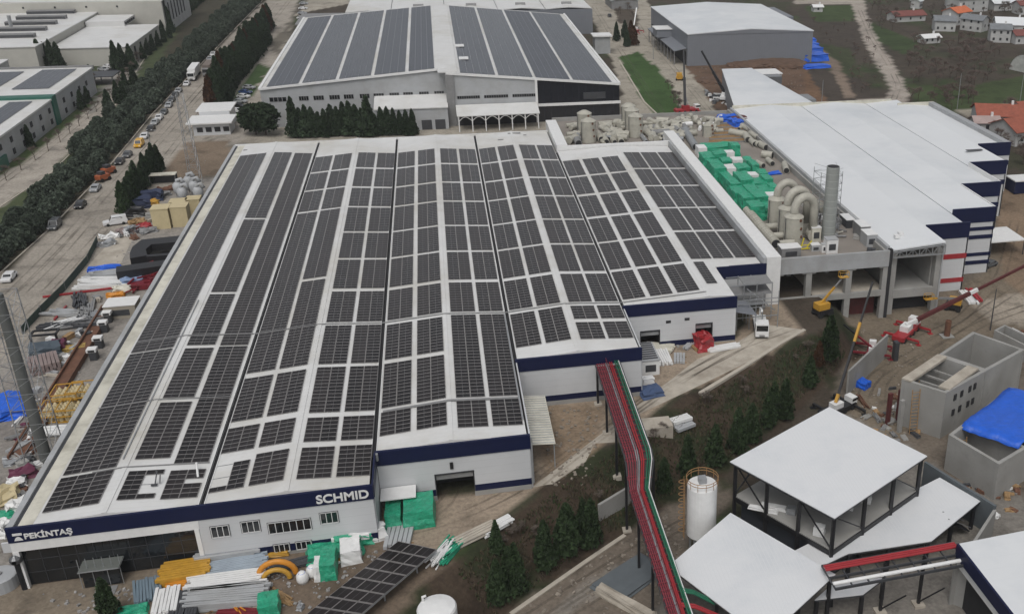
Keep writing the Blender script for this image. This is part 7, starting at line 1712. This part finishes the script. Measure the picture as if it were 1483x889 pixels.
bundle(82, 625, 7, 3, .8, WHITE, 'thick white pipes at the foot of the left wall', (12, -1), 1, round_=True)
for i, (px, py, s, m, l) in enumerate(((8, 722, (3, 4, 1.2), PYEL, 'yellow stained heap at the left edge'), (35, 690, (3, 1.6, 1.2), MATS['maroon cover'], 'maroon heap near the long wall at lower left'), (5, 752, (2.6, 2.4, .5), GREENT, 'green sheet at the left edge near the front corner'), (24, 735, (2, 3, .8), WHITE, 'white packages by the long wall near the front'), (25, 700, (2, 2, .8), WHITE, 'white packages below the maroon heap'), (22, 668, (2.5, 2, .6), STEEL, 'silver scrap by the long wall'))):
    W_(px, py, s, m, l, 'heap', .3, .3, name='covered_heap')
tnk = thing('round_tank', 'round pale tank left of the front corner', 'tank', tuple(at(3, 848))); mb = MB(); mb.lathe((0, 0, 0), [(1.9, 0), (1.9, 1.6), (1.7, 1.7), (.01, 1.75)], 24); mb.build('shell', MATS['light grey wall'], tnk, local=True); mb = MB(); mb.lathe((0, 0, 1.72), [(.4, 0), (.4, .2), (.01, .2)], 12); mb.build('manhole', GREY, tnk, local=True)
rr = random.Random(31)
for i in range(30):
    k = rr.random(); px = 5+k*50+rr.uniform(-6, 6); py = 770-k*130+rr.uniform(-14, 14); p = at(px, py)
    if p.x > -1.5: continue
    wrapped('scrap_piece', tuple(p), (rr.uniform(.4, 1.6), rr.uniform(.4, 1.6), rr.uniform(.2, 1.0)), [STEEL, WHITE, DGREY, CONC, BROWN, GREY][i % 6], 'mixed scrap piece between lattice tower and long wall', 'scrap', 'mixed scrap beside the long wall', rr.random()*3, i, .1)
W_(205, 300, (5, 3.2, 2.2), mat('dark navy cover', (.02, .03, .07)), 'dark navy covered machinery beside the conifer clump', 'machine', .2, .4, name='covered_machine'); W_(222, 290, (4.5, 2.4, 2.2), MATS['dark navy cover'], 'second navy covered machine behind the first', 'machine', .1, .4, name='covered_machine'); W_(196, 312, (4, 2.6, 1.8), BLACK, 'black covered machine beside the white minivan', 'machine', .1, .4, name='covered_machine'); W_(227, 303, (1.6, 2.8, 2.2), YEL, 'yellow machine left of the cream cabinets', 'machine', .2, .3, name='covered_machine')
for i, (px, py, m) in enumerate(((200, 324, WOOD), (208, 331, RED), (192, 334, STEEL), (160, 345, WHITE), (155, 355, STEEL), (240, 276, BROWN), (236, 283, GREY), (215, 336, GREY), (182, 337, MATS['pinkish boards']))):
    W_(px, py, (3.2, 2.0, .8), m, ['timber', 'red', 'silver', 'white', 'grey silver', 'rust brown', 'grey', 'mid grey', 'pinkish'][i]+' scrap heap in the upper left yard', 'scrap', .5, .45, name='scrap_heap')
shl = thing('bus_shelter', 'small cream roofed shelter at the top of the left yard', 'shelter', tuple(at(238, 266))); MB().box(-3.2, 3.2, -1.2, 1.2, 2.4, 2.6).build('roof', MATS['cream roof edge'], shl, local=True)
for x in (-3, 3): MB().box(x-.08, x+.08, -1, -.84, 0, 2.4).build('post', GREY, shl, local=True)
MB().box(-3.1, 3.1, 1.0, 1.1, 0, 2.4).build('back_wall', DGREY, shl, local=True)
# green mesh fence between street and yard
gf = thing('mesh_fence', 'low dark green screen fence between street and left yard', 'fence', tuple(at(35, 500))); F_ = [at(x, y) for x, y in ((33, 484), (60, 455), (95, 420), (128, 380), (142, 352))]
mb = MB()
for a, b in zip(F_, F_[1:]): mb.beam((a.x, a.y, .8), (b.x, b.y, .8), .08, 1.5)
mb.build('screen', mat('green screen', (.03, .055, .045), .8, .2, 1), gf)
for a in F_: mb = MB(); mb.beam((a.x, a.y, 0), (a.x, a.y, 1.9), .12); mb.build('post', GREY, gf)

# ------------------------------------------------------------------ lattice masts
def mast(foot, top_px, h, w0, w1, label, core=False):
    """square lattice mast, leaning only as the picture's perspective makes it: it is vertical"""
    t_ = thing('lattice_mast', label, 'mast', tuple(foot)); mb = MB(); n = int(h/2.2)
    cs = lambda k: [(s*(w0+(w1-w0)*k), u*(w0+(w1-w0)*k), h*k) for s, u in ((-1, -1), (1, -1), (1, 1), (-1, 1))]
    for i in range(n):
        A = cs(i/n); B = cs((i+1)/n)
        for j in range(4):
            mb.beam(A[j], B[j], .11); mb.beam(A[j], B[(j+1) % 4], .05); mb.beam(B[j], B[(j+1) % 4], .05)
    mb.build('lattice', STEEL, t_, local=True)
    if core: mb = MB(); mb.tube([(0, 0, 0), (0, 0, h)], [.8, .62], 16); mb.build('core_pipe', mat('weathered flue sheet', (.11, .115, .11), .6, .12, .8), t_, local=True)
    return t_
fm = at(68, 668, 0); mast(fm, None, 26, 1.9, 1.7, 'tall grey flue inside a lattice mast at the left edge', True)
fm = at(285, 266, 0); mast(fm, None, 23, 1.3, .7, 'slender lattice mast between street and the rear left corner', False)
for i, (px, py, h) in enumerate(((224, 238, 9), (946, 86, 9), (1386, 158, 12), (1476, 154, 11), (1190, 150, 8), (1434, 478, 9), (1352, 60, 8))):
    p = g(px, py); t_ = thing('lamp_post', ['thin lamp post on the street near the small shelter', 'lamp post beside the lawn', 'white pole behind the white factory', 'white pole at the right edge of the field', 'white post on the soil behind the white hall', 'thin dark pole by the basins', 'pole in the village scrub'][i], 'pole', tuple(p))
    mb = MB(); mb.tube([(0, 0, 0), (0, 0, h)], [.14, .08], 6); mb.build('pole', STEEL if i != 5 else DGREY, t_, local=True)
    if i < 2: mb = MB(); mb.beam((0, 0, h), (1.4, 0, h+.2), .1); mb.obox((1.6, 0, h+.2), (.8, .3, .15)); mb.build('lamp_head', GREY, t_, local=True)

# ------------------------------------------------------------------ more loose stock in the yards
rr = random.Random(90)
def heap_line(px0, px1, n, spread, mats_, lab, grp, smin=.5, smax=2.0, hmax=.9):
    for i in range(n):
        k = rr.random(); px = px0[0]+(px1[0]-px0[0])*k+rr.uniform(-spread, spread); py = px0[1]+(px1[1]-px0[1])*k+rr.uniform(-spread, spread)*.7; p = g(px, py)
        if -.5 < p.x < 40.5 and p.y > -1.5: continue
        if p.x > 40 and p.y > 7 and p.x < 60: continue
        if rr.random() < .5: wrapped('stock_pile', tuple(p), (rr.uniform(smin, smax), rr.uniform(.4, 1.3), rr.uniform(.2, hmax)), rr.choice(mats_), lab+', wrapped', 'building material', grp, rr.random()*3, i, .06)
        else:
            a = rr.random()*30-15; bundle(px, py, rr.uniform(1.5, 3.6), rr.randint(3, 6), rr.uniform(.12, .22), rr.choice(mats_), lab+', bars', (12, a), rr.randint(1, 3), group=grp, jit=1.0)
PAL = [STEEL, GREY, WHITE, MATS['light grey wall'], DGREY, CONC, WOOD, CONCP]
heap_line((150, 440), (60, 540), 34, 22, PAL, 'small stock between mesh fence and rusty channel', 'small stock in the left yard')
heap_line((45, 560), (30, 760), 30, 14, PAL+[MATS['maroon cover'], PYEL], 'small stock beside the lower long wall', 'small stock by the lower long wall')
heap_line((235, 285), (175, 345), 24, 12, PAL+[BROWN, WOOD], 'small stock near the cream cabinets', 'small stock near the cream cabinets')
heap_line((290, 815), (520, 800), 34, 14, PAL+[YEL], 'small stock strewn before the front wall', 'small stock before the front wall', .4, 1.6, .7)
heap_line((215, 868), (440, 872), 26, 14, PAL+[ORANGE], 'small stock along the bottom edge', 'small stock along the bottom edge', .4, 1.8, .7)
heap_line((945, 510), (1040, 500), 12, 8, PAL, 'small stock before the fourth front', 'small stock before the fourth front', .4, 1.5, .5)
heap_line((1245, 575), (1300, 655), 22, 16, [WOOD, CONC, BROWN, GREY], 'small debris stock near the basin end', 'small stock by the basin', .4, 1.8, .6)
heap_line((1390, 720), (1470, 700), 16, 12, [WOOD, CONC, BROWN, GREY], 'small debris stock by the tarpaulin basin', 'small stock by the tarpaulin basin', .4, 1.8, .6)
heap_line((1440, 500), (1480, 480), 10, 10, [WOOD, CONC, BROWN, WHITE], 'small debris stock above the tall basin', 'small stock above the tall basin', .4, 1.8, .6)
heap_line((1025, 138), (1052, 150), 26, 8, [WHITE, STEEL, DGREY, GREY], 'steel scrap heap beside the white based crane', 'steel scrap beside the white based crane', .6, 2.4, 1.0)
# people-sized clutter on the flat roof: brackets and pipes between tanks and chimney
for i in range(16):
    a = rr.uniform(0, 3.1); p = at(rr.uniform(1125, 1235), rr.uniform(318, 350), SL)
    if p.y < 63 or p.x > 134: continue
    duct([(p.x-1.3*math.cos(a), p.y-1.3*math.sin(a), SL+.35), (p.x+1.3*math.cos(a), p.y+1.3*math.sin(a), SL+.35)], rr.uniform(.12, .3), 'short thin pipe lying among the tanks', [DUCT, STEEL, GREY][i % 3], rib=False, group='short pipes among the tanks')
for i in range(40):
    px = 835+rr.random()*160; py = 188+rr.random()*18-(px-835)*.03; p = at(px, py, SL+.8)
    if abs(px-852) < 13 or abs(px-920) < 12 or p.y < 148 or p.x > 134 or p.x < 85: continue
    L_ = rr.uniform(3, 7); r = rr.uniform(.5, .95); a = rr.choice([1.57, 1.5, 1.7, 0.1])
    if p.y-L_/2 < 146: continue
    duct([(p.x-L_/2*math.cos(a), p.y-L_/2*math.sin(a), SL+r), (p.x+L_/2*math.cos(a), p.y+L_/2*math.sin(a), SL+r)], r, 'long duct stored on the rear slab', [DUCT, STEEL, DUCT, GREY][i % 4], rib=(i % 2 == 0), group='long ducts on the rear slab')
for i in range(22):
    k = rr.random(); px = 1065+k*165; py = 172+k*132+rr.uniform(0, 10)-k*4; p = at(px, py, SL+.5)
    if p.x > 134.8 or p.y > 178: continue
    a = rr.uniform(1.0, 2.2); L_ = rr.uniform(1.5, 4.5); r = rr.uniform(.25, .8)
    duct([(p.x-L_/2*math.cos(a), p.y-L_/2*math.sin(a), SL+r), (p.x+L_/2*math.cos(a), p.y+L_/2*math.sin(a), SL+r)], r, 'duct or pipe length along the right parapet', [DUCT, GREY, DUCT, DGREY][i % 4], rib=(i % 3 == 0), group='lengths along the right parapet')
# stays and vertical bars carried by the scrubber group
st_ = thing('pipe_support', 'dark steel trestle between the foremost tank and the chimney', 'trestle', tuple(at(1183, 330, SL))); mb = MB()
for x in (-2.5, 0, 2.5):
    for y in (-1.5, 1.5): mb.beam((x, y, 0), (x, y, 4.6), .14)
for z in (2.2, 4.5):
    mb.beam((-2.5, -1.5, z), (2.5, -1.5, z), .12); mb.beam((-2.5, 1.5, z), (2.5, 1.5, z), .12)
mb.beam((-2.5, -1.5, 0), (0, -1.5, 4.5), .09); mb.beam((0, -1.5, 0), (2.5, -1.5, 4.5), .09)
mb.build('trestle', DGREY, st_, local=True)
# air between here and the far fields
hz_ = MB().box(-1700, 2100, -250, 2500, -12, 90).build('haze', None); hz_['kind'] = 'stuff'; hz_['label'] = 'thin pale haze over the whole site'
hm = bpy.data.materials.new('haze'); hm.use_nodes = True; t = hm.node_tree; t.nodes.remove(t.nodes['Principled BSDF']); pv_ = t.nodes.new('ShaderNodeVolumePrincipled')
pv_.inputs['Color'].default_value = (.88, .9, .93, 1); pv_.inputs['Density'].default_value = .00011; t.links.new(pv_.outputs[0], t.nodes['Material Output'].inputs['Volume'])
hz_.data.materials.clear(); hz_.data.materials.append(hm); hz_.display_type = 'WIRE'

# ------------------------------------------------------------------ labels that single out look-alikes
def to_px(p):
    d = Vector(p)-CAM; z = d.dot(fw); return (PX+FPX*d.dot(rt)/z, PY-FPX*d.dot(up)/z)
def ordinal(n):
    a = ['first', 'second', 'third', 'fourth', 'fifth', 'sixth', 'seventh', 'eighth', 'ninth', 'tenth', 'eleventh', 'twelfth', 'thirteenth', 'fourteenth', 'fifteenth', 'sixteenth', 'seventeenth', 'eighteenth', 'nineteenth', 'twentieth']
    if n <= 20: return a[n-1]
    return ['twenty', 'thirty', 'forty', 'fifty'][n//10-2]+('-'+a[n % 10-1] if n % 10 else 'th')
bylab = {}
for o in COL.objects:
    if o.parent is None and o.get('label') and o.get('kind') is None: bylab.setdefault(o['label'], []).append(o)
work = []
for lab, L in bylab.items():
    if len(L) < 2: continue
    if len(L) <= 24: work.append((lab, L)); continue
    P_ = [to_px(o.location) for o in L]; xs = sorted(p[0] for p in P_); ys = sorted(p[1] for p in P_); x1, x2 = xs[len(xs)//3], xs[2*len(xs)//3]; ym = ys[len(ys)//2]; cells = {}
    for p, o in zip(P_, L): cells.setdefault((('upper ' if p[1] < ym else 'lower ')+('left' if p[0] < x1 else 'middle' if p[0] < x2 else 'right')), []).append(o)
    for c, q in cells.items():
        if len(q) == 1: q[0]['label'] = lab+', '+c+' part'
        else: work.append((lab+', '+c+' part', q))
for lab, L in work:
    xs = [to_px(o.location) for o in L]; vert = (max(p[1] for p in xs)-min(p[1] for p in xs)) > 1.2*(max(p[0] for p in xs)-min(p[0] for p in xs))
    L2 = sorted(zip(xs, range(len(L))), key=lambda t: -t[0][1] if vert else t[0][0])
    end = ('nearest', 'farthest') if vert else ('leftmost', 'rightmost')
    for i, (_, k) in enumerate(L2):
        w = end[0] if i == 0 else end[1] if i == len(L)-1 else ordinal(i+1)+(' from the camera' if vert else ' from the left')
        s = lab+', '+w
        if len(s.split()) > 16: s = ' '.join(lab.split()[:16-len(w.split())]).rstrip(',')+', '+w
        L[k]['label'] = s
